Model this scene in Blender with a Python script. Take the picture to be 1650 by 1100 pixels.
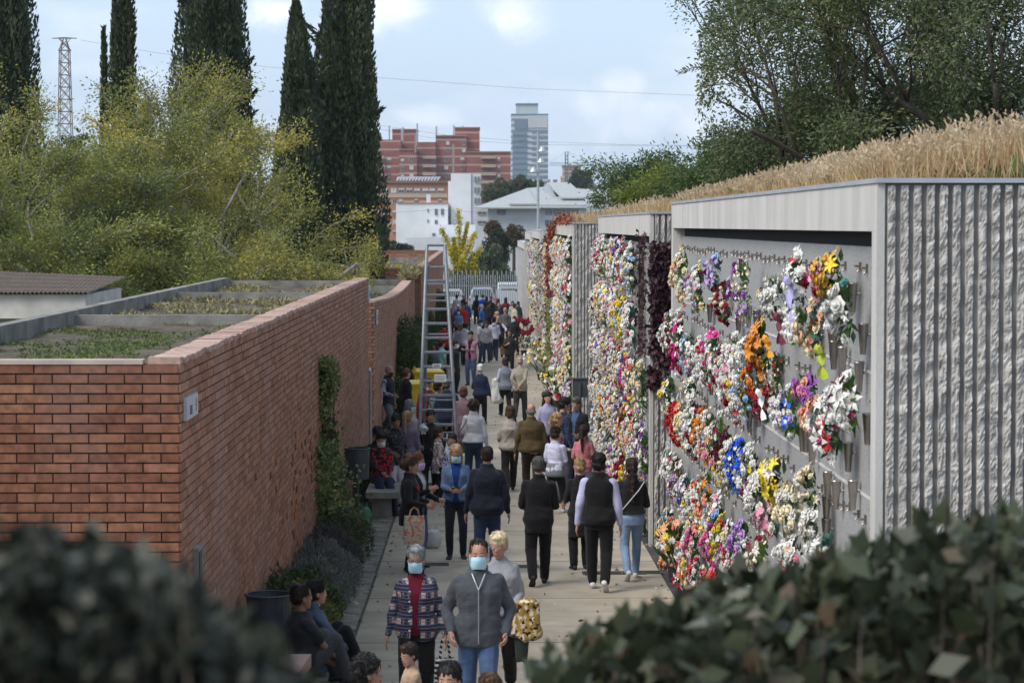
import bpy, math, random
import numpy as np
from mathutils import Vector, Matrix, noise
rnd = random.Random(7); nr = np.random.RandomState(11)
R = math.radians; PI = math.pi
for o in list(bpy.data.objects): bpy.data.objects.remove(o)
SC = bpy.context.scene; COL = SC.collection
# ---------------------------------------------------------------- camera, sky, sun, exposure
F = 3896.0; CZ = 5.0
cam = bpy.data.objects.new('camera', bpy.data.cameras.new('camera')); COL.objects.link(cam)
cam.location = (0, 0, CZ); cam.rotation_euler = (PI/2 - 0.0482, 0, -0.0136)
cam.data.lens = 85; cam.data.sensor_width = 36; cam.data.clip_start = 0.1; cam.data.clip_end = 20000
cam.data.dof.use_dof = True; cam.data.dof.focus_distance = 36; cam.data.dof.aperture_fstop = 5.6
SC.camera = cam
CR = cam.rotation_euler.to_matrix()
SUN_EL, SUN_AZ = R(46), R(-120)          # azimuth measured from +Y towards +X
world = bpy.data.worlds.new('World'); SC.world = world; world.use_nodes = True
def build_world():
    nt = world.node_tree; N = nt.nodes; L = nt.links; N.clear()
    out = N.new('ShaderNodeOutputWorld'); bg = N.new('ShaderNodeBackground'); bg.inputs[1].default_value = 0.084
    sky = N.new('ShaderNodeTexSky'); sky.sky_type = 'NISHITA'; sky.sun_disc = False
    sky.sun_elevation = SUN_EL; sky.sun_rotation = SUN_AZ; sky.dust_density = 2.0; sky.air_density = 1.0; sky.ozone_density = 1.5
    tc = N.new('ShaderNodeTexCoord'); mp = N.new('ShaderNodeMapping'); mp.inputs['Scale'].default_value = (1, 1, 2.6)
    mp.inputs['Location'].default_value = CLOUD_LOC
    L.new(tc.outputs['Generated'], mp.inputs[0])
    n1 = N.new('ShaderNodeTexNoise'); n1.inputs['Scale'].default_value = 8.0; n1.inputs['Detail'].default_value = 9; n1.inputs['Roughness'].default_value = .52
    L.new(mp.outputs[0], n1.inputs['Vector'])
    cr = N.new('ShaderNodeValToRGB'); cr.color_ramp.elements[0].position = .53; cr.color_ramp.elements[1].position = .66
    L.new(n1.outputs['Fac'], cr.inputs[0])
    # cloud shading: bright crown, greyer base
    n2 = N.new('ShaderNodeTexNoise'); n2.inputs['Scale'].default_value = 17; n2.inputs['Detail'].default_value = 5
    L.new(mp.outputs[0], n2.inputs['Vector'])
    c2 = N.new('ShaderNodeValToRGB'); c2.color_ramp.elements[0].color = (6.2, 6.9, 8.2, 1); c2.color_ramp.elements[1].color = (8.6, 8.7, 9.0, 1)
    c2.color_ramp.elements[0].position = .35; c2.color_ramp.elements[1].position = .6
    L.new(n2.outputs['Fac'], c2.inputs[0])
    veil = N.new('ShaderNodeMixRGB'); veil.inputs[0].default_value = .62; veil.inputs[2].default_value = (5.3, 6.8, 8.6, 1)   # thin high veil
    L.new(sky.outputs[0], veil.inputs[1])
    acc = None                                      # a few cumulus banks at fixed bearings, broken up by the same noise
    nrm = N.new('ShaderNodeVectorMath'); nrm.operation = 'NORMALIZE'; L.new(tc.outputs['Generated'], nrm.inputs[0])
    n0 = N.new('ShaderNodeTexNoise'); n0.inputs['Scale'].default_value = 34; n0.inputs['Detail'].default_value = 12; n0.inputs['Roughness'].default_value = .66; n0.inputs['Distortion'].default_value = .6; L.new(nrm.outputs[0], n0.inputs['Vector'])
    for (px, py, w, h) in ((950,172,70,44),(1040,190,95,46),(1120,205,70,36),(828,20,52,34),(640,14,62,36),(700,190,70,16),(450,22,46,26),(1000,140,60,26),(-300,120,300,70),(1900,100,300,60),(2600,200,400,90),(-1200,250,500,90),(570,40,60,30)):
        d = Vector((math.tan((px-772)/F) if abs(px) < 5000 else 0, 1, (362-py)/F)).normalized()
        s_ = N.new('ShaderNodeVectorMath'); s_.operation = 'SUBTRACT'; s_.inputs[1].default_value = d; L.new(nrm.outputs[0], s_.inputs[0])
        m_ = N.new('ShaderNodeVectorMath'); m_.operation = 'MULTIPLY'; m_.inputs[1].default_value = (F/w, F/w, F/h); L.new(s_.outputs[0], m_.inputs[0])
        l_ = N.new('ShaderNodeVectorMath'); l_.operation = 'LENGTH'; L.new(m_.outputs[0], l_.inputs[0])
        r_ = N.new('ShaderNodeMapRange'); r_.inputs['From Min'].default_value = 1.8; r_.inputs['From Max'].default_value = 0; r_.inputs['To Max'].default_value = .62; L.new(l_.outputs['Value'], r_.inputs['Value'])
        if acc is None: acc = r_.outputs[0]
        else: a_ = N.new('ShaderNodeMath'); a_.operation = 'MAXIMUM'; L.new(acc, a_.inputs[0]); L.new(r_.outputs[0], a_.inputs[1]); acc = a_.outputs[0]
    sm = N.new('ShaderNodeMath'); sm.operation = 'ADD'; L.new(acc, sm.inputs[0]); L.new(n0.outputs['Fac'], sm.inputs[1])
    rr = N.new('ShaderNodeMapRange'); rr.inputs['From Min'].default_value = .62; rr.inputs['From Max'].default_value = 1.12; rr.interpolation_type = 'SMOOTHSTEP'; L.new(sm.outputs[0], rr.inputs['Value'])
    mxx = N.new('ShaderNodeMath'); mxx.operation = 'MAXIMUM'; L.new(rr.outputs[0], mxx.inputs[0]); cm = N.new('ShaderNodeMath'); cm.operation = 'MULTIPLY'; cm.inputs[1].default_value = .55; L.new(cr.outputs[0], cm.inputs[0]); L.new(cm.outputs[0], mxx.inputs[1])
    mx = N.new('ShaderNodeMixRGB'); L.new(mxx.outputs[0], mx.inputs[0]); L.new(veil.outputs[0], mx.inputs[1]); L.new(c2.outputs[0], mx.inputs[2])
    L.new(mx.outputs[0], bg.inputs[0]); L.new(bg.outputs[0], out.inputs[0])
CLOUD_LOC = (0.35, 0.1, 0.2)
build_world()
sun = bpy.data.objects.new('sun', bpy.data.lights.new('sun', 'SUN')); COL.objects.link(sun)
sun.data.energy = 2.0; sun.data.angle = R(30); sun.data.color = (1, .94, .86)
_sd = Vector((math.sin(SUN_AZ)*math.cos(SUN_EL), math.cos(SUN_AZ)*math.cos(SUN_EL), math.sin(SUN_EL)))
sun.rotation_euler = _sd.to_track_quat('Z', 'Y').to_euler()
SC.view_settings.view_transform = 'Standard'; SC.view_settings.look = 'None'; SC.view_settings.exposure = 0.95; SC.view_settings.gamma = 1
# ---------------------------------------------------------------- pixel -> place helpers (photo pixels 1650 x 1100)
def at(px, py, Y):
    d = CR @ Vector(((px-825)/F, -(py-550)/F, -1)); return Vector((0, 0, CZ)) + d*(Y/d.y)
def yat(px, X):                                    # depth where the vertical plane X=const shows at column px
    d = CR @ Vector(((px-825)/F, 188/F, -1)); return X*d.y/d.x
DT = [(-60, 4.0), (10, 4.35), (21, 4.6), (32, 4.86), (50, 5.08), (67, 5.28), (93, 5.5), (125, 5.75), (160, 5.95), (200, 6.3), (420, 14), (900, 34), (1600, 40), (9000, 40)]
def gz(Y):
    for (a, da), (b, db) in zip(DT, DT[1:]):
        if Y <= b: return CZ - (da + (db-da)*max(0, (Y-a))/(b-a))
    return CZ - DT[-1][1]
def ydist(ytop, h):                                # depth of something of height h standing on the path whose top shows at row ytop
    Y = 40.0
    for _ in range(30): Y = .5*Y + .5*F*(CZ-gz(Y)-h)/max(20, (ytop-362))
    return Y
# ---------------------------------------------------------------- mesh helpers
class MB:
    def __init__(s): s.v = []; s.f = []; s.m = []
    def add(s, vs, fs, mi=0):
        n = len(s.v); s.v += [tuple(v) for v in vs]; s.f += [tuple(i+n for i in f) for f in fs]; s.m += [mi]*len(fs); return s
    def box(s, x0, x1, y0, y1, z0, z1, mi=0):
        return s.add([(x0,y0,z0),(x1,y0,z0),(x1,y1,z0),(x0,y1,z0),(x0,y0,z1),(x1,y0,z1),(x1,y1,z1),(x0,y1,z1)],
              [(0,3,2,1),(4,5,6,7),(0,1,5,4),(1,2,6,5),(2,3,7,6),(3,0,4,7)], mi)
    def hexa(s, p, mi=0):                          # 8 corners in box order
        return s.add(p, [(0,3,2,1),(4,5,6,7),(0,1,5,4),(1,2,6,5),(2,3,7,6),(3,0,4,7)], mi)
    def loft(s, rings, mi=0, cap=True):            # rings: lists of equal length of points
        n = len(rings[0]); vs = [p for r in rings for p in r]; fs = []
        for k in range(len(rings)-1):
            for i in range(n):
                j = (i+1) % n; fs.append((k*n+i, k*n+j, (k+1)*n+j, (k+1)*n+i))
        if cap:
            fs.append(tuple(range(n-1, -1, -1))); fs.append(tuple((len(rings)-1)*n+i for i in range(n)))
        return s.add(vs, fs, mi)
    def tube(s, pts, rad, n=8, mi=0):
        pts = [Vector(p) for p in pts]
        if not hasattr(rad, '__len__'): rad = [rad]*len(pts)
        rings = []; up = None
        for k, p in enumerate(pts):
            d = (pts[min(k+1, len(pts)-1)] - pts[max(k-1, 0)])
            d = d.normalized() if d.length > 1e-9 else Vector((0,0,1))
            u = d.orthogonal().normalized() if up is None else (up - d*up.dot(d)).normalized()
            up = u; w = d.cross(u)
            rings.append([p + u*(rad[k]*math.cos(2*PI*i/n)) + w*(rad[k]*math.sin(2*PI*i/n)) for i in range(n)])
        return s.loft(rings, mi)
    def ell(s, c, rx, ry, rz, n=10, m=7, mi=0, M=None):
        c = Vector(c); rings = []
        for k in range(1, m):
            a = PI*k/m
            ring = [Vector((rx*math.sin(a)*math.cos(2*PI*i/n), ry*math.sin(a)*math.sin(2*PI*i/n), -rz*math.cos(a))) for i in range(n)]
            rings.append([c + (M @ p if M else p) for p in ring])
        return s.loft(rings, mi)
    def caps(s, p0, r0, p1, r1, n=10, mi=0):       # tapered capsule
        p0 = Vector(p0); p1 = Vector(p1); d = p1-p0
        if d.length < 1e-6: return s.ell(p0, r0, r0, r0, n, 6, mi)
        d.normalize(); pts = []; rr = []
        for a in (75, 45, 20): pts.append(p0 - d*r0*math.sin(R(a))); rr.append(r0*math.cos(R(a)))
        pts.append(p0); rr.append(r0); pts.append(p1); rr.append(r1)
        for a in (20, 45, 75): pts.append(p1 + d*r1*math.sin(R(a))); rr.append(r1*math.cos(R(a)))
        return s.tube(pts, rr, n, mi)
    def mesh(s, name, mats, smooth=False):
        me = bpy.data.meshes.new(name); me.from_pydata(s.v, [], s.f)
        for m in (mats if isinstance(mats, (list, tuple)) else [mats]): me.materials.append(m)
        if any(s.m): me.polygons.foreach_set('material_index', s.m)
        if smooth: me.polygons.foreach_set('use_smooth', [True]*len(me.polygons))
        me.update(); return me
    def build(s, name, mats, parent=None, smooth=False, **kw):
        return obj(name, s.mesh(name, mats, smooth), parent, **kw)
def obj(name, me, parent=None, label=None, cat=None, group=None, kind=None, loc=None, rz=None):
    o = bpy.data.objects.new(name, me); COL.objects.link(o)
    if parent is not None: o.parent = parent
    if label: o['label'] = label
    if cat: o['category'] = cat
    if group: o['group'] = group
    if kind: o['kind'] = kind
    if loc is not None: o.location = loc
    if rz is not None: o.rotation_euler = (0, 0, rz)
    return o
def thing(name, label, cat, loc=(0,0,0), rz=0, group=None): return obj(name, None, None, label, cat, group, None, loc, rz)
def dup(root, loc, rz, label, scale=None):
    r = root.copy(); COL.objects.link(r); r.location = loc; r.rotation_euler = (0, 0, rz); r['label'] = label
    if scale: r.scale = scale
    for c in list(root.children):
        k = c.copy(); COL.objects.link(k); k.parent = r
        for g in list(c.children):
            q = g.copy(); COL.objects.link(q); q.parent = k
    return r
def leafmesh(name, P, D, Ln, Wd, mats, rv=None, fold=0.0):
    """many small pointed leaves as one mesh; P base points, D directions (N,3)"""
    n = len(P); D = D/np.maximum(1e-6, np.linalg.norm(D, axis=1))[:, None]
    q = nr.normal(size=(n, 3)); S = np.cross(D, q); S /= np.maximum(1e-6, np.linalg.norm(S, axis=1))[:, None]
    Nn = np.cross(S, D)
    Ln = np.broadcast_to(Ln, (n,))[:, None]; Wd = np.broadcast_to(Wd, (n,))[:, None]
    V = np.empty((n, 4, 3)); V[:, 0] = P; V[:, 1] = P + D*Ln*.45 + S*Wd*.5 + Nn*Wd*fold; V[:, 2] = P + D*Ln; V[:, 3] = P + D*Ln*.45 - S*Wd*.5 + Nn*Wd*fold
    me = bpy.data.meshes.new(name); me.vertices.add(4*n); me.vertices.foreach_set('co', V.reshape(-1).astype('f'))
    me.loops.add(4*n); me.loops.foreach_set('vertex_index', np.arange(4*n, dtype='i'))
    me.polygons.add(n); me.polygons.foreach_set('loop_start', np.arange(0, 4*n, 4, dtype='i'))
    for m in (mats if isinstance(mats, (list, tuple)) else [mats]): me.materials.append(m)
    me.update(calc_edges=True)
    r = nr.rand(n) if rv is None else rv
    a = me.attributes.new('r', 'FLOAT', 'POINT'); a.data.foreach_set('value', np.repeat(r, 4).astype('f'))
    return me
# ---------------------------------------------------------------- materials
MC = {}
def nodes(name):
    m = bpy.data.materials.new(name); m.use_nodes = True; nt = m.node_tree
    return m, nt.nodes, nt.links, nt.nodes['Principled BSDF'], nt.nodes['Material Output']
def c4(c, k=1.0): return (min(1, c[0]*k), min(1, c[1]*k), min(1, c[2]*k), 1)
def mat(name, col, rough=.8, var=.25, scale=6, bump=0, bscale=40, metal=0, col2=None, stretch=(1,1,1), spec=.3, detail=5, coord='Object', dist=.02):
    if name in MC: return MC[name]
    m, N, L, b, out = nodes(name); b.inputs['Roughness'].default_value = rough; b.inputs['Metallic'].default_value = metal
    b.inputs['Specular IOR Level'].default_value = spec
    tc = N.new('ShaderNodeTexCoord'); mp = N.new('ShaderNodeMapping'); mp.inputs['Scale'].default_value = stretch
    L.new(tc.outputs[coord], mp.inputs[0])
    n = N.new('ShaderNodeTexNoise'); n.inputs['Scale'].default_value = scale; n.inputs['Detail'].default_value = detail; L.new(mp.outputs[0], n.inputs['Vector'])
    cr = N.new('ShaderNodeValToRGB'); cr.color_ramp.elements[0].position = .3; cr.color_ramp.elements[1].position = .7
    cr.color_ramp.elements[0].color = c4(col, 1-var); cr.color_ramp.elements[1].color = c4(col2) if col2 else c4(col, 1+var)
    L.new(n.outputs['Fac'], cr.inputs[0]); L.new(cr.outputs[0], b.inputs['Base Color'])
    if bump:
        n2 = N.new('ShaderNodeTexNoise'); n2.inputs['Scale'].default_value = bscale; n2.inputs['Detail'].default_value = 4; L.new(mp.outputs[0], n2.inputs['Vector'])
        bp = N.new('ShaderNodeBump'); bp.inputs['Strength'].default_value = bump; bp.inputs['Distance'].default_value = dist
        L.new(n2.outputs['Fac'], bp.inputs['Height']); L.new(bp.outputs[0], b.inputs['Normal'])
    MC[name] = m; return m
def leafmat(name, cols, trans=.3, rough=.55, nscale=.6, namp=.55):
    """leaf colours spread over the random value of each leaf and a large soft noise (clumps of older and younger leaves)"""
    if name in MC: return MC[name]
    m, N, L, b, out = nodes(name); b.inputs['Roughness'].default_value = rough; b.inputs['Specular IOR Level'].default_value = .35
    at_ = N.new('ShaderNodeAttribute'); at_.attribute_name = 'r'
    tc = N.new('ShaderNodeTexCoord'); n = N.new('ShaderNodeTexNoise'); n.inputs['Scale'].default_value = nscale; n.inputs['Detail'].default_value = 3
    L.new(tc.outputs['Object'], n.inputs['Vector'])
    mr = N.new('ShaderNodeMapRange'); mr.inputs['From Min'].default_value = .35; mr.inputs['From Max'].default_value = .65; L.new(n.outputs['Fac'], mr.inputs['Value'])
    mx = N.new('ShaderNodeMix'); mx.inputs[0].default_value = namp; L.new(at_.outputs['Fac'], mx.inputs[2]); L.new(mr.outputs[0], mx.inputs[3])
    cr = N.new('ShaderNodeValToRGB'); e = cr.color_ramp.elements
    while len(e) < len(cols): e.new(.5)
    for i, c in enumerate(cols): e[i].position = i/(len(cols)-1); e[i].color = c4(c)
    L.new(mx.outputs[0], cr.inputs[0]); L.new(cr.outputs[0], b.inputs['Base Color'])
    if trans:
        t = N.new('ShaderNodeBsdfTranslucent'); L.new(cr.outputs[0], t.inputs[0]); ms = N.new('ShaderNodeMixShader'); ms.inputs[0].default_value = trans
        L.new(b.outputs[0], ms.inputs[1]); L.new(t.outputs[0], ms.inputs[2]); L.new(ms.outputs[0], out.inputs[0])
    MC[name] = m; return m
def glassy(name, col=(.05,.06,.07), rough=.12): return mat(name, col, rough, .15, 2, spec=.8)
M_conc = mat('concrete_light', (.46,.445,.42), .85, .13, 2.2, .25, 60, stretch=(1.2,1.2,.35), detail=9)
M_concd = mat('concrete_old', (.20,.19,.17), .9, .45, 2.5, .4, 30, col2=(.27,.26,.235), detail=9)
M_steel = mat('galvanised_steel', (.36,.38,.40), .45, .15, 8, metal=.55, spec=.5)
M_dark = mat('near_black', (.012,.012,.014), .8, .1)
# ---------------------------------------------------------------- the ground and the paths
def sheet(name, xs, ys, zf, m, jit=0):
    mb = MB(); vs = [(x, y, zf(x, y)) for y in ys for x in xs]; n = len(xs)
    fs = [(j*n+i, j*n+i+1, (j+1)*n+i+1, (j+1)*n+i) for j in range(len(ys)-1) for i in range(n-1)]
    mb.add(vs, fs); return mb.build(name, m, smooth=True, kind='structure')
YS = [6+2*i for i in range(100)] + [210, 230, 260, 300, 350, 420, 520, 700, 900, 1200, 1600, 2500, 4000, 9000]
M_soil = mat('ground_soil', (.085,.075,.055), .95, .4, .8, .4, 8, col2=(.10,.105,.06), detail=9)
sheet('ground', [-6000,-900,-200,-60,-30,-12,-6,-2.3,0,2.9,6,9,14,30,60,200,900,6000], [-200,-60,0]+YS, lambda x,y: gz(y)-.012, M_soil)
def pathmat():
    m, N, L, b, out = nodes('path_concrete'); b.inputs['Roughness'].default_value = .8
    tc = N.new('ShaderNodeTexCoord')
    n = N.new('ShaderNodeTexNoise'); n.inputs['Scale'].default_value = 1.3; n.inputs['Detail'].default_value = 12; n.inputs['Roughness'].default_value=.62; L.new(tc.outputs['Object'], n.inputs['Vector'])
    cr = N.new('ShaderNodeValToRGB'); e = cr.color_ramp.elements; e[0].position = .3; e[0].color = (.26,.218,.160,1); e[1].position = .66; e[1].color = (.39,.34,.265,1); L.new(n.outputs['Fac'], cr.inputs[0])
    # mossy worn left margin: a band with a ragged edge
    sx = N.new('ShaderNodeSeparateXYZ'); L.new(tc.outputs['Object'], sx.inputs[0])
    n3 = N.new('ShaderNodeTexNoise'); n3.inputs['Scale'].default_value = 1.7; n3.inputs['Detail'].default_value = 6; L.new(tc.outputs['Object'], n3.inputs['Vector'])
    ad = N.new('ShaderNodeMath'); ad.operation='MULTIPLY_ADD'; ad.inputs[1].default_value = 1.6; L.new(n3.outputs['Fac'], ad.inputs[0]); L.new(sx.outputs['X'], ad.inputs[2])
    mr = N.new('ShaderNodeMapRange'); mr.inputs['From Min'].default_value = -.85; mr.inputs['From Max'].default_value = .3; mr.inputs['To Min'].default_value=.72; mr.inputs['To Max'].default_value=0; L.new(ad.outputs[0], mr.inputs['Value'])
    mx = N.new('ShaderNodeMixRGB'); mx.inputs[2].default_value = (.145,.12,.072,1); L.new(mr.outputs[0], mx.inputs[0]); L.new(cr.outputs[0], mx.inputs[1]); L.new(mx.outputs[0], b.inputs['Base Color'])
    n2 = N.new('ShaderNodeTexNoise'); n2.inputs['Scale'].default_value = 60; L.new(tc.outputs['Object'], n2.inputs['Vector'])
    bp = N.new('ShaderNodeBump'); bp.inputs['Strength'].default_value = .15; L.new(n2.outputs['Fac'], bp.inputs['Height']); L.new(bp.outputs[0], b.inputs['Normal'])
    return m
XL, XR = -1.42, 2.53
mb = MB(); y = 8.0; k = 0
while y < 158:                                     # cast slabs with a narrow open joint between them, every third joint a channel
    L_ = 1.28; g = .05 if k % 3 == 0 else .014
    for (a, c) in ((XL, XR),):
        y0, y1 = y+g, y+L_
        mb.hexa([(a,y0,gz(y0)-.01),(c,y0,gz(y0)-.01),(c,y1,gz(y1)-.01),(a,y1,gz(y1)-.01),(a,y0,gz(y0)+.02),(c,y0,gz(y0)+.02),(c,y1,gz(y1)+.02),(a,y1,gz(y1)+.02)])
    y += L_; k += 1
mb.build('path', pathmat(), kind='structure')
M_paver = mat('grey_pavers', (.15,.14,.115), .9, .5, 5, .4, 30)
mb = MB(); y = 8.0
while y < 120:                                     # narrow strip of concrete pavers beside the planting bed
    z = gz(y)+.014+rnd.uniform(-.006,.006); w = rnd.uniform(.185,.195)
    mb.box(-1.80+rnd.uniform(-.01,.01), -1.46, y, y+w, z-.05, z); y += .205
mb.build('paver_edging', M_paver, kind='structure')
M_asph = mat('asphalt', (.055,.055,.058), .9, .35, 3, .3, 90)
mb = MB()
for i in range(74):
    y0, y1 = 8+2*i, 10+2*i
    mb.add([(XR+.015,y0,gz(y0)+.006),(9,y0,gz(y0)+.006),(9,y1,gz(y1)+.006),(XR+.015,y1,gz(y1)+.006)], [(0,1,2,3)])
mb.build('side_paving', M_asph, kind='structure')
M_bed = mat('bed_soil', (.05,.04,.028), .95, .4, 12, .6, 30)
mb = MB()
for i in range(60):
    y0, y1 = 10+2*i, 12+2*i
    mb.add([(-2.6,y0,gz(y0)+.03),(-1.81,y0,gz(y0)+.01),(-1.81,y1,gz(y1)+.01),(-2.6,y1,gz(y1)+.03)], [(0,1,2,3)])
mb.build('planting_bed_soil', M_bed, kind='structure')
# road beyond the fence
mb = MB()
for (y0, y1) in ((162,166),(166,172),(172,178)):
    mb.add([(-30,y0,gz(y0)+.01),(30,y0,gz(y0)+.01),(30,y1,gz(y1)+.01),(-30,y1,gz(y1)+.01)], [(0,1,2,3)])
mb.build('road', M_asph, kind='structure')
# the raised terrace the photograph is taken from
mb = MB(); mb.box(-9, 9, -12, 6.6, 3.3, 3.55); mb.box(-9, 9, 6.3, 6.7, .3, 3.45)
mb.build('terrace', mat('terrace_earth', (.06,.05,.035), .95, .3), kind='structure')
# grassy bank behind the right-hand niche blocks
def bankz(x, y):
    top = 5.15 if y < 60 else max(2.5, 5.0 - (y-60)*.012)
    t = min(1, max(0, (x-7.6)/1.6)); t = t*t*(3-2*t)
    return gz(y)-.02 + (top + max(0, (x-9))*.05 - gz(y))*t
M_grassg = mat('bank_grass', (.11,.10,.045), .95, .4, 2, .5, 20, col2=(.2,.165,.085))
sheet('grassy_bank', [7.5,7.9,8.3,8.7,9.2,12,18,30,60], [12,17]+[20+4*i for i in range(36)], bankz, M_grassg)
# far hills with scattered houses
mb = MB(); vs = []; n = 60
for j, (yy, k) in enumerate(((3400,0),(3900,.75),(4500,1),(5400,.6))):
    for i in range(n+1):
        px = -900 + i*60; h = 44 + 14*noise.noise(Vector((px*.012, 2.1, j*.2))) + 7*noise.noise(Vector((px*.05, 7, j))) + 24*math.exp(-((px-925)/60)**2) 
        p = at(px, 362, yy); vs.append((p.x, yy, CZ - 40*(1-k) + h*k*.95*yy/4000))
mb.add(vs, [(j*(n+1)+i, j*(n+1)+i+1, (j+1)*(n+1)+i+1, (j+1)*(n+1)+i) for j in range(3) for i in range(n)])
mb.build('hills', mat('hill_scrub', (.10,.13,.13), .95, .35, .02, col2=(.22,.22,.2), detail=8), kind='structure', smooth=True)
# ---------------------------------------------------------------- brick niche buildings on the left
def brickmat(name, cols, nz=(.30,.30)):
    m, N, L, b, out = nodes(name); b.inputs['Roughness'].default_value = .85; b.inputs['Specular IOR Level'].default_value = .2
    a = N.new('ShaderNodeAttribute'); a.attribute_name = 'r'
    cr = N.new('ShaderNodeValToRGB'); e = cr.color_ramp.elements
    while len(e) < len(cols): e.new(.5)
    for i, c in enumerate(cols): e[i].position = i/(len(cols)-1); e[i].color = c4(c)
    L.new(a.outputs['Fac'], cr.inputs[0])
    tc = N.new('ShaderNodeTexCoord'); n = N.new('ShaderNodeTexNoise'); n.inputs['Scale'].default_value = 14; n.inputs['Detail'].default_value = 7; L.new(tc.outputs['Object'], n.inputs['Vector'])
    mr = N.new('ShaderNodeMapRange'); mr.inputs['From Min'].default_value=.3; mr.inputs['From Max'].default_value=.7; mr.inputs['To Min'].default_value=.68; mr.inputs['To Max'].default_value=1.25; L.new(n.outputs['Fac'], mr.inputs['Value'])
    mu = N.new('ShaderNodeMixRGB'); mu.blend_type='MULTIPLY'; mu.inputs[0].default_value=1; L.new(cr.outputs[0], mu.inputs[1]); L.new(mr.outputs[0], mu.inputs[2])
    n2 = N.new('ShaderNodeTexNoise'); n2.inputs['Scale'].default_value = .8; n2.inputs['Detail'].default_value=8; mp = N.new('ShaderNodeMapping'); mp.inputs['Scale'].default_value=(1,1,.4); L.new(tc.outputs['Object'], mp.inputs[0]); L.new(mp.outputs[0], n2.inputs['Vector'])
    mr2 = N.new('ShaderNodeMapRange'); mr2.inputs['From Min'].default_value=.5; mr2.inputs['From Max'].default_value=.72; mr2.inputs['To Max'].default_value=.62; L.new(n2.outputs['Fac'], mr2.inputs['Value'])
    mx = N.new('ShaderNodeMixRGB'); mx.inputs[2].default_value = (nz[0], nz[1]*.72, nz[1]*.62, 1); L.new(mr2.outputs[0], mx.inputs[0]); L.new(mu.outputs[0], mx.inputs[1]); L.new(mx.outputs[0], b.inputs['Base Color'])
    bp = N.new('ShaderNodeBump'); bp.inputs['Strength'].default_value=.35; bp.inputs['Distance'].default_value=.01; L.new(n.outputs['Fac'], bp.inputs['Height']); L.new(bp.outputs[0], b.inputs['Normal'])
    return m
M_brf = brickmat('brick_front', [(.175,.070,.043),(.22,.092,.056),(.26,.113,.068),(.31,.148,.088)], (.27,.24))
M_brs = brickmat('brick_side', [(.235,.112,.068),(.285,.138,.085),(.33,.168,.108),(.37,.195,.13),(.38,.14,.055)], (.33,.30))
M_mort = mat('mortar', (.10,.088,.072), .95, .4, 20, .5, 80)
def bricks(name, A, B, ztop, zbot, parent, m, patch=None):
    """raked-joint brickwork from A to B (plan points), outward normal to the right of A->B"""
    A = Vector((A[0], A[1], 0)); B = Vector((B[0], B[1], 0)); u = (B-A).normalized(); n = Vector((u.y, -u.x, 0)); Ln = (B-A).length
    vs = []; fs = []; rs = []; row = 0; z = ztop
    while z > zbot:
        x = 0.0 if row % 2 == 0 else -.15
        while x < Ln-.02:
            x0 = max(0, x); x1 = min(Ln, x+.289); d = rnd.gauss(.012, .0015); r = rnd.random()*.78
            if patch:
                c = patch((x0+x1)/2, z)
                if rnd.random() < c: d = -.012 if rnd.random() < .5 else .008; r = .93+rnd.random()*.07
            hh = .071
            if x1-x0 > .05:
                k = len(vs)
                for dz in (z-hh, z-.002):
                    for (xx, dd) in ((x0,-.02),(x1,-.02),(x1,d),(x0,d)): p = A+u*xx+n*dd; vs.append((p.x,p.y,dz))
                fs += [(k+3,k+2,k+6,k+7),(k+4,k+7,k+6,k+5),(k,k+1,k+2,k+3),(k+1,k+5,k+6,k+2),(k,k+3,k+7,k+4)]; rs += [r]*8
            x += .301
        z -= .083; row += 1
    me = bpy.data.meshes.new(name); me.from_pydata(vs, [], fs); me.materials.append(m); at_ = me.attributes.new('r','FLOAT','POINT'); at_.data.foreach_set('value', rs)
    return obj(name, me, parent)
def coping(P0, P1, z, w, parent, m=None):
    """brick-on-edge coping along the wall top, one slightly uneven brick after another"""
    P0 = Vector((*P0, 0)); P1 = Vector((*P1, 0)); u = (P1-P0).normalized(); n = Vector((-u.y, u.x, 0)); Ln = (P1-P0).length
    vs=[];fs=[];rs=[]; x=0
    while x < Ln:
        a = rnd.uniform(.13,.29); jz = rnd.uniform(-.006,.008); jn = rnd.uniform(-.012,.014); k=len(vs); x1=min(Ln,x+a-.008)
        for dz in (z, z+.05+jz):
            for (xx, dd) in ((x,jn-.022),(x1,jn-.022),(x1,w+jn),(x,w+jn)): p = P0+u*xx+n*dd; vs.append((p.x,p.y,dz))
        fs += [(k,k+3,k+2,k+1),(k+4,k+5,k+6,k+7),(k,k+1,k+5,k+4),(k+1,k+2,k+6,k+5),(k+2,k+3,k+7,k+6),(k+3,k,k+4,k+7)]; rs += [rnd.random()]*8; x += a
    me = bpy.data.meshes.new('coping'); me.from_pydata(vs, [], fs); me.materials.append(m or M_cop); at_ = me.attributes.new('r','FLOAT','POINT'); at_.data.foreach_set('value', rs)
    return obj('coping', me, parent)
M_cop = brickmat('coping_brick', [(.34,.20,.155),(.42,.29,.24),(.38,.25,.20),(.46,.34,.29)], (.44,.44))
M_roofsoil = mat('roof_soil', (.07,.055,.038), .95, .45, 3, .7, 25, col2=(.125,.10,.07), detail=10)
M_weed = leafmat('roof_weeds', [(.06,.075,.02),(.10,.14,.035),(.17,.21,.06)], .25)
M_weedy = leafmat('dry_weeds', [(.16,.15,.055),(.24,.21,.10),(.30,.26,.15)], .25)
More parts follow.
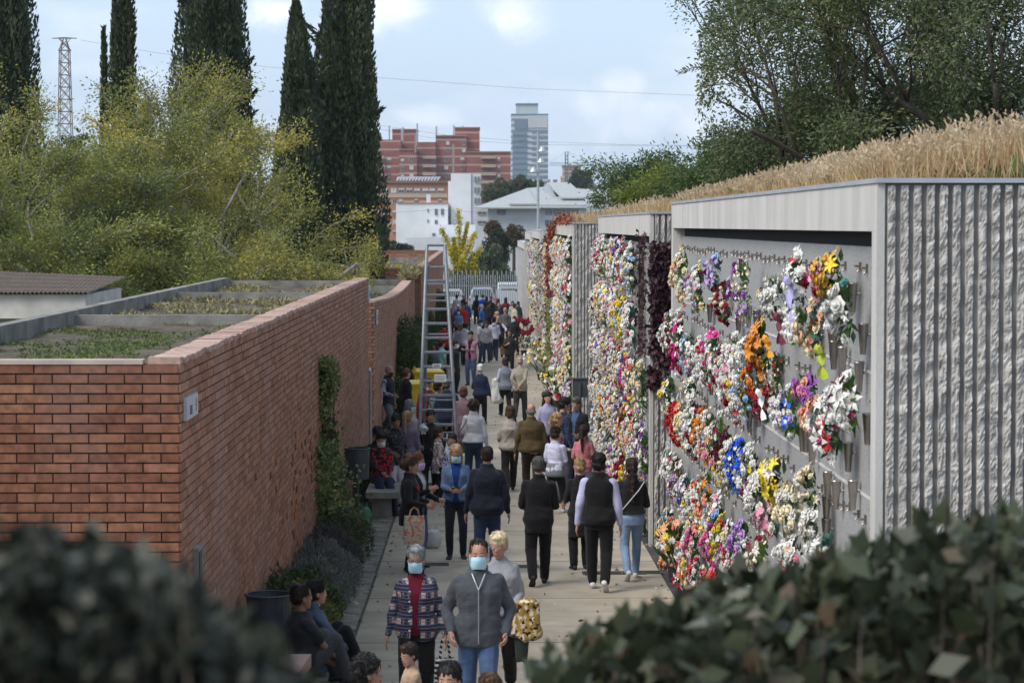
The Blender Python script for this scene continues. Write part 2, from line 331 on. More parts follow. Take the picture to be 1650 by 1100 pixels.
def weeds(name, pts, m, parent=None, h=.06, **kw):
    P = []; D = []
    for p in pts:
        for q in range(rnd.randint(3, 6)):
            P.append((p[0]+rnd.gauss(0,.02), p[1]+rnd.gauss(0,.02), p[2])); D.append((rnd.gauss(0,.6), rnd.gauss(0,.6), rnd.uniform(.3,1)))
    L_ = nr.uniform(.5, 1.2, len(P))*h
    return obj(name, leafmesh(name, np.array(P), np.array(D), L_, L_*.4, m), parent, **kw)
w1 = thing('brick_building', 'long brick niche building with earth filled roof trays, nearest on the left of the path', 'niche building', (0,0,0))
a1 = at(288, 577, 20.2); b1 = at(593, 446, 51.0); ZT = a1.z
AX, AY, BX, BY = a1.x, 20.2, b1.x, 51.0; XLf = -5.42; ZB = -.25
def patch1(x, z):                                   # eroded, flaked bricks low on the wall 8-20 m along
    g = noise.noise(Vector((x*.45, z*1.1, 3)))+.35
    return max(0, min(.5, g*1.1))*max(0, 1-abs(x-13.5)/7.5)*max(0, min(1, (2.6-z)/1.3))
mb = MB(); mb.hexa([(XLf-3,AY+.03,ZB),(AX-.03,AY+.03,ZB),(BX-.03,BY-.03,ZB),(XLf,BY-.03,ZB),(XLf-3,AY+.03,ZT-.42),(AX-.03,AY+.03,ZT-.42),(BX-.03,BY-.03,ZT-.42),(XLf,BY-.03,ZT-.42)])
mb.hexa([(AX-.25,AY+.02,ZB),(AX-.012,AY+.02,ZB),(BX-.012,BY-.02,ZB),(BX-.25,BY-.02,ZB),(AX-.25,AY+.02,ZT-.052),(AX-.012,AY+.02,ZT-.052),(BX-.012,BY-.02,ZT-.052),(BX-.25,BY-.02,ZT-.052)])
mb.box(XLf-3, AX-.252, AY+.02, AY+.16, ZB, ZT-.052); mb.build('wall_core', M_mort, w1)
bricks('front_brickwork', (XLf-1.6, AY+.0), (AX, AY), ZT-.052, ZB, w1, M_brf)
bricks('side_brickwork', (AX, AY), (BX, BY), ZT-.052, ZB, w1, M_brs, patch1)
bricks('far_brickwork', (BX, BY), (XLf, BY), ZT-.052, ZT-1.2, w1, M_brs)
coping((AX,AY), (BX,BY), ZT-.05, .25, w1)
mb = MB(); mb.box(XLf-3, AX-.30, AY-.02, AY+.15, ZT-.05, ZT-.012); mb.build('front_capping', M_cop2 if 'M_cop2' in globals() else mat('capping', (.45,.36,.31), .85, .2, 4), w1)
yb = [AY+.15, 31.5, 42.0, BY-.1]
mb = MB()
mb.box(XLf-.0, XLf+.16, AY+.1, BY, ZT-.44, ZT-.0); mb.box(XLf, XLf+.16, AY-8, AY+.1, ZT-.44, ZT)
mb.build('edge_parapet', M_concd, w1)
for yy in yb[1:]:
    mb = MB(); xr = AX + (BX-AX)*(yy-AY)/(BY-AY); mb.box(XLf+.162, xr-.255, yy, yy+.13, ZT-.44, ZT-.06); mb.build('tray_divider', M_concd, w1)
for k in range(3):
    y0, y1 = yb[k]+.13, yb[k+1]; xr = AX-.25; mb = MB(); nx, ny = 14, 40; vs = []
    for j in range(ny+1):
        for i in range(nx+1):
            x = XLf+.162+(xr-.002-XLf-.162)*i/nx; y = y0+(y1-y0)*j/ny; vs.append((x, y, ZT-.20+.07*noise.noise(Vector((x*1.5,y*1.5,k)))))
    mb.add(vs, [(j*(nx+1)+i, j*(nx+1)+i+1, (j+1)*(nx+1)+i+1, (j+1)*(nx+1)+i) for j in range(ny) for i in range(nx)]); mb.build('roof_soil', M_roofsoil, w1, smooth=True)
    pts = []; ypts = []
    for q in range(6500 if k == 0 else 2200):
        x = rnd.uniform(XLf+.2, xr-.05); y = rnd.uniform(y0, y1); g = noise.noise(Vector((x*.9, y*.5, 9+k)))
        if g > rnd.uniform(-.15, .35): (pts if (k == 0 or rnd.random() < .4) else ypts).append((x, y, ZT-.20+.07*noise.noise(Vector((x*1.5,y*1.5,k)))))
    weeds('roof_weeds', pts, M_weed, w1, .045, kind='stuff')
    if ypts: weeds('dry_roof_grass', ypts, M_weedy, w1, .10, kind='stuff')
# plaque near the corner, vent grille low on the wall, down pipes
M_plate = mat('plate_aluminium', (.50,.51,.56), .45, .08, 5, metal=.3)
M_ink = mat('plate_ink', (.03,.03,.04), .7, .1)
def sidepos(y): return AX + (BX-AX)*(y-AY)/(BY-AY)
def on_side(px): 
    y = 25.0
    for _ in range(20): y = yat(px, sidepos(y))
    return y
sg = thing('wall_sign', 'small square metal niche number plate near the corner of the nearest brick building', 'sign')
ya, yb2 = on_side(291), on_side(310); zc0, zc1 = at(300, 672, (ya+yb2)/2).z, at(300, 637, (ya+yb2)/2).z; xs = sidepos(ya)+.014
mb = MB(); mb.box(xs, xs+.03, ya, yb2, zc0, zc1); mb.build('plate', M_plate, sg)
mb = MB()
for k, (yo, h) in enumerate(((.40,.5),(.32,.42),(.25,.3))):                     # three short lines of upright digits
    for j in range(4): mb.box(xs+.031, xs+.034, ya+(yb2-ya)*yo, ya+(yb2-ya)*(yo+.045), zc0+(zc1-zc0)*(.2+j*.11), zc0+(zc1-zc0)*(.27+j*.11))
mb.box(xs+.031, xs+.034, ya+(yb2-ya)*.78, ya+(yb2-ya)*.83, zc0+(zc1-zc0)*.45, zc0+(zc1-zc0)*.52); mb.box(xs+.031, xs+.034, ya+(yb2-ya)*.8, ya+(yb2-ya)*.81, zc0+(zc1-zc0)*.2, zc0+(zc1-zc0)*.8)
mb.build('lettering', M_ink, sg)
yg = on_side(308); zg = at(306, 895, yg).z; gr = thing('vent_grille', 'dark louvred vent grille low on the corner of the nearest brick building', 'vent')
mb = MB(); xg = sidepos(yg)+.014
for (a, b_, c, d) in ((-.16,.16,-.03,0),(-.16,.16,.30,.33),(-.16,-.13,0,.30),(.13,.16,0,.30)): mb.box(xg, xg+.05, yg+a, yg+b_, zg-.25+c, zg-.25+d)
mb.build('frame', M_concd, gr)
mb = MB()
for k in range(7): mb.box(xg, xg+.03, yg-.12+k*.035, yg-.10+k*.035, zg-.25, zg+.05)
mb.build('louvre', M_dark, gr)
def cross_walls(parent, X0, X1, ys, z, m, m2=None):
    for y in ys: mb = MB(); mb.box(X0, X1, y, y+.25, z-.5, z); mb.build('cross_wall', m, parent)
# second brick building
w2 = thing('brick_building', 'second brick niche building, lower, with a dipping brick coping', 'niche building')
c2 = at(603, 484, 54.5); d2 = at(668.5, 443, 88); 
mb = MB(); z0, z1 = c2.z, d2.z; CX, CY, DX, DY = c2.x, 54.5, d2.x, 88
def z2(y): t = (y-CY)/(DY-CY); return z0+(z1-z0)*t - .22*math.sin(PI*min(1,t*1.0))
for i in range(12):
    ya_, yb_ = CY+(DY-CY)*i/12, CY+(DY-CY)*(i+1)/12; xa_ = CX+(DX-CX)*i/12; xb_ = CX+(DX-CX)*(i+1)/12; za_, zb_ = z2(ya_)-.05, z2(yb_)-.05
    mb.hexa([(xa_-.28,ya_,-.6),(xa_-.02,ya_,-.6),(xb_-.02,yb_,-.6),(xb_-.28,yb_,-.6),(xa_-.28,ya_,za_),(xa_-.02,ya_,za_),(xb_-.02,yb_,zb_),(xb_-.28,yb_,zb_)])
mb.box(XLf, CX-.3, CY+.2, DY-.1, -.5, 2.75); mb.build('wall_core', M_mort, w2)
vs=[];fs=[];rs=[]; row=0; z=3.6
while z > -.5:                                      # courses follow the dipping top
    x = 0 if row%2 else -.15
    while x < DY-CY:
        x0=max(0,x); x1=min(DY-CY, x+.289); ym=CY+(x0+x1)/2; dz = z2(ym)-.055-3.6+.0
        k=len(vs); d=rnd.gauss(.006,.0015)
        for zz in (z-.071, z-.002):
            for (xx,dd) in ((x0,-.02),(x1,-.02),(x1,d),(x0,d)):
                yy=CY+xx; vs.append((CX+(DX-CX)*xx/(DY-CY)+dd-.01, yy, zz+(z2(yy)-.055-3.6)))
        fs += [(k+3,k+2,k+6,k+7),(k+4,k+7,k+6,k+5),(k,k+1,k+2,k+3),(k+1,k+5,k+6,k+2),(k,k+3,k+7,k+4)]; rs += [rnd.random()*.78]*8; x+=.301
    z-=.083; row+=1
me=bpy.data.meshes.new('side_brickwork'); me.from_pydata(vs,[],fs); me.materials.append(M_brs); a_=me.attributes.new('r','FLOAT','POINT'); a_.data.foreach_set('value',rs); obj('side_brickwork', me, w2)
bricks('end_brickwork', (XLf, CY-.0), (CX, CY), z0-.05, -.5, w2, M_brf)
vs=[];fs=[];rs=[]; x=0
while x < DY-CY:
    a=rnd.uniform(.13,.25); k=len(vs)
    for dz in (-.05, 0):
        for (xx,dd) in ((x,.02),(x+a-.01,.02),(x+a-.01,-.30-rnd.random()*.03),(x,-.30)):
            yy=min(DY,CY+xx); vs.append((CX+(DX-CX)*xx/(DY-CY)+dd, yy, z2(yy)+dz+rnd.uniform(0,.006)))
    fs += [(k,k+3,k+2,k+1),(k+4,k+5,k+6,k+7),(k,k+1,k+5,k+4),(k+1,k+2,k+6,k+5),(k+2,k+3,k+7,k+6),(k+3,k,k+4,k+7)]; rs+=[rnd.random()]*8; x+=a
me=bpy.data.meshes.new('coping'); me.from_pydata(vs,[],fs); me.materials.append(M_cop); a_=me.attributes.new('r','FLOAT','POINT'); a_.data.foreach_set('value',rs); obj('coping', me, w2)
cross_walls(w2, XLf, CX-.3, [CY+.01], z0-.02, M_concd); cross_walls(w2, XLf, CX-.3, [66, 77, 86.5], 3.05, M_concd)
mb = MB(); mb.box(XLf-.16, XLf, CY, DY, 0, 3.3); mb.build('edge_parapet', M_concd, w2)
weeds('roof_weeds', [(rnd.uniform(XLf, CX-.35), rnd.uniform(CY,DY), 2.75) for _ in range(2500)], M_weed, w2, .14, kind='stuff')
weeds('coping_grass', [(CX-.1+(DX-CX)*t+rnd.gauss(0,.05), CY+(DY-CY)*t, z2(CY+(DY-CY)*t)) for t in [rnd.uniform(.85,1) for _ in range(160)]], M_weedy, w2, .4, kind='stuff')
# third brick building
w3 = thing('brick_building', 'farthest brick niche building with stepped brick roof courses', 'niche building')
e3 = at(678, 431, 90.5); f3 = at(714, 405, 150); EX, EY, GX, GY = e3.x, 90.5, f3.x, 150; ZT3 = e3.z
mb = MB(); mb.hexa([(XLf,EY+.03,-1),(EX-.03,EY+.03,-1),(GX-.03,GY-.03,-1),(XLf,GY-.03,-1),(XLf,EY+.03,ZT3-.4),(EX-.03,EY+.03,ZT3-.4),(GX-.03,GY-.03,ZT3-.4),(XLf,GY-.03,ZT3-.4)])
mb.hexa([(EX-.28,EY+.02,-1),(EX-.012,EY+.02,-1),(GX-.012,GY-.02,-1),(GX-.28,GY-.02,-1),(EX-.28,EY+.02,ZT3-.052),(EX-.012,EY+.02,ZT3-.052),(GX-.012,GY-.02,ZT3-.052),(GX-.28,GY-.02,ZT3-.052)]); mb.build('wall_core', M_mort, w3)
bricks('side_brickwork', (EX,EY), (GX,GY), ZT3-.052, -.9, w3, M_brs); bricks('end_brickwork', (XLf,EY), (EX,EY), ZT3-.052, 1.2, w3, M_brf)
coping((EX,EY),(GX,GY), ZT3-.05, .26, w3)
for (y, zt, m) in ((92,ZT3-.05,M_brf),(104,ZT3-.02,M_concd),(118,ZT3+.0,M_concd),(132,ZT3+.02,M_brs),(141,ZT3+.04,M_brf),(149,ZT3+.04,M_brf)):
    if m in (M_brf, M_brs): bricks('cross_wall', (XLf-9,y), (EX+(GX-EX)*(y-EY)/(GY-EY)-.3,y), zt, zt-.6, w3, m)
    else: mb = MB(); mb.box(XLf, EX-.3, y, y+.3, zt-.45, zt); mb.build('cross_wall', m, w3)
mb = MB()
for (y, zt) in ((92,ZT3-.06),(132,ZT3),(141,ZT3+.02),(149,ZT3+.02)): mb.box(XLf-9, EX-.3, y+.01, y+.25, zt-.6, zt-.01)
mb.build('cross_wall_core', M_mort, w3)
weeds('yellow_roof_weeds', [(rnd.uniform(-5,EX-.2), rnd.uniform(92,110), ZT3-.35+rnd.random()*.3) for _ in range(150)], leafmat('yellow_weeds', [(.3,.25,.02),(.5,.38,.02),(.12,.16,.04)], .2), w3, .16, kind='stuff')
# pipe on the corner of building 1, and small plates
for (Y_, X_, z_, lab) in ((51.2, BX+.03, 2.2, 'grey rain pipe on the far corner of the nearest brick building'),):
    mb = MB(); mb.tube([(X_, Y_, gz(Y_)), (X_, Y_, 1.9)], .04, 8); mb.tube([(X_,Y_,1.9),(X_-.05,Y_,1.95)], .05, 8); mb.build('rain_pipe', M_steel, label=lab, cat='pipe')
for (pxx, pyy, Yv, lab) in ((594,472,51.1,'small grey sign plate high on the far corner of the nearest brick building'),(604,510,55.6,'small grey sign plate near the corner of the second brick building')):
    p = at(pxx, pyy, Yv); Xp = (BX if Yv < 52 else CX)+.012; t = thing('wall_sign', lab, 'sign')
    mb = MB(); mb.box(Xp, Xp+.03, Yv-.6, Yv, p.z-.16, p.z+.16); mb.build('plate', M_plate, t)
    mb = MB(); [mb.box(Xp+.031, Xp+.034, Yv-.4+j*.1, Yv-.37+j*.1, p.z-.08, p.z+.06) for j in range(2)]; mb.build('lettering', M_ink, t)
# tiled pavilion at the far left and low brick walls under the trees
pv = thing('tiled_pavilion', 'low white walled pavilion with grey roof tiles at the left edge', 'building')
p0 = at(-60, 470, 40); p1 = at(128, 470, 40); zt = at(0, 446, 42).z; ze = at(0, 472, 40).z
mb = MB(); mb.box(p0.x-3, p1.x+.1, 40.0, 44, ze-.42, ze-.02); mb.box(p0.x-3, p1.x+.02, 40.3, 40.5, gz(40), ze-.42, 0)
mb.build('wall', mat('pavilion_white', (.50,.47,.42), .85, .25, 2, detail=8), pv)
mb = MB(); nx = 70
for i in range(nx):                                 # rows of curved tiles, each a half round ridge running up the slope
    xa_ = p0.x-3+(p1.x+.15-p0.x+3)*i/nx; w = (p1.x+.15-p0.x+3)/nx; pts = []
    for j in range(11):
        t = j/10; 
        for a in range(5): pts.append((xa_+w*a/4.0, 39.9+4.3*t, ze-.02+(zt-ze+.04)*t*(1-.35*min(1,max(0,(xa_-(p1.x-2.2))/2.2))) +.04*math.sin(PI*a/4)+.015*(j%2)))
    mb.add(pts, [(j*5+a, j*5+a+1, (j+1)*5+a+1, (j+1)*5+a) for j in range(10) for a in range(4)])
mb.build('roof', mat('roof_tiles', (.30,.22,.16), .9, .5, 5, .4, 20, col2=(.20,.15,.11)), pv)
bw = thing('brick_wall', 'low brick wall running behind the yellowing trees', 'wall')
bricks('brickwork', (-16, 72), (-3.3, 72), at(300,436,72).z, 2.0, bw, M_brf)
mb = MB(); mb.box(-16, -3.3, 72.01, 72.3, .2, at(300,436,72).z-.002); mb.build('core', M_mort, bw)
# ---------------------------------------------------------------- concrete niche blocks on the right
M_slab = mat('granite_slab', (.30,.30,.31), .4, .35, 60, spec=.5, col2=(.45,.45,.45), detail=3)
M_hook = mat('bronze_fitting', (.22,.19,.16), .4, .3, 20, metal=.7)
M_cap = mat('metal_cap', (.42,.44,.48), .45, .1, 3, metal=.4)
M_vase = mat('steel_vase', (.42,.38,.35), .3, .2, 6, metal=.85)
M_rib = mat('split_face_concrete', (.36,.335,.31), .95, .25, 9, .5, 45, col2=(.50,.475,.445), detail=10)
M_groove = mat('groove_concrete', (.19,.18,.172), .8, .2, 3, stretch=(1,1,.2))
def slabmesh(w, h):
    mb = MB(); mb.hexa([(-.03,0,0),(0,0,0),(0,w,0),(-.03,w,0),(-.03,0,h),(0,0,h),(0,w,h),(-.03,w,h)]); return mb.mesh('niche_slab', M_slab)
def hookmesh(w, h):
    mb = MB()
    for c in (0,):
        z = 0
        mb.tube([(-.03,c,z),(-.07,c,z)], .007, 6); mb.tube([(-.07,c-.032,z),(-.07,c+.032,z)], .007, 6); mb.tube([(-.03,c,z-.018),(-.06,c,z-.045)], .009, 6)
        mb.box(-.045,-.03, c-.02,c+.02, z-.03,z+.03); mb.ell((-.07,c-.032,z),.011,.011,.011,6,4); mb.ell((-.07,c+.032,z),.011,.011,.011,6,4)
    return mb.mesh('fitting', M_hook)
def niche_block(label, X, Y0, Y1, zt, dep, ribw, rows=5, rh=.95, cols=23, res=.03, detailed=True, zrow=None, ribpitch=.092):
    t = thing('niche_block', label, 'niche building'); zb = gz(Y1)-.3; col = .085; zl = zt-.375
    mb = MB(); mb.box(X+.20, X+dep, Y0+.05, Y1-.0, zb, zt-.06); mb.build('core', M_conc, t)
    mb = MB(); mb.box(X, X+.199, Y0, Y1, zl, zt-.035); mb.build('lintel', M_conc, t)
    mb = MB(); mb.box(X-.012, X+dep+.02, Y0-.055, Y1+.02, zt-.034, zt); mb.build('metal_cap', M_cap, t)
    mb = MB(); mb.box(X, X+.199, Y0, Y0+col*2.2, zb, zl-.001); mb.build('frame_column', M_conc, t)
    mb = MB(); mb.box(X, X+.199, Y1-.30, Y1, zb, zl-.001); mb.build('frame_column', M_conc, t)
    zr = zrow or (zl-.115); ya = Y0+col*2.2; yb_ = Y1-.30
    mb = MB(); mb.box(X+.17, X+.199, ya, yb_, zr, zl-.001); mb.build('gap_shade_strip', M_dark, t)  # solid near-black strip, stands in for the shade of the recess under the lintel
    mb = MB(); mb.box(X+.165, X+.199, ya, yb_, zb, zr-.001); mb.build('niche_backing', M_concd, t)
    mb = MB()
    for k in range(1, rows+1): mb.box(X+.125, X+.164, ya, yb_, zr-rh*k-.0, zr-rh*k+.022)
    mb.build('ledge', mat('ledge_concrete', (.48,.47,.45), .8, .15, 5), t)
    w = (yb_-ya)/cols; sm = slabmesh(w-.008, rh-.030); hm = hookmesh(w-.008, rh-.03)
    if detailed:
        cnt = 0; extra = MB()
        for k in range(rows):
            for c in range(cols):
                y = ya+w*c+.004; z = zr-rh*(k+1)+.026
                if cnt < 100:
                    s = obj('niche_slab', sm, t, loc=(X+.164, y, z)); cnt += 1; [obj('fitting', hm, s, loc=(0, w*(c2_+rnd.uniform(-.03,.03)), rh*(.80+rnd.uniform(-.03,.02)))) for c2_ in (.27, .71) if rnd.random() < .8]
                else: extra.box(X+.134, X+.164, y, y+w-.008, z, z+rh-.03)
        if extra.v: extra.build('niche_slab', M_slab, t, kind='stuff')
    else:
        mb = MB(); hb = MB()
        for k in range(rows):
            for c in range(cols):
                y = ya+w*c+.004; z = zr-rh*(k+1)+.026; mb.box(X+.134, X+.164, y, y+w-.008, z, z+rh-.03)
        mb.build('niche_slab', M_slab, t, kind='stuff')
    # end face: smooth corner strip, then split-face ribs with flat grooves between
    mb = MB(); mb.box(X, X+.055, Y0-.03, Y0-.001, zb, zt-.036); mb.build('corner_strip', M_conc, t)
    mb = MB(); mb.box(X+.056, X+dep, Y0-.012, Y0+.049, zb, zt-.037); mb.build('groove_face', M_groove, t)
    mb = MB(); x = X+.075; zlo = max(zb, gz(Y0)-.05); nz_ = int((zt-.05-zlo)/res)
    while x < X+ribw:
        vs = []; rw = ribpitch*.60
        for j in range(nz_+1):
            z = zlo+(zt-.05-zlo)*j/nz_
            for (q, xx) in enumerate((0, .04, .28, .5, .72, .96, 1)):
                e = 0 if q in (0, 6) else .027+.022*noise.noise(Vector((x*9+xx*1.3, z*14, X)))+.013*noise.noise(Vector((x*31+xx*4, z*40, 5)))
                vs.append((x+rw*xx+(.004*noise.noise(Vector((x, z*22, q))) if 0 < q < 6 else 0), Y0-.012-max(0,e), z))
        mb.add(vs, [(j*7+i, j*7+i+1, (j+1)*7+i+1, (j+1)*7+i) for j in range(nz_) for i in range(6)])
        x += ribpitch
    mb.build('split_face_rib', M_rib, t)
    return dict(t=t, X=X, Y0=ya, Y1=yb_, zr=zr, rh=rh, cols=cols, rows=rows, w=w)
def vface(X, px): return yat(px, X)
X1 = 2.8; B1Y0 = vface(X1,1412); B1Y1 = vface(X1,1082); zt1 = at(1412, 287, B1Y0).z
K1 = niche_block('nearest concrete niche block with wide ribbed end wall and steel vases on its niches', X1, B1Y0, B1Y1, zt1, 5.5, 5.4, cols=23, res=.022)
X2 = 2.6; B2Y0 = vface(X2,1047.5); B2Y1 = vface(X2,963.8)
K2 = niche_block('second concrete niche block with dark purple creeper on its ribbed end', X2, B2Y0, B2Y1, at(1047,341,B2Y0).z, 5.5, 2.6, cols=20, res=.05, rh=.93)
X3 = 2.55; B3Y0 = vface(X3,922.5); B3Y1 = vface(X3,894.8)
K3 = niche_block('third concrete niche block with ribbed end wall behind a litter bin', X3, B3Y0, B3Y1, at(922,358.6,B3Y0).z, 5.5, 2.2, cols=18, res=.08, detailed=False, rh=.95)
XK = 2.5; KK = []
for (pn, pf, yt, lab) in ((889,872.5,370.5,'fourth concrete niche block with red creeper on its corner'),(871,856.6,371,'fifth concrete niche block, beyond the red creeper'),(855,845.8,374.5,'sixth concrete niche block, plain and bare'),(844.6,834,391.5,'farthest and lowest concrete niche block beside the picket fence')):
    y0_, y1_ = vface(XK,pn), vface(XK,pf); KK.append(niche_block(lab, XK, y0_, y1_, at(pn, yt, y0_).z, 5, 1.2, cols=14, res=.2, detailed=False, rows=5 if yt<380 else 4))
# ---------------------------------------------------------------- the city beyond
M_glass = mat('window_glass', (.035,.045,.055), .15, .3, 1, spec=.8)
M_wfr = mat('window_shutter', (.50,.50,.49), .7, .15, 3); M_fr = mat('window_frame', (.30,.30,.30), .6, .1)
def pb(mb, x0, x1, y0, y1, Y, dep, mi=0):            # box whose front shows between photo columns and rows at distance Y
    a = at(x0, y0, Y); b_ = at(x1, y1, Y); mb.box(a.x, b_.x, Y, Y+dep, b_.z, a.z, mi); return mb
def facade_mat(name, col, band, h, ph, frac, var=.15):
    m, N, L, b, out = nodes(name); b.inputs['Roughness'].default_value = .85
    tc = N.new('ShaderNodeTexCoord'); sx = N.new('ShaderNodeSeparateXYZ'); L.new(tc.outputs['Object'], sx.inputs[0])
    a = N.new('ShaderNodeMath'); a.operation = 'MULTIPLY_ADD'; a.inputs[1].default_value = 1/h; a.inputs[2].default_value = ph; L.new(sx.outputs['Z'], a.inputs[0])
    f_ = N.new('ShaderNodeMath'); f_.operation = 'FRACT'; L.new(a.outputs[0], f_.inputs[0]); g = N.new('ShaderNodeMath'); g.operation = 'LESS_THAN'; g.inputs[1].default_value = frac; L.new(f_.outputs[0], g.inputs[0])
    n = N.new('ShaderNodeTexNoise'); n.inputs['Scale'].default_value = .25; n.inputs['Detail'].default_value = 8; L.new(tc.outputs['Object'], n.inputs['Vector'])
    cr = N.new('ShaderNodeValToRGB'); cr.color_ramp.elements[0].position = .3; cr.color_ramp.elements[1].position = .7; cr.color_ramp.elements[0].color = c4(col, 1-var); cr.color_ramp.elements[1].color = c4(col, 1+var); L.new(n.outputs['Fac'], cr.inputs[0])
    mx = N.new('ShaderNodeMixRGB'); mx.inputs[2].default_value = c4(band); L.new(g.outputs[0], mx.inputs[0]); L.new(cr.outputs[0], mx.inputs[1]); L.new(mx.outputs[0], b.inputs['Base Color']); return m
def window(parent, x, z, w, h, Y, shut=.5, frame=None, d=.12):
    mb = MB(); mb.box(x, x+w, Y-d-.05, Y-d+.10, z-.15, z); mb.box(x, x+w, Y-d, Y-.01, z+h, z+h+.1); mb.box(x-.1, x, Y-d, Y-.01, z, z+h); mb.box(x+w, x+w+.1, Y-d, Y-.01, z, z+h)
    mb.box(x+w/2-.05, x+w/2+.05, Y-d+.02, Y-.01, z, z+h); o = mb.build('window', frame or M_fr, parent)
    g = MB(); g.box(x, x+w, Y-.06, Y-.02, z, z+h); g.build('pane', M_glass, o)
    if shut > 0: s = MB(); s.box(x+.02, x+w-.02, Y-.10, Y-.061, z+h*(1-shut), z+h); s.build('shutter', M_wfr, o)
    return o
def wins(parent, xs, ys, wpx, hpx, Y, p=1.0, frame=None):
    k = 0
    for y in ys:
        for x in xs:
            if rnd.random() > p: continue
            a = at(x, y, Y); b_ = at(x+wpx, y+hpx, Y); window(parent, a.x, b_.z, b_.x-a.x, a.z-b_.z, Y, rnd.choice([0,.35,.6,1]), frame); k += 1
# long brick apartment complex
ap = thing('apartment_building', 'stepped dark red brick apartment complex with pale floor bands and balconies', 'building')
YA = 860; Mbr = facade_mat('apartment_brick', (.22,.072,.056), (.36,.235,.185), 2.98, .35, .20)
def pbn(par, name, m, x0, x1, y0, y1, Y, dep): mb = MB(); pb(mb, x0, x1, y0, y1, Y, dep); return mb.build(name, m, par)
vols = [(560,600,212,YA+20,40),(600,608,209,YA+20,40),(606,646,225,YA+14,40),(632,672,209,YA+26,20),(643,672,241,YA-6,40),(672,702,229,YA-4,40),(702,752,219,YA-2,40),(733,773,206,YA+10,25),(752,823,245,YA-5,40)]
for (x0,x1,y0,Y_,d) in vols: pbn(ap, 'wall', Mbr, x0, x1, y0, 445, Y_, d)
for (x0,x1,y0,Y_) in ((632,672,209,YA+26),(733,773,206,YA+10),(643,672,241,YA-6),(752,823,245,YA-5),(702,752,219,YA-2)): pbn(ap, 'parapet', mat('parapet_brick', (.30,.13,.09), .8, .1), x0-.5, x1+.5, y0-1.2, y0+1, Y_-.4, 20)
fl = [y for y in range(254, 440, 13)]
for (xs, Yv, cols) in (((614,624), YA+14, 2),((660,), YA-6, 1),((716,742), YA-2, 2),((696,), YA-4, 1)): wins(ap, xs, [f_ for f_ in fl if f_ > 250 and f_ < 330], 6, 6, Yv, .85)
wins(ap, (719,745), (228,240), 5, 5, YA-2)
wins(ap, (646,), (256,269,282), 5, 6, YA-6); wins(ap, (802,), (254,267,281,294), 4, 5, YA-5)
for (x0, x1, Yv) in ((682,702,YA-4),(776,798,YA-5),(606,618,YA+14)):          # recessed balconies with rail
    for f_ in [q for q in (249,263,276,289,302,315)]:
        a = at(x0, f_, Yv); b_ = at(x1, f_+6.5, Yv); mb = MB(); mb.box(a.x, b_.x, Yv-.15, Yv-.02, b_.z, a.z); o = mb.build('balcony', M_glass, ap)
        mb = MB(); mb.box(a.x-.2, b_.x+.2, Yv-1.5, Yv-.16, b_.z-.1, b_.z+.15); mb.box(a.x-.2, b_.x+.2, Yv-1.5, Yv-1.4, b_.z+.15, b_.z+1.0); mb.build('balcony_rail', mat('rail_pale', (.35,.24,.19), .7, .1), o)
for (x0,x1,y0,y1) in ((668,671,214,246),(729,732,232,300)): pbn(ap, 'grey_panel', mat('apartment_grey', (.25,.23,.22), .8, .15, 1), x0, x1, y0, y1, YA-7, 1)
for px_ in (627,647,649,672,731,746,770,703): a = at(px_, 216, YA+20); mb = MB(); mb.tube([(a.x, YA+22, a.z-4), (a.x, YA+22, a.z+rnd.uniform(1.5,4.0))], .3, 6); mb.build('chimney_pipe', M_steel, ap)
# glass and stone office tower
tw = thing('office_tower', 'tall pale office tower with blue glass bands and a smaller top storey box', 'tower'); YT = 1500
Mtw = facade_mat('tower_cladding', (.46,.47,.48), (.13,.185,.245), 3.5, .3, .45, .05)
pbn(tw, 'wall', Mtw, 824, 883, 184, 460, YT, 22); pbn(tw, 'upper_box', mat('tower_box', (.40,.42,.43), .6, .1, .3, stretch=(8,1,.1)), 831.5, 867, 169, 184, YT+3, 14)
pbn(tw, 'crown_band', mat('tower_rim', (.10,.22,.26), .4, .1), 831, 867.5, 166.5, 169, YT+2.5, 15); pbn(tw, 'rim', mat('tower_rim', (.10,.22,.26), .4, .1), 823.5, 883.5, 183.4, 185.5, YT-.3, 23)
pbn(tw, 'louvre_panel', mat('tower_panel', (.13,.17,.23), .4, .1), 829, 850, 194, 207.5, YT-.6, .5); pbn(tw, 'top_cladding', mat('tower_top', (.42,.43,.43), .7, .15, .4, stretch=(9,1,.1)), 851, 882.5, 186, 206, YT-.5, .4)
for k in range(12): pbn(tw, 'window_band', mat('tower_glass', (.11,.16,.22), .15, .15, .1, spec=.8), 826, 849, 213.5+9.1*k, 217.8+9.1*k, YT-.5, .45); pbn(tw, 'window_band', mat('tower_glass', (.11,.16,.22), .15, .15, .1, spec=.8), 850.5+(6 if k < 7 else 0), 882, 211+9.1*k, 214+9.1*k, YT-.5, .45)
mb = MB(); a = at(852, 164, YT+8); mb.tube([(a.x, YT+8, a.z-3),(a.x, YT+8, a.z)], .25, 5); mb.build('aerial', M_steel, tw)
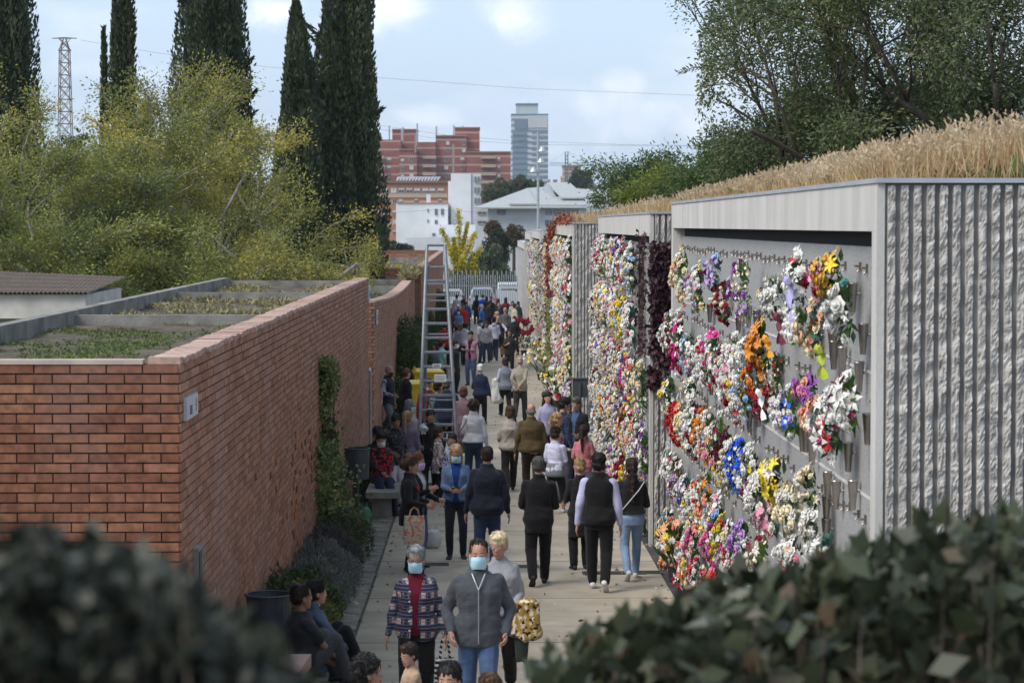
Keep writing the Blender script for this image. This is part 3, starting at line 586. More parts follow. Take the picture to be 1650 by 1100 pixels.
# orange brick school-like block with ribbon of windows
ob = thing('brick_block', 'orange brick block with rows of white shuttered windows behind the white building', 'building'); YO = 660
pbn(ob, 'wall', facade_mat('orange_brick', (.34,.145,.075), (.46,.29,.19), 6.0, .2, .12), 598, 721, 295, 460, YO, 30)
pbn(ob, 'pale_band', mat('pale_band', (.42,.30,.22), .8, .1), 598, 721, 312, 318.5, YO-.2, .2); pbn(ob, 'roof_edge', mat('roof_edge', (.19,.10,.075), .8, .1), 597, 722, 291.5, 295, YO-.6, 31)
wins(ob, [605,617.5,630,642.5,655.5,668,681,692,706], [303.5], 8.6, 7, YO-.01, 1); wins(ob, [608,617,633,643], [321,339,354,371], 5.5, 6.5, YO-.01, 1); wins(ob, [668,706], [321], 5.5, 5, YO-.01)
for k in range(14):
    a = at(640+5*k, 291, YO+4); mb = MB(); mb.hexa([(a.x-.3,YO+4,a.z-.1),(a.x,YO+4,a.z-.1),(a.x+.6,YO+5.5,a.z+rnd.uniform(.7,1.0)),(a.x-.1,YO+5.5,a.z+.9)]*1+[(a.x-.2,YO+4,a.z),(a.x+.1,YO+4,a.z),(a.x+.9,YO+5.5,a.z+1.1),(a.x+.1,YO+5.5,a.z+1.1)]); mb.build('solar_panel', M_steel, ob)
# white building
wb = thing('white_building', 'plain white building with narrow windows and a taller square block', 'building'); YW = 560; M_wht = mat('white_render', (.60,.61,.62), .85, .07, .3, detail=8)
pbn(wb, 'wall', M_wht, 638, 722, 328, 460, YW, 26); pbn(wb, 'tall_block', M_wht, 726.5, 759, 279.5, 460, YW+2, 12)
def side_face(par, name, m, x0, x1, y0, y1, Y0, dY):  # receding side wall that shows to the right
    a = at(x0, y0, Y0); b_ = at(x1, y1, Y0+dY); zt = a.z; mb = MB(); mb.hexa([(a.x-3,Y0+.02,b_.z-20),(a.x,Y0+.02,b_.z-20),(b_.x,Y0+dY,b_.z-20),(b_.x-3,Y0+dY,b_.z-20),(a.x-3,Y0+.02,zt-.02),(a.x,Y0+.02,zt-.02),(b_.x,Y0+dY,zt-.02),(b_.x-3,Y0+dY,zt-.02)]); return mb.build(name, m, par)
pbn(wb, 'side_wall', mat('white_side_shaded', (.50,.51,.53), .85, .07, .3), 759, 775, 279.8, 440, YW+2.4, 9)  # same white wall, its side shade painted in as a greyer colour
pbn(wb, 'link_wall', M_wht, 722, 727, 292, 460, YW+6, 10); pbn(wb, 'low_wing', M_wht, 690, 775, 362, 460, YW-6, 6); pbn(wb, 'lower_wing', mat('white_low', (.52,.53,.54), .85, .1, .3), 655, 770, 382, 460, YW-16, 9)
for (x, y, w, h, Yv) in ((765,285,2.6,9,YW+2.2),(770,285,2.6,9,YW+2.2),(765,302,2.6,9,YW+2.2),(770,302,2.6,9,YW+2.2),(765,319,2.6,9,YW+2.2),(770,319,2.6,9,YW+2.2),(701,337,3.8,9,YW),(711,337,3.8,9,YW),(721,337,3.8,9,YW+2),(701,355,3.8,6,YW),(719,354,5,7,YW+2),(689,337,1.5,4,YW),(689,354,1.5,4,YW),(697,376,4,4,YW-6)):
    a = at(x, y, Yv); b_ = at(x+w, y+h, Yv); window(wb, a.x, b_.z, b_.x-a.x, a.z-b_.z, Yv, 0)
pbn(wb, 'roof_edge', mat('roof_edge_red', (.30,.17,.13), .8, .1), 640, 722, 326.5, 328.2, YW-.2, 12)
pbn(wb, 'roof_tank', M_wht, 687, 693.5, 313, 327, YW+3, 4)
# grey metal roofed buildings
gb = thing('metal_roofed_building', 'white building under large pale grey metal hip and gable roofs', 'building'); YG = 420; M_mroof = mat('metal_roof', (.36,.37,.36), .5, .12, 1.2, metal=.2, stretch=(6,.4,.4))
M_gw = mat('grey_white_wall', (.44,.45,.47), .85, .1, .4)
pbn(gb, 'wall', M_gw, 786, 945, 334, 470, YG, 18)
def poly(par, name, m, pts, dy=None):                  # roof plane through photo points each at its own distance
    P_ = [at(*p) for p in pts]; mb = MB(); mb.add(P_+[Vector((p.x, p.y, p.z-.25)) for p in P_], [tuple(range(len(P_))), tuple(range(2*len(P_)-1, len(P_)-1, -1))]+[(i, i+len(P_), (i+1) % len(P_)+len(P_), (i+1) % len(P_)) for i in range(len(P_))]); return mb.build(name, m, par)
poly(gb, 'roof', M_mroof, [(765,334,YG-2),(872,334,YG-2),(890,300,YG+16),(850,303,YG+14)]); poly(gb, 'roof', M_mroof, [(820,328,YG-1),(866,328,YG-1),(851,303,YG+12),(849,303,YG+12)])
poly(gb, 'roof', M_mroof, [(866,330,YG-1),(945,330,YG-1),(942,318,YG+8),(856,316,YG+8)]); poly(gb, 'roof', M_mroof, [(858,327,YG+4),(903,327,YG+4),(882,294,YG+18),(872,305,YG+10)])
poly(gb, 'roof', M_mroof, [(905,318,YG+4),(945,318,YG+4),(918,294,YG+18),(882,294,YG+18)]); poly(gb, 'roof', M_mroof, [(768,333,YG),(821,330,YG),(852,303,YG+12),(838,312,YG+10)])
pbn(gb, 'gable_wall', M_gw, 902, 942, 316, 340, YG+5, 12); poly(gb, 'roof', M_mroof, [(925,330,YG+20),(990,338,YG+20),(985,305,YG+34),(925,304,YG+34)])
pbn(gb, 'side_wing', M_gw, 766, 787, 337, 470, YG+3, 10); pbn(gb, 'eave', mat('eave_white', (.5,.5,.5), .7, .1), 784, 946, 332.5, 335, YG-1.2, 2)
for (x, y, w, h) in ((801,337,13,8),(879,339,4,6),(885,339,4,6),(892,339,4,6),(899,339,4,6),(906,339,4,6),(914,339,4,6),(921,339,4,6),(928,339,4,6),(879,355,5,8),(886,355,5,8)): a = at(x,y,YG); b_ = at(x+w,y+h,YG); window(gb, a.x, b_.z, b_.x-a.x, a.z-b_.z, YG, 0)
for (x, y, w, h) in ((770,340,13,5),(770,355,13,5)): a = at(x,y,YG+3); b_ = at(x+w,y+h,YG+3); window(gb, a.x, b_.z, b_.x-a.x, a.z-b_.z, YG+3, .3)
# small far brick tower, crane, distant houses
fb = thing('brick_tower', 'small square orange brick tower block far away beside the crane', 'tower'); YF = 1700
pbn(fb, 'wall', facade_mat('far_brick', (.36,.17,.10), (.48,.33,.24), 4.2, 0, .3), 907, 935, 269, 330, YF, 14); pbn(fb, 'roof_edge', mat('roof_edge', (.19,.10,.075), .8, .1), 906, 936, 266.5, 269, YF-.5, 15)
for k in range(5): 
    for x in (910,917,925): a = at(x, 272+6*k, YF); b_ = at(x+4, 275+6*k, YF); window(fb, a.x, b_.z, b_.x-a.x, a.z-b_.z, YF, 0)
cr_ = thing('tower_crane', 'green tower crane with a long lattice jib above the far roofs', 'crane'); YC = 1300
M_crane = mat('crane_green', (.05,.13,.10), .6, .15); M_craneg = mat('crane_grey', (.22,.25,.27), .6, .15)
a = at(913, 244, YC); b_ = at(913, 330, YC); mb = MB()
for sx_ in (-.7,.7): mb.tube([(a.x+sx_, YC, b_.z-5), (a.x+sx_, YC, a.z)], .28, 5)
k = 0; z = b_.z
while z < a.z-2: mb.tube([(a.x-.7, YC, z), (a.x+.7, YC, z+1.6)], .16, 4); mb.tube([(a.x+.7, YC, z), (a.x-.7, YC, z+1.6)], .16, 4); z += 1.8
mb.build('mast', M_crane, cr_); j0 = at(885, 263, YC); j1 = at(1003, 262, YC); mb = MB(); n_ = 40
for t_ in range(n_):
    x0 = j0.x+(j1.x-j0.x)*t_/n_; x1 = j0.x+(j1.x-j0.x)*(t_+1)/n_; mb.tube([(x0,YC,j0.z-1.2),(x1,YC,j0.z-1.2)], .16, 4); mb.tube([(x0,YC,j0.z-1.2),((x0+x1)/2,YC,j0.z+.2)], .1, 4); mb.tube([((x0+x1)/2,YC,j0.z+.2),(x1,YC,j0.z-1.2)], .1, 4)
mb.tube([(j0.x,YC,j0.z+.2),(j1.x,YC,j0.z+.2)], .16, 4); mb.build('jib', M_craneg, cr_)
mb = MB(); mb.tube([(a.x,YC,a.z),(j0.x,YC,j0.z)], .07, 4); mb.tube([(a.x,YC,a.z),((a.x+j1.x)/2,YC,j0.z+.2)], .07, 4); mb.build('stay', M_craneg, cr_)
M_hw = [mat('far_house_%d' % i, c, .85, .15, .2) for i, c in enumerate([(.42,.40,.37),(.36,.26,.20),(.48,.46,.44),(.30,.20,.16)])]; M_hr = mat('far_roof', (.26,.13,.09), .85, .2, .2)
for k in range(20):
    px_ = 880+(k*11.7); Yv = rnd.uniform(1900, 3000); base = 306-rnd.random()*(10 if Yv > 2400 else 3); w = rnd.uniform(5, 11); h = rnd.uniform(5, 11)
    t_ = thing('distant_house', '', 'house', group='tiny houses on the far hillside'); wl = rnd.choice(range(4)); mb = MB(); pb(mb, px_, px_+w, base-h, base+25, Yv, 12); mb.build('wall', M_hw[wl], t_)
    mb = MB(); pb(mb, px_-.4, px_+w+.4, base-h-1.0, base-h, Yv-.6, 13); mb.build('roof', M_hr if k % 2 else M_hw[0], t_); mb = MB()
    for c in range(int(w/2.4)):
        for r_ in range(int(h/2.6)): a = at(px_+.8+2.4*c, base-h+1.4+2.5*r_, Yv); mb.box(a.x, a.x+1.0*Yv/2400, Yv-.15, Yv-.02, a.z-1.3, a.z)
    if mb.v: mb.build('window', M_glass, t_)
    t_['label'] = 'tiny far %s house with a %s roof, %s from the left on the hillside' % (['white','tan','pale','brick'][wl], 'red' if k % 2 else 'pale', ['first','second','third','fourth','fifth','sixth','seventh','eighth','ninth','tenth','eleventh','twelfth','thirteenth','fourteenth','fifteenth','sixteenth','seventeenth','eighteenth','nineteenth','twentieth'][k])
# street lamp column with three bell lamps
lp = thing('lamp_post', 'tall grey steel lighting mast with three bell shaped lamps', 'lamp post'); YL = 152; a = at(867, 213, YL); g_ = gz(YL)
mb = MB(); mb.tube([(a.x, YL, g_), (a.x, YL, (g_+a.z)/2), (a.x, YL, a.z)], [.10,.085,.075], 12); mb.build('mast', M_steel, lp)
for (dx, yy, hh) in ((.25,240,1),(.18,258,1),(-.28,273,1)):
    p = at(867, yy, YL); s_ = 1 if dx > 0 else -1; mb = MB(); mb.tube([(a.x, YL, p.z+.22), (a.x+dx*.9, YL, p.z+.24), (a.x+dx*1.0, YL, p.z+.12)], .022, 6); o = mb.build('lamp_arm', M_steel, lp)
    mb = MB(); mb.loft([[(a.x+dx+r_*math.cos(2*PI*i/14), YL+r_*math.sin(2*PI*i/14), p.z+zz) for i in range(14)] for (r_, zz) in ((.05,.16),(.10,.12),(.16,.02),(.27,-.14),(.28,-.17),(.2,-.19))]); mb.build('lamp_shade', mat('lamp_alu', (.42,.44,.46), .4, .08, metal=.5), lp, smooth=True)
# lattice pylon and the overhead lines
py = thing('electricity_pylon', 'rusty brown lattice electricity pylon rising behind the yellow leaved trees', 'pylon'); YP = 300; a = at(104, 62, YP); b_ = at(104, 180, YP); M_pyl = mat('pylon_steel', (.12,.09,.075), .8, .2)
mb = MB(); w0 = .68; zt_ = at(104,80,YP).z
for sx_ in (-1,1):
    for sy in (-1,1): mb.tube([(a.x+sx_*w0*1.5, YP+sy*w0, b_.z-12), (a.x+sx_*w0*.8, YP+sy*.6, zt_), (a.x+sx_*.12, YP, a.z)], .075, 4)
z = b_.z-12; k = 0
while z < zt_: 
    for sy in (-1,1): mb.tube([(a.x-w0*(1.05-.1*k/8), YP+sy*.7, z), (a.x+w0*(1.05-.1*k/8), YP+sy*.7, z+1.5)], .05, 4); mb.tube([(a.x+w0, YP+sy*.7, z), (a.x-w0, YP+sy*.7, z+1.5)], .05, 4); mb.tube([(a.x-w0, YP+sy*.7, z), (a.x+w0, YP+sy*.7, z)], .05, 4)
    z += 1.5; k += 1
mb.build('lattice_mast', M_pyl, py); mb = MB(); c0 = at(84, 62, YP); c1 = at(124, 66, YP); mb.tube([(c0.x,YP,c0.z),(c1.x,YP,c0.z)], .07, 4); mb.tube([(c0.x,YP,c0.z),(a.x,YP,a.z+.1)], .05, 4); mb.tube([(c1.x,YP,c0.z),(a.x,YP,a.z+.1)], .05, 4); mb.build('crossarm', M_pyl, py)
M_wire = mat('wire', (.12,.12,.13), .7, .1)
for (pts, Yv, lab, r_) in (([(130,65),(250,85),(430,108),(605,125),(850,143),(1150,155)], 300, 'thin overhead power line crossing the open sky above the tower', .022),
                       ([(598,200),(720,218),(830,227),(1000,233),(1200,236)], 300, 'upper of the two low power lines passing in front of the tower', .02), ([(598,206),(700,223),(850,233),(1180,236.5)], 300, 'lower of the two low power lines passing in front of the tower', .02),
                       ([(598,345),(700,338),(800,344),(900,343)], 250, 'cable strung in front of the white building', .018)):
    mb = MB(); P_ = [at(x, y, Yv) for x, y in pts]; Q = []
    for i in range(len(P_)-1):
        for t_ in range(6): Q.append(P_[i].lerp(P_[i+1], t_/6))
    Q.append(P_[-1]); mb.tube(Q, r_, 4); o = mb.build('power_line', M_wire, label=lab, cat='power line')
# picket fence closing the path
fc = thing('picket_fence', 'tall grey steel picket fence across the end of the path', 'fence'); YN = 160; gN = gz(YN); x0 = at(716, 440, YN).x; x1 = 2.5+.4; zt_ = at(780, 436, YN).z; zs_ = at(780, 443, YN).z; x = x0; k = 0
while x < x1: 
    mb = MB(); mb.box(x-.03, x+.03, YN-.03, YN+.03, gN, zt_ if k % 2 == 0 else zs_); mb.build('picket', M_steel, fc); x += .146; k += 1
mb = MB(); mb.box(x0, x1, YN+.031, YN+.07, gN+.25, gN+.31); mb.box(x0, x1, YN+.031, YN+.07, gN+1.9, gN+1.96); mb.build('rail', M_steel, fc)
# cars parked behind the fence
def wheel(par, x, y, z, r_=.33):
    mb = MB(); mb.tube([(x-.10, y, z), (x+.10, y, z)], r_, 16); w_ = mb.build('wheel', mat('tyre', (.02,.02,.02), .9, .1), par); mb = MB(); mb.tube([(x-.105, y, z), (x+.105, y, z)], r_*.6, 12); mb.build('rim', M_steel, w_)
def car(label, px_, ytop, Y, h, w, L_, col, van=False):
    a = at(px_, ytop, Y); g_ = gz(Y); t = thing('parked_car' if not van else 'parked_van', label, 'van' if van else 'car', (a.x, Y, g_)); m = mat('paint_%d' % int(col[2]*99), col, .3, .05, spec=.6)
    prof = [(.25,.46,1.0,.0),(.55,.5,1.0,0),(.92,.49,1.0,.02),(1.02,.47,.98,.05),(1.35,.42,.62,.18),(h-.06,.37,.55,.28),(h,.33,.5,.34)] if not van else [(.25,.48,1,0),(.9,.5,1,0),(1.2,.49,.99,0),(h-.25,.46,.95,.03),(h-.05,.43,.93,.05),(h,.38,.9,.1)]
    mb = MB(); mb.loft([[(w*q*cx, y_, z) for (cx, y_) in ((-1,L_*(f0*.5)+0),(-.9,f0*.3),(.9,f0*.3),(1,f0*.5+.1),(1,L_*e),(.85,L_*e+.12),(-.85,L_*e+.12),(-1,L_*e))] for (z, q, e, f0) in [(z, q, e, f) for (z, q, e, f) in prof]]); mb.build('body', m, t)
    mb = MB(); z0_, z1_ = (1.02, h-.10) if not van else (1.15, h-.35); mb.hexa([(-w*.40,.05 if van else .0,z0_),(w*.40,.0,z0_),(w*.40,.1,z0_),(-w*.40,.1,z0_),(-w*.33,.06 if not van else -.01,z1_),(w*.33,.06 if not van else -.01,z1_),(w*.33,.4,z1_),(-w*.33,.4,z1_)]); mb.build('rear_window', M_glass, t)
    for sd in (-1,1): mb = MB(); mb.box(sd*w*.46-.09, sd*w*.46+.05, -.02, .1, .78, .98); mb.build('tail_light', mat('tail_red', (.5,.02,.02), .3, .1), t); wheel(t, sd*w*.43, .75, .33); wheel(t, sd*w*.43, L_-.8, .33)
    mb = MB(); mb.box(-.26,.26,-.03,-.01,.55,.66); mb.build('number_plate', mat('plate_white', (.6,.6,.58), .5, .05), t); mb = MB(); mb.box(-w*.48, w*.48, -.06, .1, .32, .52); mb.build('bumper', mat('bumper_grey', (.08,.085,.09), .7, .1), t)
    mb = MB(); mb.tube([(-w*.30,.6,h+.03),(-w*.30,L_*.5,h+.03)], .02, 5); mb.tube([(w*.30,.6,h+.03),(w*.30,L_*.5,h+.03)], .02, 5); mb.build('roof_rail', M_steel, t)
    return t
car('silver blue car seen from behind through the picket fence', 777, 465, 167, 1.65, 1.85, 4.3, (.30,.36,.43))
car('white van with dark windows beyond the right end of the picket fence', 822, 459, 167, 1.95, 1.9, 4.9, (.50,.53,.57), True)
car('pale car mostly hidden behind the ladder and the end brick wall', 727, 470, 169, 1.5, 1.8, 4.2, (.42,.43,.45))
# ---------------------------------------------------------------- trees and plants
def bark(name, c): return mat(name, c, .95, .4, 8, .6, 30, stretch=(1,1,.3))
def cypress(label, pxc, pw, ytop, Y, ybase_z=None, lean=0, shoots=0, nleaf=26000, taper=2.2, seed=1, group='cypresses behind the brick buildings'):
    q = np.random.RandomState(seed); c = at(pxc, 400, Y); zt = at(pxc, ytop, Y).z; zb = gz(Y); H_ = zt-zb; Rm = pw/2*Y/F
    t = thing('cypress_tree', label, 'tree', (c.x, Y, zb), 0, group)
    mb = MB(); mb.tube([(0,0,0),(0,0,H_*.5),(0,0,H_*.9)], [.25,.16,.04], 8); mb.build('trunk', bark('bark_cypress', (.07,.05,.04)), t)
    def prof(f_): return Rm*(min(1, (f_+.03)/.12)**.6)*(1-f_**taper)**.75
    nb = 46; ba = q.rand(nb)*2*PI; br = q.rand(nb); 
    f_ = q.rand(nleaf)**.85; th = q.rand(nleaf)*2*PI
    lob = 1 + .17*np.sin(th*5+f_*9) + .10*np.sin(th*11+f_*21+2) + .10*np.sin(th*3-f_*14)
    rr = np.array([prof(x) for x in f_])*lob*(1-.30*q.rand(nleaf)**2); rr += Rm*.10*(q.rand(nleaf) < .06)*q.rand(nleaf)
    P = np.stack([rr*np.cos(th)+lean*f_, rr*np.sin(th), f_*H_], 1)
    D = np.stack([np.cos(th)*.30+q.normal(0,.22,nleaf), np.sin(th)*.30+q.normal(0,.22,nleaf), np.ones(nleaf)], 1)
    if shoots:
        for k in range(shoots):
            a = q.rand()*2*PI; f0 = q.rand()*.75+.1; n = 130; s_ = q.rand(n)*1.0; r0 = prof(f0); L_ = Rm*(.3+.35*q.rand())
            base = np.array([r0*.8*math.cos(a), r0*.8*math.sin(a), f0*H_]); d = np.array([math.cos(a)*.8, math.sin(a)*.8, .75])
            P = np.vstack([P, base+np.outer(s_*L_, d)+q.normal(0,.07*Rm/1.8,(n,3))*(1-s_[:,None]*.7)]); D = np.vstack([D, np.tile(d, (n,1))+q.normal(0,.3,(n,3))])
    L_ = q.uniform(.10,.26,len(P))*max(.8, min(1.4, Y/90)); me = leafmesh('crown', P, D, L_, L_*.42, leafmat('cypress_leaf', [(.020,.032,.018),(.038,.056,.028),(.065,.085,.038),(.10,.115,.05)], .12, nscale=1.3, namp=.4))
    cr = obj('crown', me, t)
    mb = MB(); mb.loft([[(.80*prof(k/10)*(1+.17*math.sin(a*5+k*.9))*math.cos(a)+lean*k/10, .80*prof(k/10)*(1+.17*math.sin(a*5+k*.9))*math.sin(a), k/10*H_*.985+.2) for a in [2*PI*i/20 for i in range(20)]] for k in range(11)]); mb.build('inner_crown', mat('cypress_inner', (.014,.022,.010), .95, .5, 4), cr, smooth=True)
    return t
cypress('broad dark cypress cut off by the left edge of the picture', 8, 118, -420, 88, nleaf=32000, seed=2, shoots=10)
cypress('slender dark cypress column rising above the yellowing trees at the left', 200, 46, -160, 96, nleaf=14000, seed=3, taper=3)
cypress('tiny thin cypress just left of the slender cypress column', 170, 16, 48, 100, nleaf=4000, seed=4)
cypress('thick dark cypress in the middle left, its top cut off by the frame', 345, 132, -330, 90, nleaf=42000, seed=5, shoots=26)
cypress('tall dark cypress standing just left of the brick apartments', 553, 116, -220, 88, nleaf=42000, seed=6, shoots=26, lean=.2)
cypress('shorter cypress leaning against the left side of the tall cypress by the apartments', 492, 86, 4, 86, nleaf=26000, seed=7, shoots=22, lean=-.3)
cypress('low narrow cypress half hidden among the yellowing trees', 236, 62, 172, 92, nleaf=9000, seed=8, group='cypresses behind the brick buildings')
cypress('small dark green cypress in front of the orange brick block', 618, 24, 352, 230, nleaf=6000, seed=9)
# branching broadleaf trees
def grow(q, base, dir_, L_, r, depth, segs, tips, droop=.0, spread=.6, nch=(2,4), shrink=.72):
    p = np.array(base, float); d = np.array(dir_, float); d /= np.linalg.norm(d); pts = [p.copy()]; n = 4
    for i in range(n):
        d = d+q.normal(0,.14,3)+np.array([0,0,-droop*(1 if depth < 3 else 0)]); d /= np.linalg.norm(d); p = p+d*L_/n; pts.append(p.copy())
        if depth <= 1 or (depth == 2 and i > 1): tips.append((p.copy(), d.copy(), L_))
    segs.append((pts, r, r*.62))
    if depth > 0:
        for k in range(q.randint(nch[0], nch[1]+1)):
            i = q.randint(2, n+1) if k else n; a = q.normal(0,1,3); a -= d*a.dot(d); a /= np.linalg.norm(a); nd = d+a*spread*q.uniform(.6,1.3)
            grow(q, pts[i], nd, L_*shrink*q.uniform(.8,1.15), r*.6, depth-1, segs, tips, droop, spread, nch, shrink)
def broadleaf(name, label, base, stems, h, seed, leafm_, leaf=(.05,.02), per=40, clump=.25, depth=4, droop=.02, spread=.55, lean=(0,0), group=None, nch=(2,3), r0=.12, barkc=(.10,.085,.07), shrink=.72, zmin=None, cat='tree', dens=None, flat=None, fan=.35, l0=.36, xmin=None, xmax=None, tipd=1):
    q = np.random.RandomState(seed); t = thing(name, label, cat, base, 0, group); segs = []; tips = []
    for k in range(stems):
        a = 2*PI*k/stems+q.rand(); d = (math.cos(a)*fan*(stems > 1)+lean[0], math.sin(a)*fan*(stems > 1)+lean[1], 1)
        grow(q, (0.1*math.cos(a)*(stems>1), .1*math.sin(a)*(stems>1), 0), d, h*l0*q.uniform(.85,1.1), r0, depth, segs, tips, droop, spread, nch, shrink)
    mb = MB(); tr = MB()
    for (pts, ra, rb) in segs: 
        n = len(pts)
        if xmax is not None and max(p[0] for p in pts)+base[0] > xmax: continue
        if xmin is not None and min(p[0] for p in pts)+base[0] < xmin: continue
        if 1: tr.tube(pts, [ra+(rb-ra)*i/(n-1) for i in range(n)], 7 if ra > .03 else 4)
    tr.build('trunk', bark('bark_%s' % name, barkc), t, smooth=True)
    P = []; D = []
    for (p, d, L_) in tips:
        if dens is not None and q.rand() > dens(p+np.array(base)): continue
        n = q.poisson(per); c = clump*q.uniform(.5,1.2)
        off = q.normal(0, 1, (n,3))*c*np.array([1,1,.7]); P.append(p+off); D.append(off/c*.6+d*.8+np.array([0,0,-.35])+q.normal(0,.5,(n,3)))
    P = np.vstack(P); D = np.vstack(D)
    if xmin is not None: k = P[:,0]+base[0] > xmin; P = P[k]; D = D[k]
    if xmax is not None: k = P[:,0]+base[0] < xmax; P = P[k]; D = D[k]
    L_ = q.uniform(.7,1.25,len(P))*leaf[0]
    if zmin is not None: k = P[:,2] > zmin-base[2]; P = P[k]; D = D[k]; L_ = L_[k]
    cr = obj('crown', leafmesh('crown', P, D, L_, L_*leaf[1]/leaf[0], leafm_, fold=.15), t)
    if mb.v: mb.build('branch', bark('bark_%s' % name, barkc), cr)
    return t, len(P)
ML_elm = leafmat('elm_leaf', [(.06,.072,.026),(.14,.155,.042),(.27,.265,.065),(.43,.37,.085),(.58,.43,.09)], .4, nscale=.5, namp=.65)
ML_elmg = leafmat('elm_leaf_green', [(.05,.07,.028),(.11,.135,.042),(.185,.21,.06),(.29,.29,.075),(.42,.36,.08)], .35, nscale=.5, namp=.55)
for k, (px_, Y_, h_, sd_, lab, m_, st) in enumerate([
  (60, 58, 8.4, 21, 'yellowing broadleaf tree at the far left in front of the broad cypress', ML_elmg, 3),
  (165, 64, 11.0, 22, 'tall yellow topped broadleaf tree in front of the slender cypress', ML_elm, 3),
  (262, 57, 8.6, 23, 'leaning olive green broadleaf tree with a dark forked trunk', ML_elmg, 2),
  (352, 64, 11.2, 24, 'yellowest and tallest broadleaf tree, in front of the thick cypress', ML_elm, 3),
  (440, 60, 8.2, 25, 'thin half bare broadleaf tree with grey twigs left of the pair of cypresses', ML_elm, 2),
  (500, 58, 6.0, 26, 'low spreading yellow green tree in front of the pair of cypresses', ML_elm, 3),
  (-40, 54, 7.6, 27, 'green broadleaf tree partly outside the left edge', ML_elmg, 3),
  (115, 55, 6.6, 28, 'lower drooping green tree beside the tiled pavilion', ML_elmg, 3)]):
    c = at(px_, 400, Y_); broadleaf('broadleaf_tree', lab, (c.x, Y_, gz(Y_)), st, h_, sd_, m_, leaf=(.085,.038), per=72 if k not in (4,) else 40, clump=.23, depth=4, droop=.03, spread=.62, xmax=-2.75, group='yellowing trees behind the brick buildings', nch=(2,3), r0=.13, barkc=(.26,.24,.21))
ML_r = leafmat('dark_shrub_leaf', [(.034,.050,.024),(.058,.084,.036),(.095,.125,.05),(.15,.17,.065),(.23,.20,.075)], .3, nscale=.9, namp=.4)
ML_rb = leafmat('bright_shrub_leaf', [(.03,.05,.015),(.055,.09,.022),(.09,.14,.035),(.15,.19,.05)], .35, nscale=.9)
for k, (px_, Y_, h_, sd_, st, lab, ln) in enumerate([
  (1290, 31, 4.2, 31, 4, 'leafy many stemmed tree leaning out to the left above the nearest niche block', (-.20,0)),
  (1370, 29, 4.6, 32, 4, 'many stemmed dark leafy tree behind the middle of the dry grass', (0,0)),
  (1470, 30, 5.0, 33, 5, 'dark leafy tree with thin upright stems behind the tallest dry grass', (0,0)),
  (1590, 28, 5.0, 34, 4, 'dark leafy tree at the right edge above the ribbed end wall', (0,0)),
  (1420, 35, 5.8, 35, 3, 'taller leafy tree standing further back above the nearest niche block', (0,0)),
  (1700, 31, 5.0, 36, 4, 'leafy tree mostly outside the right edge of the picture', (0,0))]):
    c = at(px_, 300, Y_); zb = bankz(c.x, Y_) if c.x > 8 else zt1-.05; broadleaf('leafy_tree', lab, (c.x, Y_, zb), st, h_, sd_, ML_r, leaf=(.058,.023), per=24, clump=.19, xmin=2.7+.2*(k==0), depth=4, zmin=zt1+.25, droop=.0, spread=.55, lean=ln, l0=.34, group='trees on the bank above the niche blocks', nch=(2,3), r0=.045, barkc=(.06,.05,.042), fan=.75)
for k, (px_, Y_, h_, sd_) in enumerate([(1235,33,1.5,151),(1320,31,1.7,152),(1400,30,1.9,153),(1500,29,2.2,154),(1590,29.5,2.2,155),(1460,34,2.4,156),(1660,28,2.0,157)]):
    c = at(px_, 300, Y_); zb = bankz(c.x, Y_) if c.x > 8 else zt1-.05
    broadleaf('leafy_bush', 'dark leafy bush under the leafy trees, %s from the left behind the dry grass' % ['first','second','third','fifth','sixth','fourth','seventh'][k], (c.x, Y_, zb), 7, h_, sd_, ML_r, leaf=(.056,.023), per=15, clump=.17, depth=3, spread=.55, group='bushes under the trees above the nearest block', r0=.025, barkc=(.06,.05,.042), fan=.55, l0=.36, cat='bush', xmin=3.0)
# long arching shoots that break the outline on the left of that tree
for k, (pts, lab) in enumerate([([(1210,100),(1165,55),(1140,50),(1128,54)],0),([(1205,150),(1160,110),(1120,108),(1092,118)],0),([(1200,195),(1170,160),(1150,150),(1140,170)],0)]):
    mb = MB(); Q = [at(x, y, 30.5) for x, y in pts]; 
    t = thing('tree_shoot', ['uppermost arching leafy shoot','longest arching leafy shoot, reaching furthest left','lowest arching leafy shoot'][k]+' at the left of the dark trees', 'branch', group='arching shoots over the sky'); mb.tube(Q, [.012,.009,.006,.004], 5); mb.build('stem', bark('bark_shoot', (.08,.07,.05)), t)
    P = []; D = []
    for i in range(3):
        d = (Q[i+1]-Q[i])
        for s_ in range(16):
            b_ = Q[i]+d*(s_/16); side = 1 if s_ % 2 else -1; P.append(b_); D.append((d.normalized()*.7+Vector((0, rnd.gauss(0,.5), side*.8+rnd.gauss(0,.2)))))
    obj('leaves', leafmesh('leaves', np.array([tuple(p) for p in P]), np.array([tuple(p) for p in D]), nr.uniform(.06,.10,len(P)), .024, ML_rb, fold=.2), t)
# brighter bushes further along the bank
for k, (px_, Y_, h_, sd_, lab) in enumerate([(1040, 62, 2.3, 41, 'bright green bush on the bank above the second niche block'),(1095, 56, 1.9, 42, 'yellow green feathery bush beside the bright green bush'),(1150, 50, 2.3, 43, 'green bush on the bank where the dry grass begins'),(1010, 70, 1.8, 44, 'farther small bush at the left end of the bank'),(1195, 44, 1.9, 45, 'green bush tucked below the leaning leafy tree')]):
    c = at(px_, 300, Y_); zb = 5.05 if c.x < 8.3 else bankz(c.x, Y_); broadleaf('bush', lab, (c.x, Y_, zb-.1), 6, h_, sd_, ML_rb if k != 1 else leafmat('yellow_green_leaf', [(.10,.13,.02),(.19,.22,.04),(.28,.28,.06)], .35), leaf=(.10,.035), per=16, clump=.17, depth=3, spread=.5, group='bushes on the bank', r0=.03, cat='bush', fan=.5)
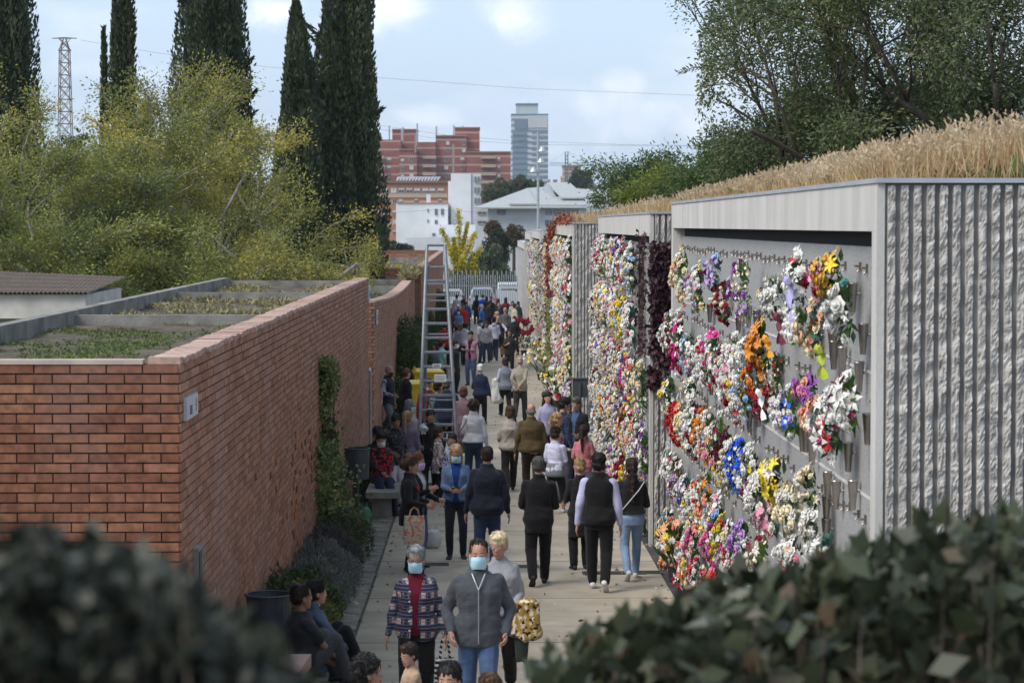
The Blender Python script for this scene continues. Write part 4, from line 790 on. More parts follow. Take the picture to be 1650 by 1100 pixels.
# trees between the fence and the buildings
ML_gk = leafmat('ginkgo_leaf', [(.22,.22,.02),(.42,.36,.02),(.58,.46,.03),(.65,.5,.05)], .4, nscale=.5)
def ginkgo():
    q = np.random.RandomState(51); Y_ = 185; c = at(741, 400, Y_); zb = gz(Y_); t = thing('ginkgo_tree', 'bright yellow ginkgo tree with upswept branches behind the fence', 'tree', (c.x, Y_, zb)); zt_ = at(741, 340, Y_).z-zb; mb = MB(); mb.tube([(0,0,0),(0,0,zt_*.6),(-.1,0,zt_*.95)], [.14,.08,.02], 7); P = []; D = []
    ends = [((-.1,0,zt_),(0,0,zt_*.4),1.0), ((-1.4,.3,zt_*.80),(0,0,zt_*.38),1), ((1.15,-.2,zt_*.76),(0,0,zt_*.40),1), ((.6,.2,zt_*.86),(0,0,zt_*.5),.6), ((-.8,-.2,zt_*.60),(0,0,zt_*.3),1), ((1.6,.1,zt_*.60),(0,0,zt_*.25),1.1),((-1.5,0,zt_*.42),(0,0,zt_*.25),1.2),((1.3,.3,zt_*.40),(0,0,zt_*.2),1.3),((.2,-.8,zt_*.5),(0,0,zt_*.25),1.3),((0,.8,zt_*.48),(0,0,zt_*.25),1.3),((-.5,.5,zt_*.7),(0,0,zt_*.4),.7)]
    for e, b_, w in ends:
        e = np.array(e); b_ = np.array(b_); mb.tube([tuple(b_), tuple(b_*.5+e*.5+np.array([0,0,-.2])), tuple(e)], [.05,.03,.012], 5)
        for s_ in np.linspace(.25, 1, 12): n = 46; P.append(b_+(e-b_)*s_+q.normal(0,.17*w*(1.15-s_*.6),(n,3))); D.append(q.normal(0,1,(n,3))+np.array([0,0,.3]))
    mb.build('trunk', bark('bark_ginkgo', (.16,.13,.10)), t); P = np.vstack(P); obj('crown', leafmesh('crown', P, np.vstack(D), q.uniform(.10,.19,len(P)), .13, ML_gk), t)
ginkgo()
def blobtree(label, px_, pw, ytop, ybot, Y_, lm, seed, n=9000, leaf=.3, group='trees beyond the fence', name='broadleaf_tree', up=.2, core=(.02,.03,.015)):
    q = np.random.RandomState(seed); c = at(px_, ybot, Y_); zt_ = at(px_, ytop, Y_).z; Rx = pw/2*Y_/F; zb = min(c.z, zt_-1); g_ = gz(Y_); Rz = (zt_-zb)/2; t = thing(name, label, 'tree', (c.x, Y_, g_), 0, group)
    mb = MB(); mb.tube([(0,0,0),(0,0,zb-g_+Rz)], [.22,.12], 7); mb.build('trunk', bark('bark_far', (.06,.05,.04)), t)
    nc = 26; C = q.normal(0,1,(nc,3)); C /= np.linalg.norm(C,axis=1)[:,None]; C *= q.uniform(.35,.9,(nc,1)); C *= np.array([Rx, Rx, Rz]); ci = q.randint(0,nc,n); off = q.normal(0,1,(n,3)); off /= np.linalg.norm(off,axis=1)[:,None]; off *= q.uniform(.5,1.0,(n,1))*np.array([Rx,Rx,Rz])*.36
    P = C[ci]+off+np.array([0,0,zb-g_+Rz]); D = off/np.linalg.norm(off,axis=1)[:,None]+q.normal(0,.6,(n,3))+np.array([0,0,up]); obj('crown', leafmesh('crown', P, D, q.uniform(.6,1.3,n)*leaf, leaf*.5, lm), t)
ML_d = leafmat('far_dark_leaf', [(.015,.024,.014),(.028,.042,.02),(.045,.06,.028),(.07,.08,.04)], .15, nscale=.25)
ML_g = leafmat('greygreen_leaf', [(.06,.085,.05),(.10,.13,.075),(.14,.17,.10)], .2, nscale=.4)
ML_b = leafmat('rust_leaf', [(.05,.035,.018),(.09,.06,.03),(.13,.085,.04)], .2, nscale=.4); ML_o = leafmat('olive_far_leaf', [(.045,.06,.03),(.075,.09,.04),(.11,.12,.05)], .2, nscale=.2)
blobtree('olive round topped tree right of the white block, in front of the apartments', 800, 50, 287, 335, 470, ML_o, 61, leaf=.5); blobtree('olive tree at the foot of the pale office tower', 838, 48, 282, 330, 480, ML_o, 62, leaf=.5); blobtree('low olive tree filling the gap below the apartments', 862, 36, 290, 325, 490, ML_o, 63, n=5000, leaf=.5)
blobtree('dark round tree behind the fence right of the ginkgo', 800, 56, 365, 440, 215, ML_d, 64, leaf=.2); blobtree('reddish brown autumn tree beside the dark round tree', 828, 34, 362, 400, 225, ML_b, 65, n=5000, leaf=.2); blobtree('rusty topped tree just right of the ginkgo top', 796, 30, 356, 385, 228, ML_b, 66, n=4000, leaf=.2)
blobtree('pale grey green willowy shrub behind the fence', 790, 62, 395, 470, 195, ML_g, 67, n=11000, leaf=.26, up=1.4); blobtree('grey green bush behind the ginkgo', 762, 40, 410, 475, 192, ML_g, 68, n=6000, leaf=.2, up=1.2); blobtree('dark hedge like bush at the foot of the white building', 640, 60, 388, 425, 240, ML_d, 69, n=6000, leaf=.25)
blobtree('dark green bush behind the fence at the foot of the ginkgo', 745, 60, 440, 500, 180, ML_d, 70, n=6000, leaf=.2); blobtree('dark shrub behind the right part of the fence', 805, 60, 435, 500, 182, ML_d, 71, n=6000, leaf=.2)
blobtree('dark cedar with drooping layered crown right of the metal roofs', 938, 34, 272, 305, 700, ML_d, 72, n=6000, leaf=.7); blobtree('small dark conifer beside the far brick tower', 925, 16, 276, 305, 690, ML_d, 73, n=3000, leaf=.6)
for k in range(7): blobtree('dark distant tree among the roofs, %s' % ['left of the crane mast','below the crane','behind the long metal roof','at the right end of the long roof','beside the far houses','under the crane jib','near the bush on the bank'][k], [892,905,952,968,985,960,1003][k], 18, [312,318,300,302,306,310,296][k], 330, 640+20*k, ML_d, 80+k, n=2500, leaf=.8)
for k in range(5): blobtree('dense green tree filling the gap behind the yellowing trees, %s' % ['farthest left','second from the left','in the middle','near the thick cypress','near the pair of cypresses'][k], [20,120,240,380,470][k], 130, [200,230,250,260,300][k], 440, 110+3*k, ML_o, 90+k, n=9000, leaf=.22, group='dense trees in the left background')
# dry grass on the roof of the nearest niche block and thinner on the others
ML_dg = leafmat('dry_grass_blade', [(.20,.10,.05),(.34,.21,.10),(.46,.32,.17),(.55,.42,.25),(.24,.22,.07)], .35, nscale=1.2, namp=.35); ML_sd = leafmat('seed_head', [(.40,.28,.16),(.55,.42,.27),(.66,.54,.38)], .4, nscale=1)
def soilh(X, x, y, zt, hmax): t = min(1, max(0, (x-X-.15)/2.6)); return zt-.06+hmax*t*min(1, max(0, y)/.9)
def drygrass(label, X, Y0, Y1, zt, n, h0, h1, hmax, nseed, seed, XW=5.0, red=0):
    q = np.random.RandomState(seed); x = X+.08+(XW)*q.rand(n)**1.3; y = Y0+(Y1-Y0)*q.rand(n); f_ = 1-(y-Y0)/(Y1-Y0)
    z = np.array([soilh(X, a, b_-Y0, zt, hmax) for a, b_ in zip(x, y)]); h = (h0+(h1-h0)*f_**1.2*np.minimum(1,(x-X)/1.4+.35))*q.uniform(.55,1.1,n)
    P = np.stack([x,y,z],1); D = np.stack([q.normal(0,.28,n), q.normal(0,.28,n), np.ones(n)],1)
    o = obj('dry_grass', leafmesh('dry_grass', P, D, h, .012, ML_dg), None, label, 'grass', kind='stuff')
    k = q.rand(n) < nseed/n; Pn = P[k]; Dn = D[k]/np.linalg.norm(D[k],axis=1)[:,None]; tip = Pn+Dn*h[k][:,None]*.88; m = len(tip); bend = np.stack([q.normal(-.2,.5,m), q.normal(0,.5,m), np.full(m,.8)],1)
    Ps = []; Ds = []
    for r_ in range(8): Ps.append(tip+bend/np.linalg.norm(bend,axis=1)[:,None]*(r_*.014)); Ds.append(bend+q.normal(0,.5,(m,3)))
    obj('seed_heads', leafmesh('seed_heads', np.vstack(Ps), np.vstack(Ds), .042, .018, ML_sd), o, kind='stuff')
    mb = MB(); nx, ny = 10, 24; mb.add([(X+.06+(5.2)*i/nx, Y0+.0+(Y1-Y0)*j/ny, soilh(X, X+.06+5.2*i/nx, (Y1-Y0)*j/ny*(j > 0), zt, hmax)+.02*noise.noise(Vector((i*.7,j*.7,seed)))) for j in range(ny+1) for i in range(nx+1)], [(j*(nx+1)+i, j*(nx+1)+i+1, (j+1)*(nx+1)+i+1, (j+1)*(nx+1)+i) for j in range(ny) for i in range(nx)])
    mb.build('planted_roof_soil', mat('roof_soil_dry', (.14,.10,.06), .95, .4, 4), kind='structure', smooth=True)
drygrass('tall golden dry grass with feathery seed heads on the nearest niche block', X1, B1Y0+.1, B1Y1, zt1, 32000, .14, .44, .32, 7500, 5)
drygrass('low brown dry grass on the second niche block', X2, B2Y0, B2Y1, zt1-.12, 20000, .14, .38, .22, 900, 6)
drygrass('reddish dry grass on the third niche block', X3, B3Y0, B3Y1, at(922,359,B3Y0).z, 12000, .3, .42, .25, 400, 7)
pts = [(rnd.uniform(3.0,7.5), rnd.uniform(B1Y0+.3,B1Y1), 0) for _ in range(1500)]; pts = [(a, b_, soilh(X1, a, b_-B1Y0, zt1, .32)) for a, b_, c in pts]
weeds('green_weeds', pts, M_weed, None, .22, label='green weeds growing among the dry grass on the nearest block', cat='weeds', kind='stuff')
# creepers
def creeper(name, label, X0, Y0, zc, fn, n, lm, seed, leaf=.07, cat='climbing plant'):
    q = np.random.RandomState(seed); P = []
    while len(P) < n:
        p = fn(q)
        if p is not None: P.append(p)
    P = np.array(P); D = q.normal(0,.6,(n,3))+np.array([-.3,-.4,-.7]); t = thing(name, label, cat, tuple(P.mean(0)*np.array([1,1,0])+np.array([0,0,gz(Y0)]))); base = np.array(t.location)
    mb = MB()
    for k in range(22):
        i = q.randint(0,n,3); s_ = P[i][np.argsort(P[i][:,2])]-base; mb.tube([tuple(v) for v in s_] if np.linalg.norm(s_[0]-s_[2]) > .1 else [tuple(s_[0]), tuple(s_[2]+.1)], .007, 4)
    mb.build('stem', bark('bark_vine', (.06,.04,.035)), t); obj('foliage', leafmesh('foliage', P-base, D, q.uniform(.7,1.3,n)*leaf, leaf*.8, lm, fold=.15), t)
    return t
ML_pur = leafmat('purple_leaf', [(.020,.010,.015),(.045,.018,.026),(.075,.028,.038),(.12,.055,.06)], .15, nscale=3); ML_red = leafmat('red_vine_leaf', [(.09,.02,.012),(.20,.045,.025),(.30,.09,.05),(.12,.09,.03)], .25, nscale=1.5); ML_ivy = leafmat('ivy_leaf', [(.045,.075,.02),(.09,.13,.035),(.17,.20,.06),(.30,.30,.11)], .25, nscale=1.6)
def f_pur(q):
    z = q.uniform(2.55, 4.75); w = .36*min(1,max(.05,(z-2.5)/1.1))**.8; x = X2+.0+abs(q.normal(0,w)); 
    if x > X2+.95 or noise.noise(Vector((x*3, z*2.2, 1))) < -.25: return None
    return (x, B2Y0-.04-abs(q.normal(0,.10)), z)
creeper('purple_creeper', 'dark purple leaved creeper hanging down the ribbed end of the second block', X2, B2Y0, 0, f_pur, 2300, ML_pur, 1, .085)
def f_purs(q): return (X2-.05-abs(q.normal(0,.06)), B2Y0+q.rand()*1.0, q.uniform(3.0,4.9)) if q.rand() < .9 else None
creeper('purple_creeper', 'thin purple creeper shoots wrapping round the front corner of the second block', X2, B2Y0, 0, f_purs, 260, ML_pur, 2, .085)
def f_red(q):
    z = q.uniform(2.2,5.0); y = B3Y1-.3+q.normal(0,.7)+ (5-z)*.4; return (X3-.06-abs(q.normal(0,.09)), y, z) if noise.noise(Vector((y*.7, z*1.1, 4))) > -.2 else None
creeper('red_creeper', 'red autumn creeper trailing down beside the third niche block', X3, B3Y1, 0, f_red, 2600, ML_red, 3, .12)
def f_redt(q): y = B3Y0+q.rand()*14; return (X3+q.uniform(-.1,.3), y, at(922,359,B3Y0).z+abs(q.normal(0,.12)))
creeper('red_creeper', 'low red creeper running along the roof edge of the third block', X3, B3Y0, 0, f_redt, 500, ML_red, 4, .12)
def f_grn(q): z = q.uniform(.2,2.6); y = B3Y1-.6+q.normal(0,.6); return (X3-.10-abs(q.normal(0,.08)), y, z)
creeper('green_creeper', 'pale green creeper low on the wall between the third and fourth blocks', X3, B3Y1, 0, f_grn, 1500, leafmat('pale_vine', [(.12,.14,.04),(.2,.22,.07),(.28,.28,.12)], .25), 5, .12)
def f_ivy(q):
    z = q.uniform(-.1,3.0); y = 36.6+q.normal(0,.55)*(1.3 if z < 1.8 else .35)+(3-z)*.15
    return (sidepos(y)+.03+abs(q.normal(0,.10+.12*max(0,1.6-z))), y, z) if noise.noise(Vector((y*1.6, z*1.6, 8))) > -.22 else None
creeper('ivy', 'variegated ivy climbing the side of the nearest brick building', 0, 36.6, 0, f_ivy, 6000, ML_ivy, 6, .075)
# planting bed shrubs
def shrub(name, label, x, y, rx, ry, h, lm, n, leaf, seed, up=.8, group='shrubs in the bed along the brick wall', width=.35, flowers=None, cat='shrub'):
    q = np.random.RandomState(seed); t = thing(name, label, cat, (x, y, gz(y)), 0, group); mb = MB(); nb = 26
    A_ = q.rand(n)*2*PI; rr = q.rand(n)**.5; zz = q.rand(n); dome = np.sqrt(np.maximum(0,1-rr**2)); bump = 1+.22*np.sin(A_*5+rr*4)+.15*np.sin(A_*9+2)
    P = np.stack([rx*rr*np.cos(A_)*bump, ry*rr*np.sin(A_)*bump, h*(dome*(.55+.45*zz)+.05)*(1+.15*np.sin(A_*7+rr*9))], 1); D = np.stack([np.cos(A_)*rr*.7+q.normal(0,.4,n), np.sin(A_)*rr*.7+q.normal(0,.4,n), up+q.normal(0,.3,n)],1)
    for k in range(nb): i = q.randint(n); mb.tube([(0+q.normal(0,.05),q.normal(0,.05),0), tuple(P[i]*np.array([.5,.5,.6])), tuple(P[i])], [.010,.007,.003], 4)
    mb.build('stem', bark('bark_shrub', (.10,.085,.07)), t); obj('foliage', leafmesh('foliage', P, D, q.uniform(.6,1.3,n)*leaf, leaf*width, lm), t)
    if flowers:
        fc_, nf, fs = flowers; i = q.randint(0,n,nf); Pf = np.repeat(P[i]+np.array([0,0,.03]), 6, 0); Df = np.tile(np.array([[math.cos(a), math.sin(a), .5] for a in [PI/3*k for k in range(6)]]), (nf,1)); obj('blossom', leafmesh('blossom', Pf, Df, fs, fs*.7, mat('blossom_%d%d' % (int(fc_[0]*99), int(fc_[2]*99)), fc_, .6, .1)), t)
    return t
ML_rose = leafmat('rosemary_leaf', [(.028,.040,.018),(.050,.066,.028),(.085,.10,.045)], .1, nscale=2); ML_lav = leafmat('lavender_leaf', [(.075,.08,.07),(.13,.14,.125),(.20,.21,.19)], .1, nscale=2); ML_lavd = leafmat('old_lavender_leaf', [(.04,.037,.036),(.07,.066,.066),(.11,.11,.10)], .1, nscale=2)
ML_var = leafmat('autumn_shrub_leaf', [(.05,.075,.02),(.10,.13,.03),(.20,.17,.05),(.30,.12,.06)], .25, nscale=3); ML_gen = leafmat('green_shrub_leaf', [(.03,.045,.018),(.055,.08,.026),(.09,.12,.04)], .2, nscale=2)
xb = -2.12
for (nm, lab, y, rx, ry, h, lm, n, lf, fl_) in [
 ('rosemary_bush','dark green rosemary bush below the litter bin',36.0,.50,1.5,.62,ML_rose,9000,.055,((.32,.30,.55),60,.014)),
 ('lavender_bush','grey brown lavender bush just in front of the rosemary bush',33.6,.46,.9,.62,ML_lavd,7000,.06,None),
 ('lavender_bush','big silvery lavender bush in the middle of the bed',31.9,.50,1.15,.60,ML_lav,10000,.06,None),
 ('lavender_bush','silver grey lavender bush spilling over the grey pavers',30.3,.46,.9,.55,ML_lav,8000,.06,None),
 ('rose_bush','green rose bush with two white roses in front of the lavender',28.6,.40,.9,.60,ML_gen,4200,.065,((.65,.65,.55),4,.05)),
 ('autumn_shrub','green shrub with reddish autumn leaves beside the seated pair',27.3,.44,.9,.62,ML_var,5000,.05,None),
 ('rosemary_bush','flowering rosemary bush nearest the camera in the bed',25.6,.42,.9,.50,ML_rose,6000,.05,((.32,.30,.55),70,.013)),
 ('green_shrub','dark green shrub against the brick wall behind the seated pair',27.2,.2,.7,.75,ML_gen,3500,.06,None),
 ('rosemary_bush','dark bush behind the bench people at the foot of the wall',46,.36,1.6,.45,ML_rose,7000,.06,None),
 ('yellow_flower_bush','bush of yellow daisies between the vest man and the yellow bins',62.5,.40,.8,1.15,ML_gen,5000,.07,((.62,.36,.01),110,.035)),
 ('yellow_flower_bush','small yellow flowering plant near the seated people',43.6,.15,.3,.85,ML_gen,900,.06,((.62,.5,.03),30,.03)),
 ('rose_bush','tall climbing rose bush left of the ladder',70,.55,2.2,2.3,ML_gen,11000,.09,((.6,.58,.56),70,.04)),
 ('rose_bush','leafy bush with small white flowers against the second brick building',77,.55,2.4,1.9,ML_gen,11000,.09,((.62,.6,.6),150,.03)),
 ('rose_bush','bush with pink and white blossom behind the ladder top',86,.60,2.6,1.9,ML_gen,9000,.10,((.6,.42,.45),90,.05)),
 ('green_shrub','dark leafy shrub at the foot of the far brick building',97,.60,3,1.8,ML_gen,9000,.11,((.55,.1,.12),40,.05)),
 ('green_shrub','large shrub at the far end of the bed near the fence',125,.70,5,2.0,ML_gen,8000,.13,None)]:
    shrub(nm, lab, xb+(.05 if rx < .45 else 0)-(.2 if rx == .2 else 0), y, rx, ry, h, lm, n, lf, int(y*10), flowers=fl_, width=.22 if 'rosemary' in nm or 'lavender' in nm else .6, up=1.0 if 'laven' in nm else .5)
t = thing('lily_plant', 'white lily blossom at the foot of the ivy below the litter bin', 'flower', (xb-.0, 36.9, gz(37)+.45)); mb = MB()
for k in range(7): a = 2*PI*k/7; mb.add([(0,0,0),(.07*math.cos(a-.35),.07*math.sin(a-.35)-.05,.10),(.20*math.cos(a),.20*math.sin(a)*.4-.1,.10+.10*math.sin(a)),(.07*math.cos(a+.35),.07*math.sin(a+.35)-.05,.10)], [(0,1,2,3)])
mb.build('petals', mat('lily_white', (.62,.62,.60), .6, .08), t); mb = MB(); mb.tube([(0,0,-.45),(0,0,0)], .012, 5); mb.build('stem', M_vstem if 'M_vstem' in globals() else mat('green_stem', (.06,.10,.03), .7), t)
# out of focus hedges in front of the camera
ML_fr = leafmat('hedge_leaf', [(.015,.019,.009),(.032,.040,.019),(.052,.062,.033),(.085,.095,.058),(.12,.065,.042)], .15, rough=.4, nscale=5, namp=.3)
ML_fl = leafmat('hedge_leaf_grey', [(.012,.015,.010),(.026,.031,.021),(.050,.055,.040),(.17,.16,.135)], .15, nscale=14, namp=.6)
def hedge(label, Y0, Y1, top, n, lm, seed, leaf, dark=(.015,.02,.012), xr=(0,1650), group=None, twigs=260):
    q = np.random.RandomState(seed); P = []; tw = MB()
    while len(P) < n:
        Y_ = q.uniform(Y0, Y1); px_ = q.uniform(*xr); yt = top(px_) + 48*noise.noise(Vector((px_*.009, Y_*1.5, seed)))+ 34*noise.noise(Vector((px_*.035, Y_*2.5, seed)))
        d = q.rand()**1.25*300-12; p = at(px_, yt+d+(Y_-Y0)*(-6), Y_)
        if p.z < 3.6 or (d < 60 and q.rand() < .45*(1-d/60)): continue
        P.append(tuple(p))
    P = np.array(P); n = len(P); D = q.normal(0,.7,(n,3))+np.array([0,-.35,.55]); c = P.mean(0); c[2] = 3.5; t = thing('hedge', label, 'hedge', tuple(c), 0, group)
    L_ = q.uniform(.6,1.25,n)*leaf; obj('foliage', leafmesh('foliage', P-c, D, L_, L_*.58, lm, fold=.12), t)
    for k in range(twigs): 
        p = P[q.randint(n)]-c; b_ = np.array([p[0]+q.normal(0,.06), p[1]+q.normal(0,.1), 0]); tw.tube([tuple(b_), tuple(b_*.4+p*.6+q.normal(0,.02,3)), tuple(p)], [.005,.004,.002], 4)
    tw.build('twig', bark('bark_hedge', (.13,.10,.08)), t); return t
def pl(pts):
    def f_(x):
        for (a, ya), (b_, yb_) in zip(pts, pts[1:]):
            if x <= b_: return ya+(yb_-ya)*max(0,(x-a))/(b_-a)
        return pts[-1][1]
    return f_
hedge('blurred dark grey green hedge in the lower left corner', 2.3, 3.1, pl([(-40,930),(60,915),(130,920),(250,940),(330,985),(400,1030),(450,1075),(490,1130)]), 8000, ML_fl, 3, .032, xr=(-60,500))
hedge('broad leaved evergreen hedge along the lower right, out of focus', 4.5, 6.2, pl([(850,1180),(880,1110),(950,1060),(1100,1015),(1200,975),(1350,935),(1500,895),(1640,880),(1700,880)]), 6800, ML_fr, 4, .075, xr=(860,1720), twigs=500)
# ---------------------------------------------------------------- flowers on the niche walls
FC = dict(white=(.64,.63,.60), cream=(.66,.58,.40), red=(.42,.018,.025), dred=(.20,.01,.025), pink=(.62,.24,.34), hot=(.55,.03,.22), peach=(.68,.34,.20), orange=(.60,.22,.03), yellow=(.68,.52,.05), gold=(.55,.33,.06),
          purple=(.24,.06,.34), lilac=(.42,.30,.55), blue=(.02,.10,.60), lblue=(.25,.42,.62), coral=(.62,.15,.10), burg=(.11,.012,.03), teal=(.07,.25,.24))
def fmat(k): return mat('petal_'+k, FC[k], .55, .22, 30, spec=.25)
M_lf = [mat('leaf_artificial_a', (.045,.10,.028), .5, .35, 12), mat('leaf_artificial_b', (.10,.19,.04), .5, .3, 12), mat('leaf_artificial_teal', (.05,.14,.11), .5, .3, 12)]
M_stem = mat('green_stem', (.06,.10,.03), .7)
def blossom(mb, c, n, r, kind, mi, q):
    c = Vector(c); n = Vector(n).normalized(); u = n.orthogonal().normalized(); w = n.cross(u); ph = q.uniform(0, 6.28)
    def petal(a, base, L_, wd, up, curl=0.0):
        d = u*math.cos(a)+w*math.sin(a); s_ = n.cross(d); b0 = c+d*base; m_ = c+d*(base+L_*.55)+n*up*.7; t_ = c+d*(base+L_)+n*(up-curl)
        mb.add([b0-s_*wd*.25, m_-s_*wd*.55, t_, m_+s_*wd*.55, b0+s_*wd*.25], [(0,1,3,4),(1,2,3)], mi)
    if kind in ('rose','mum') and r > .03: mb.ell(c+n*r*.22, r*.62, r*.62, r*.5, 6, 4, mi)
    if kind == 'rose':
        for k in range(6): petal(ph+PI/3*k, .1*r, .95*r, 1.1*r, .30*r, .12*r)
        for k in range(5): petal(ph+.5+PI*.4*k, .05*r, .62*r, .95*r, .62*r)
        for k in range(3): petal(ph+.2+PI*.667*k, 0, .30*r, .6*r, .85*r)
    elif kind == 'lily':
        for k in range(6): petal(ph+PI/3*k, .05*r, 1.35*r, .55*r, .55*r, .35*r)
    elif kind == 'daisy':
        for k in range(9): petal(ph+PI*2/9*k, .1*r, .95*r, .42*r, .12*r)
    elif kind == 'mum':
        for k in range(8): petal(ph+PI/4*k, .1*r, .9*r, .6*r, .25*r)
        for k in range(7): petal(ph+.4+PI*2/7*k, .05*r, .6*r, .5*r, .6*r)
        for k in range(4): petal(ph+PI/2*k, 0, .3*r, .4*r, .8*r)
    else:
        for k in range(5): petal(ph+PI*.4*k, 0, r, .8*r, .2*r)
def bouquet_parts(cols, seed, w, h, nbl, size, lily=.15, lf=1.0):
    """blossoms and foliage meshes of one bouquet; local origin at its middle, wall behind at +x"""
    q = random.Random(seed); ms = [fmat(c) for c in cols]; mb = MB(); ratio = [5, 1.5, .9, .7, .7][:len(cols)]
    for k in range(nbl):
        a = q.uniform(0, 2*PI); rr = q.random()**.55; y = rr*w*math.cos(a); z = rr*h*math.sin(a)+.04*h; x = -.05-.16*(1-rr**2)*q.uniform(.75,1.15)-.03*q.random()
        i = q.choices(range(len(cols)), ratio)[0]; kd = 'lily' if q.random() < lily else ['rose','mum','daisy','rose','small'][(seed+i*3) % 5]; r_ = size*q.uniform(.65,1.2)*(.6 if kd == 'small' else 1)
        blossom(mb, (x, y, z), (-1, y/w*.7+q.gauss(0,.25), z/h*.6+q.gauss(0,.25)), r_, kd, i, q)
    b_ = mb.mesh('blossoms', ms); P = []; D = []; n = int((nbl*.8+16)*lf)
    for k in range(n):
        a = q.uniform(0, 2*PI); rr = .45+.6*q.random(); P.append((-.02-.08*q.random(), .62*rr*w*math.cos(a), .62*rr*h*math.sin(a))); D.append((-.35+q.gauss(0,.3), math.cos(a)+q.gauss(0,.35), math.sin(a)*1.0+q.gauss(0,.35)))
    L_ = nr.uniform(.6,1.3,n)*max(.08, size*2.0); l_ = leafmesh('foliage', np.array(P), np.array(D), L_, L_*.36, M_lf[(0,0,1,0,2,0,1)[seed % 7]], fold=.2)
    return b_, l_
def vase_mesh():
    mb = MB(); mb.loft([[(r*math.cos(2*PI*i/14), r*math.sin(2*PI*i/14), z) for i in range(14)] for r, z in ((.020,0),(.023,.01),(.027,.07),(.040,.22),(.042,.235),(.038,.235),(.034,.16))]); mb.box(.025,.09,-.012,.012,.14,.16); return mb.mesh('vase', M_vase, True)
VM = vase_mesh(); ROWN = ['top','second','third','fourth','bottom']
def ordn(n): return ['zeroth','1st','2nd','3rd'][n] if n < 4 else '%dth' % n
CN = dict(dred='dark red', hot='magenta', burg='burgundy', lblue='pale blue')
def cname(cols): c = [CN.get(x, x) for x in cols[:3]]; return c[0] if len(c) == 1 else ' and '.join(c[:2]) if len(c) == 2 else '%s, %s and %s' % tuple(c)
bq_n = 0
# hand placed bouquets of the nearest wall: photo x, y, half width, half height (photo px), colours, blossom radius, lily share
NB = [
 (1107,447,17,40,('cream','white','peach'),.055,0),(1133,465,19,36,('white','yellow','pink','lilac'),.045,.2),(1160,440,15,26,('lilac','dred','lblue'),.045,.2),(1178,488,20,30,('dred','cream','burg'),.042,0),(1207,468,24,52,('cream','lilac','purple'),.040,.1),
 (1262,480,20,34,('white','cream','burg'),.055,0),(1297,466,25,52,('white','white','red'),.065,.5),(1338,455,20,26,('pink','dred'),.05,.2),(1357,445,16,34,('gold','yellow','cream'),.05,.5),(1328,530,20,40,('peach','orange','cream'),.075,.1),(1374,502,26,42,('white','white','teal'),.060,.1),(1300,528,16,20,('white','pink'),.06,.1),
 (1102,560,17,42,('dred','hot','white','burg'),.055,.3),(1136,582,20,36,('white','pink','dred'),.045,0),(1172,600,22,42,('white','pink','burg','cream'),.050,.1),(1196,640,16,34,('white','red','lilac'),.045,.3),(1212,585,22,38,('white','red','white'),.055,.2),(1238,560,20,34,('orange','orange','gold'),.065,.8),(1236,610,20,38,('orange','red','white'),.050,.1),(1264,606,24,36,('cream','dred','cream'),.022,0),(1250,650,18,26,('dred','white','red'),.05,0),
 (1285,665,28,40,('white','blue','white','lilac'),.048,.1),(1318,632,14,22,('purple','pink','peach'),.05,.3),(1332,672,18,26,('peach','pink','cream'),.05,.3),(1352,690,32,44,('white','red','hot','white'),.075,.45),(1382,650,16,40,('white','hot','dred'),.07,.7),
 (1100,680,18,34,('red','white','coral','red'),.050,.2),(1122,640,17,26,('white','cream'),.055,.5),(1143,700,22,36,('orange','white','gold'),.050,0),(1158,728,20,30,('cream','orange','pink'),.050,.1),(1182,735,12,40,('burg','burg'),.03,0),(1205,752,24,44,('blue','white','blue','white'),.048,.2),(1180,760,17,26,('cream','yellow','lilac'),.03,0),
 (1232,800,24,32,('white','dred','white'),.055,.1),(1262,775,26,34,('yellow','yellow','white'),.070,.8),(1287,818,30,34,('cream','white','yellow'),.055,0),(1318,790,16,30,('cream','white'),.05,.5),(1255,835,24,26,('pink','white','cream'),.05,.1),(1318,840,18,20,('white','cream'),.05,.2),
 (1102,785,16,34,('dred','white','lilac'),.045,.1),(1125,820,18,38,('white','cream','yellow'),.045,.1),(1150,838,18,40,('peach','white','red','cream'),.050,.1),(1148,785,14,22,('white','orange'),.045,.1),
 (1090,905,18,34,('peach','white','yellow','coral'),.050,.3),(1112,930,18,26,('white','coral','red'),.05,.1),(1128,880,18,30,('pink','white','hot'),.045,.1),(1160,880,18,32,('hot','pink','white'),.040,.3),(1185,905,20,30,('white','lilac','hot'),.045,.2),(1208,870,18,28,('lilac','purple','red'),.05,.1),(1238,905,26,36,('cream','white','dred'),.05,.2),(1290,900,28,30,('white','pink','peach'),.05,.2),(1345,890,26,26,('white','yellow'),.05,.2),(1160,935,24,24,('coral','red','pink'),.055,0)]
G1 = 'flower bouquets on the nearest niche block'
def put(cols, x, y, z, w, h, size, lily, label, group, seed, nbl=None, vase=None, lf=1.5):
    nbl = nbl or int(max(30, min(110, w*h/(size*size)*2.6))); b_, l_ = bouquet_parts(cols, seed, w, h, nbl, size, lily, lf); t = thing('flower_bouquet', label, 'bouquet', (x, y, z), 0, group); obj('blossoms', b_, t); obj('foliage', l_, t); return t
seen = {}
def kabs(K, y, z):
    r_ = int((K['zr']-z)/K['rh']); r_ = max(0, min(K['rows']-1, r_)); c_ = int((y-K['Y0'])/K['w'])+1; return r_, max(1, c_)
vs_n = 0; XF = X1-.02
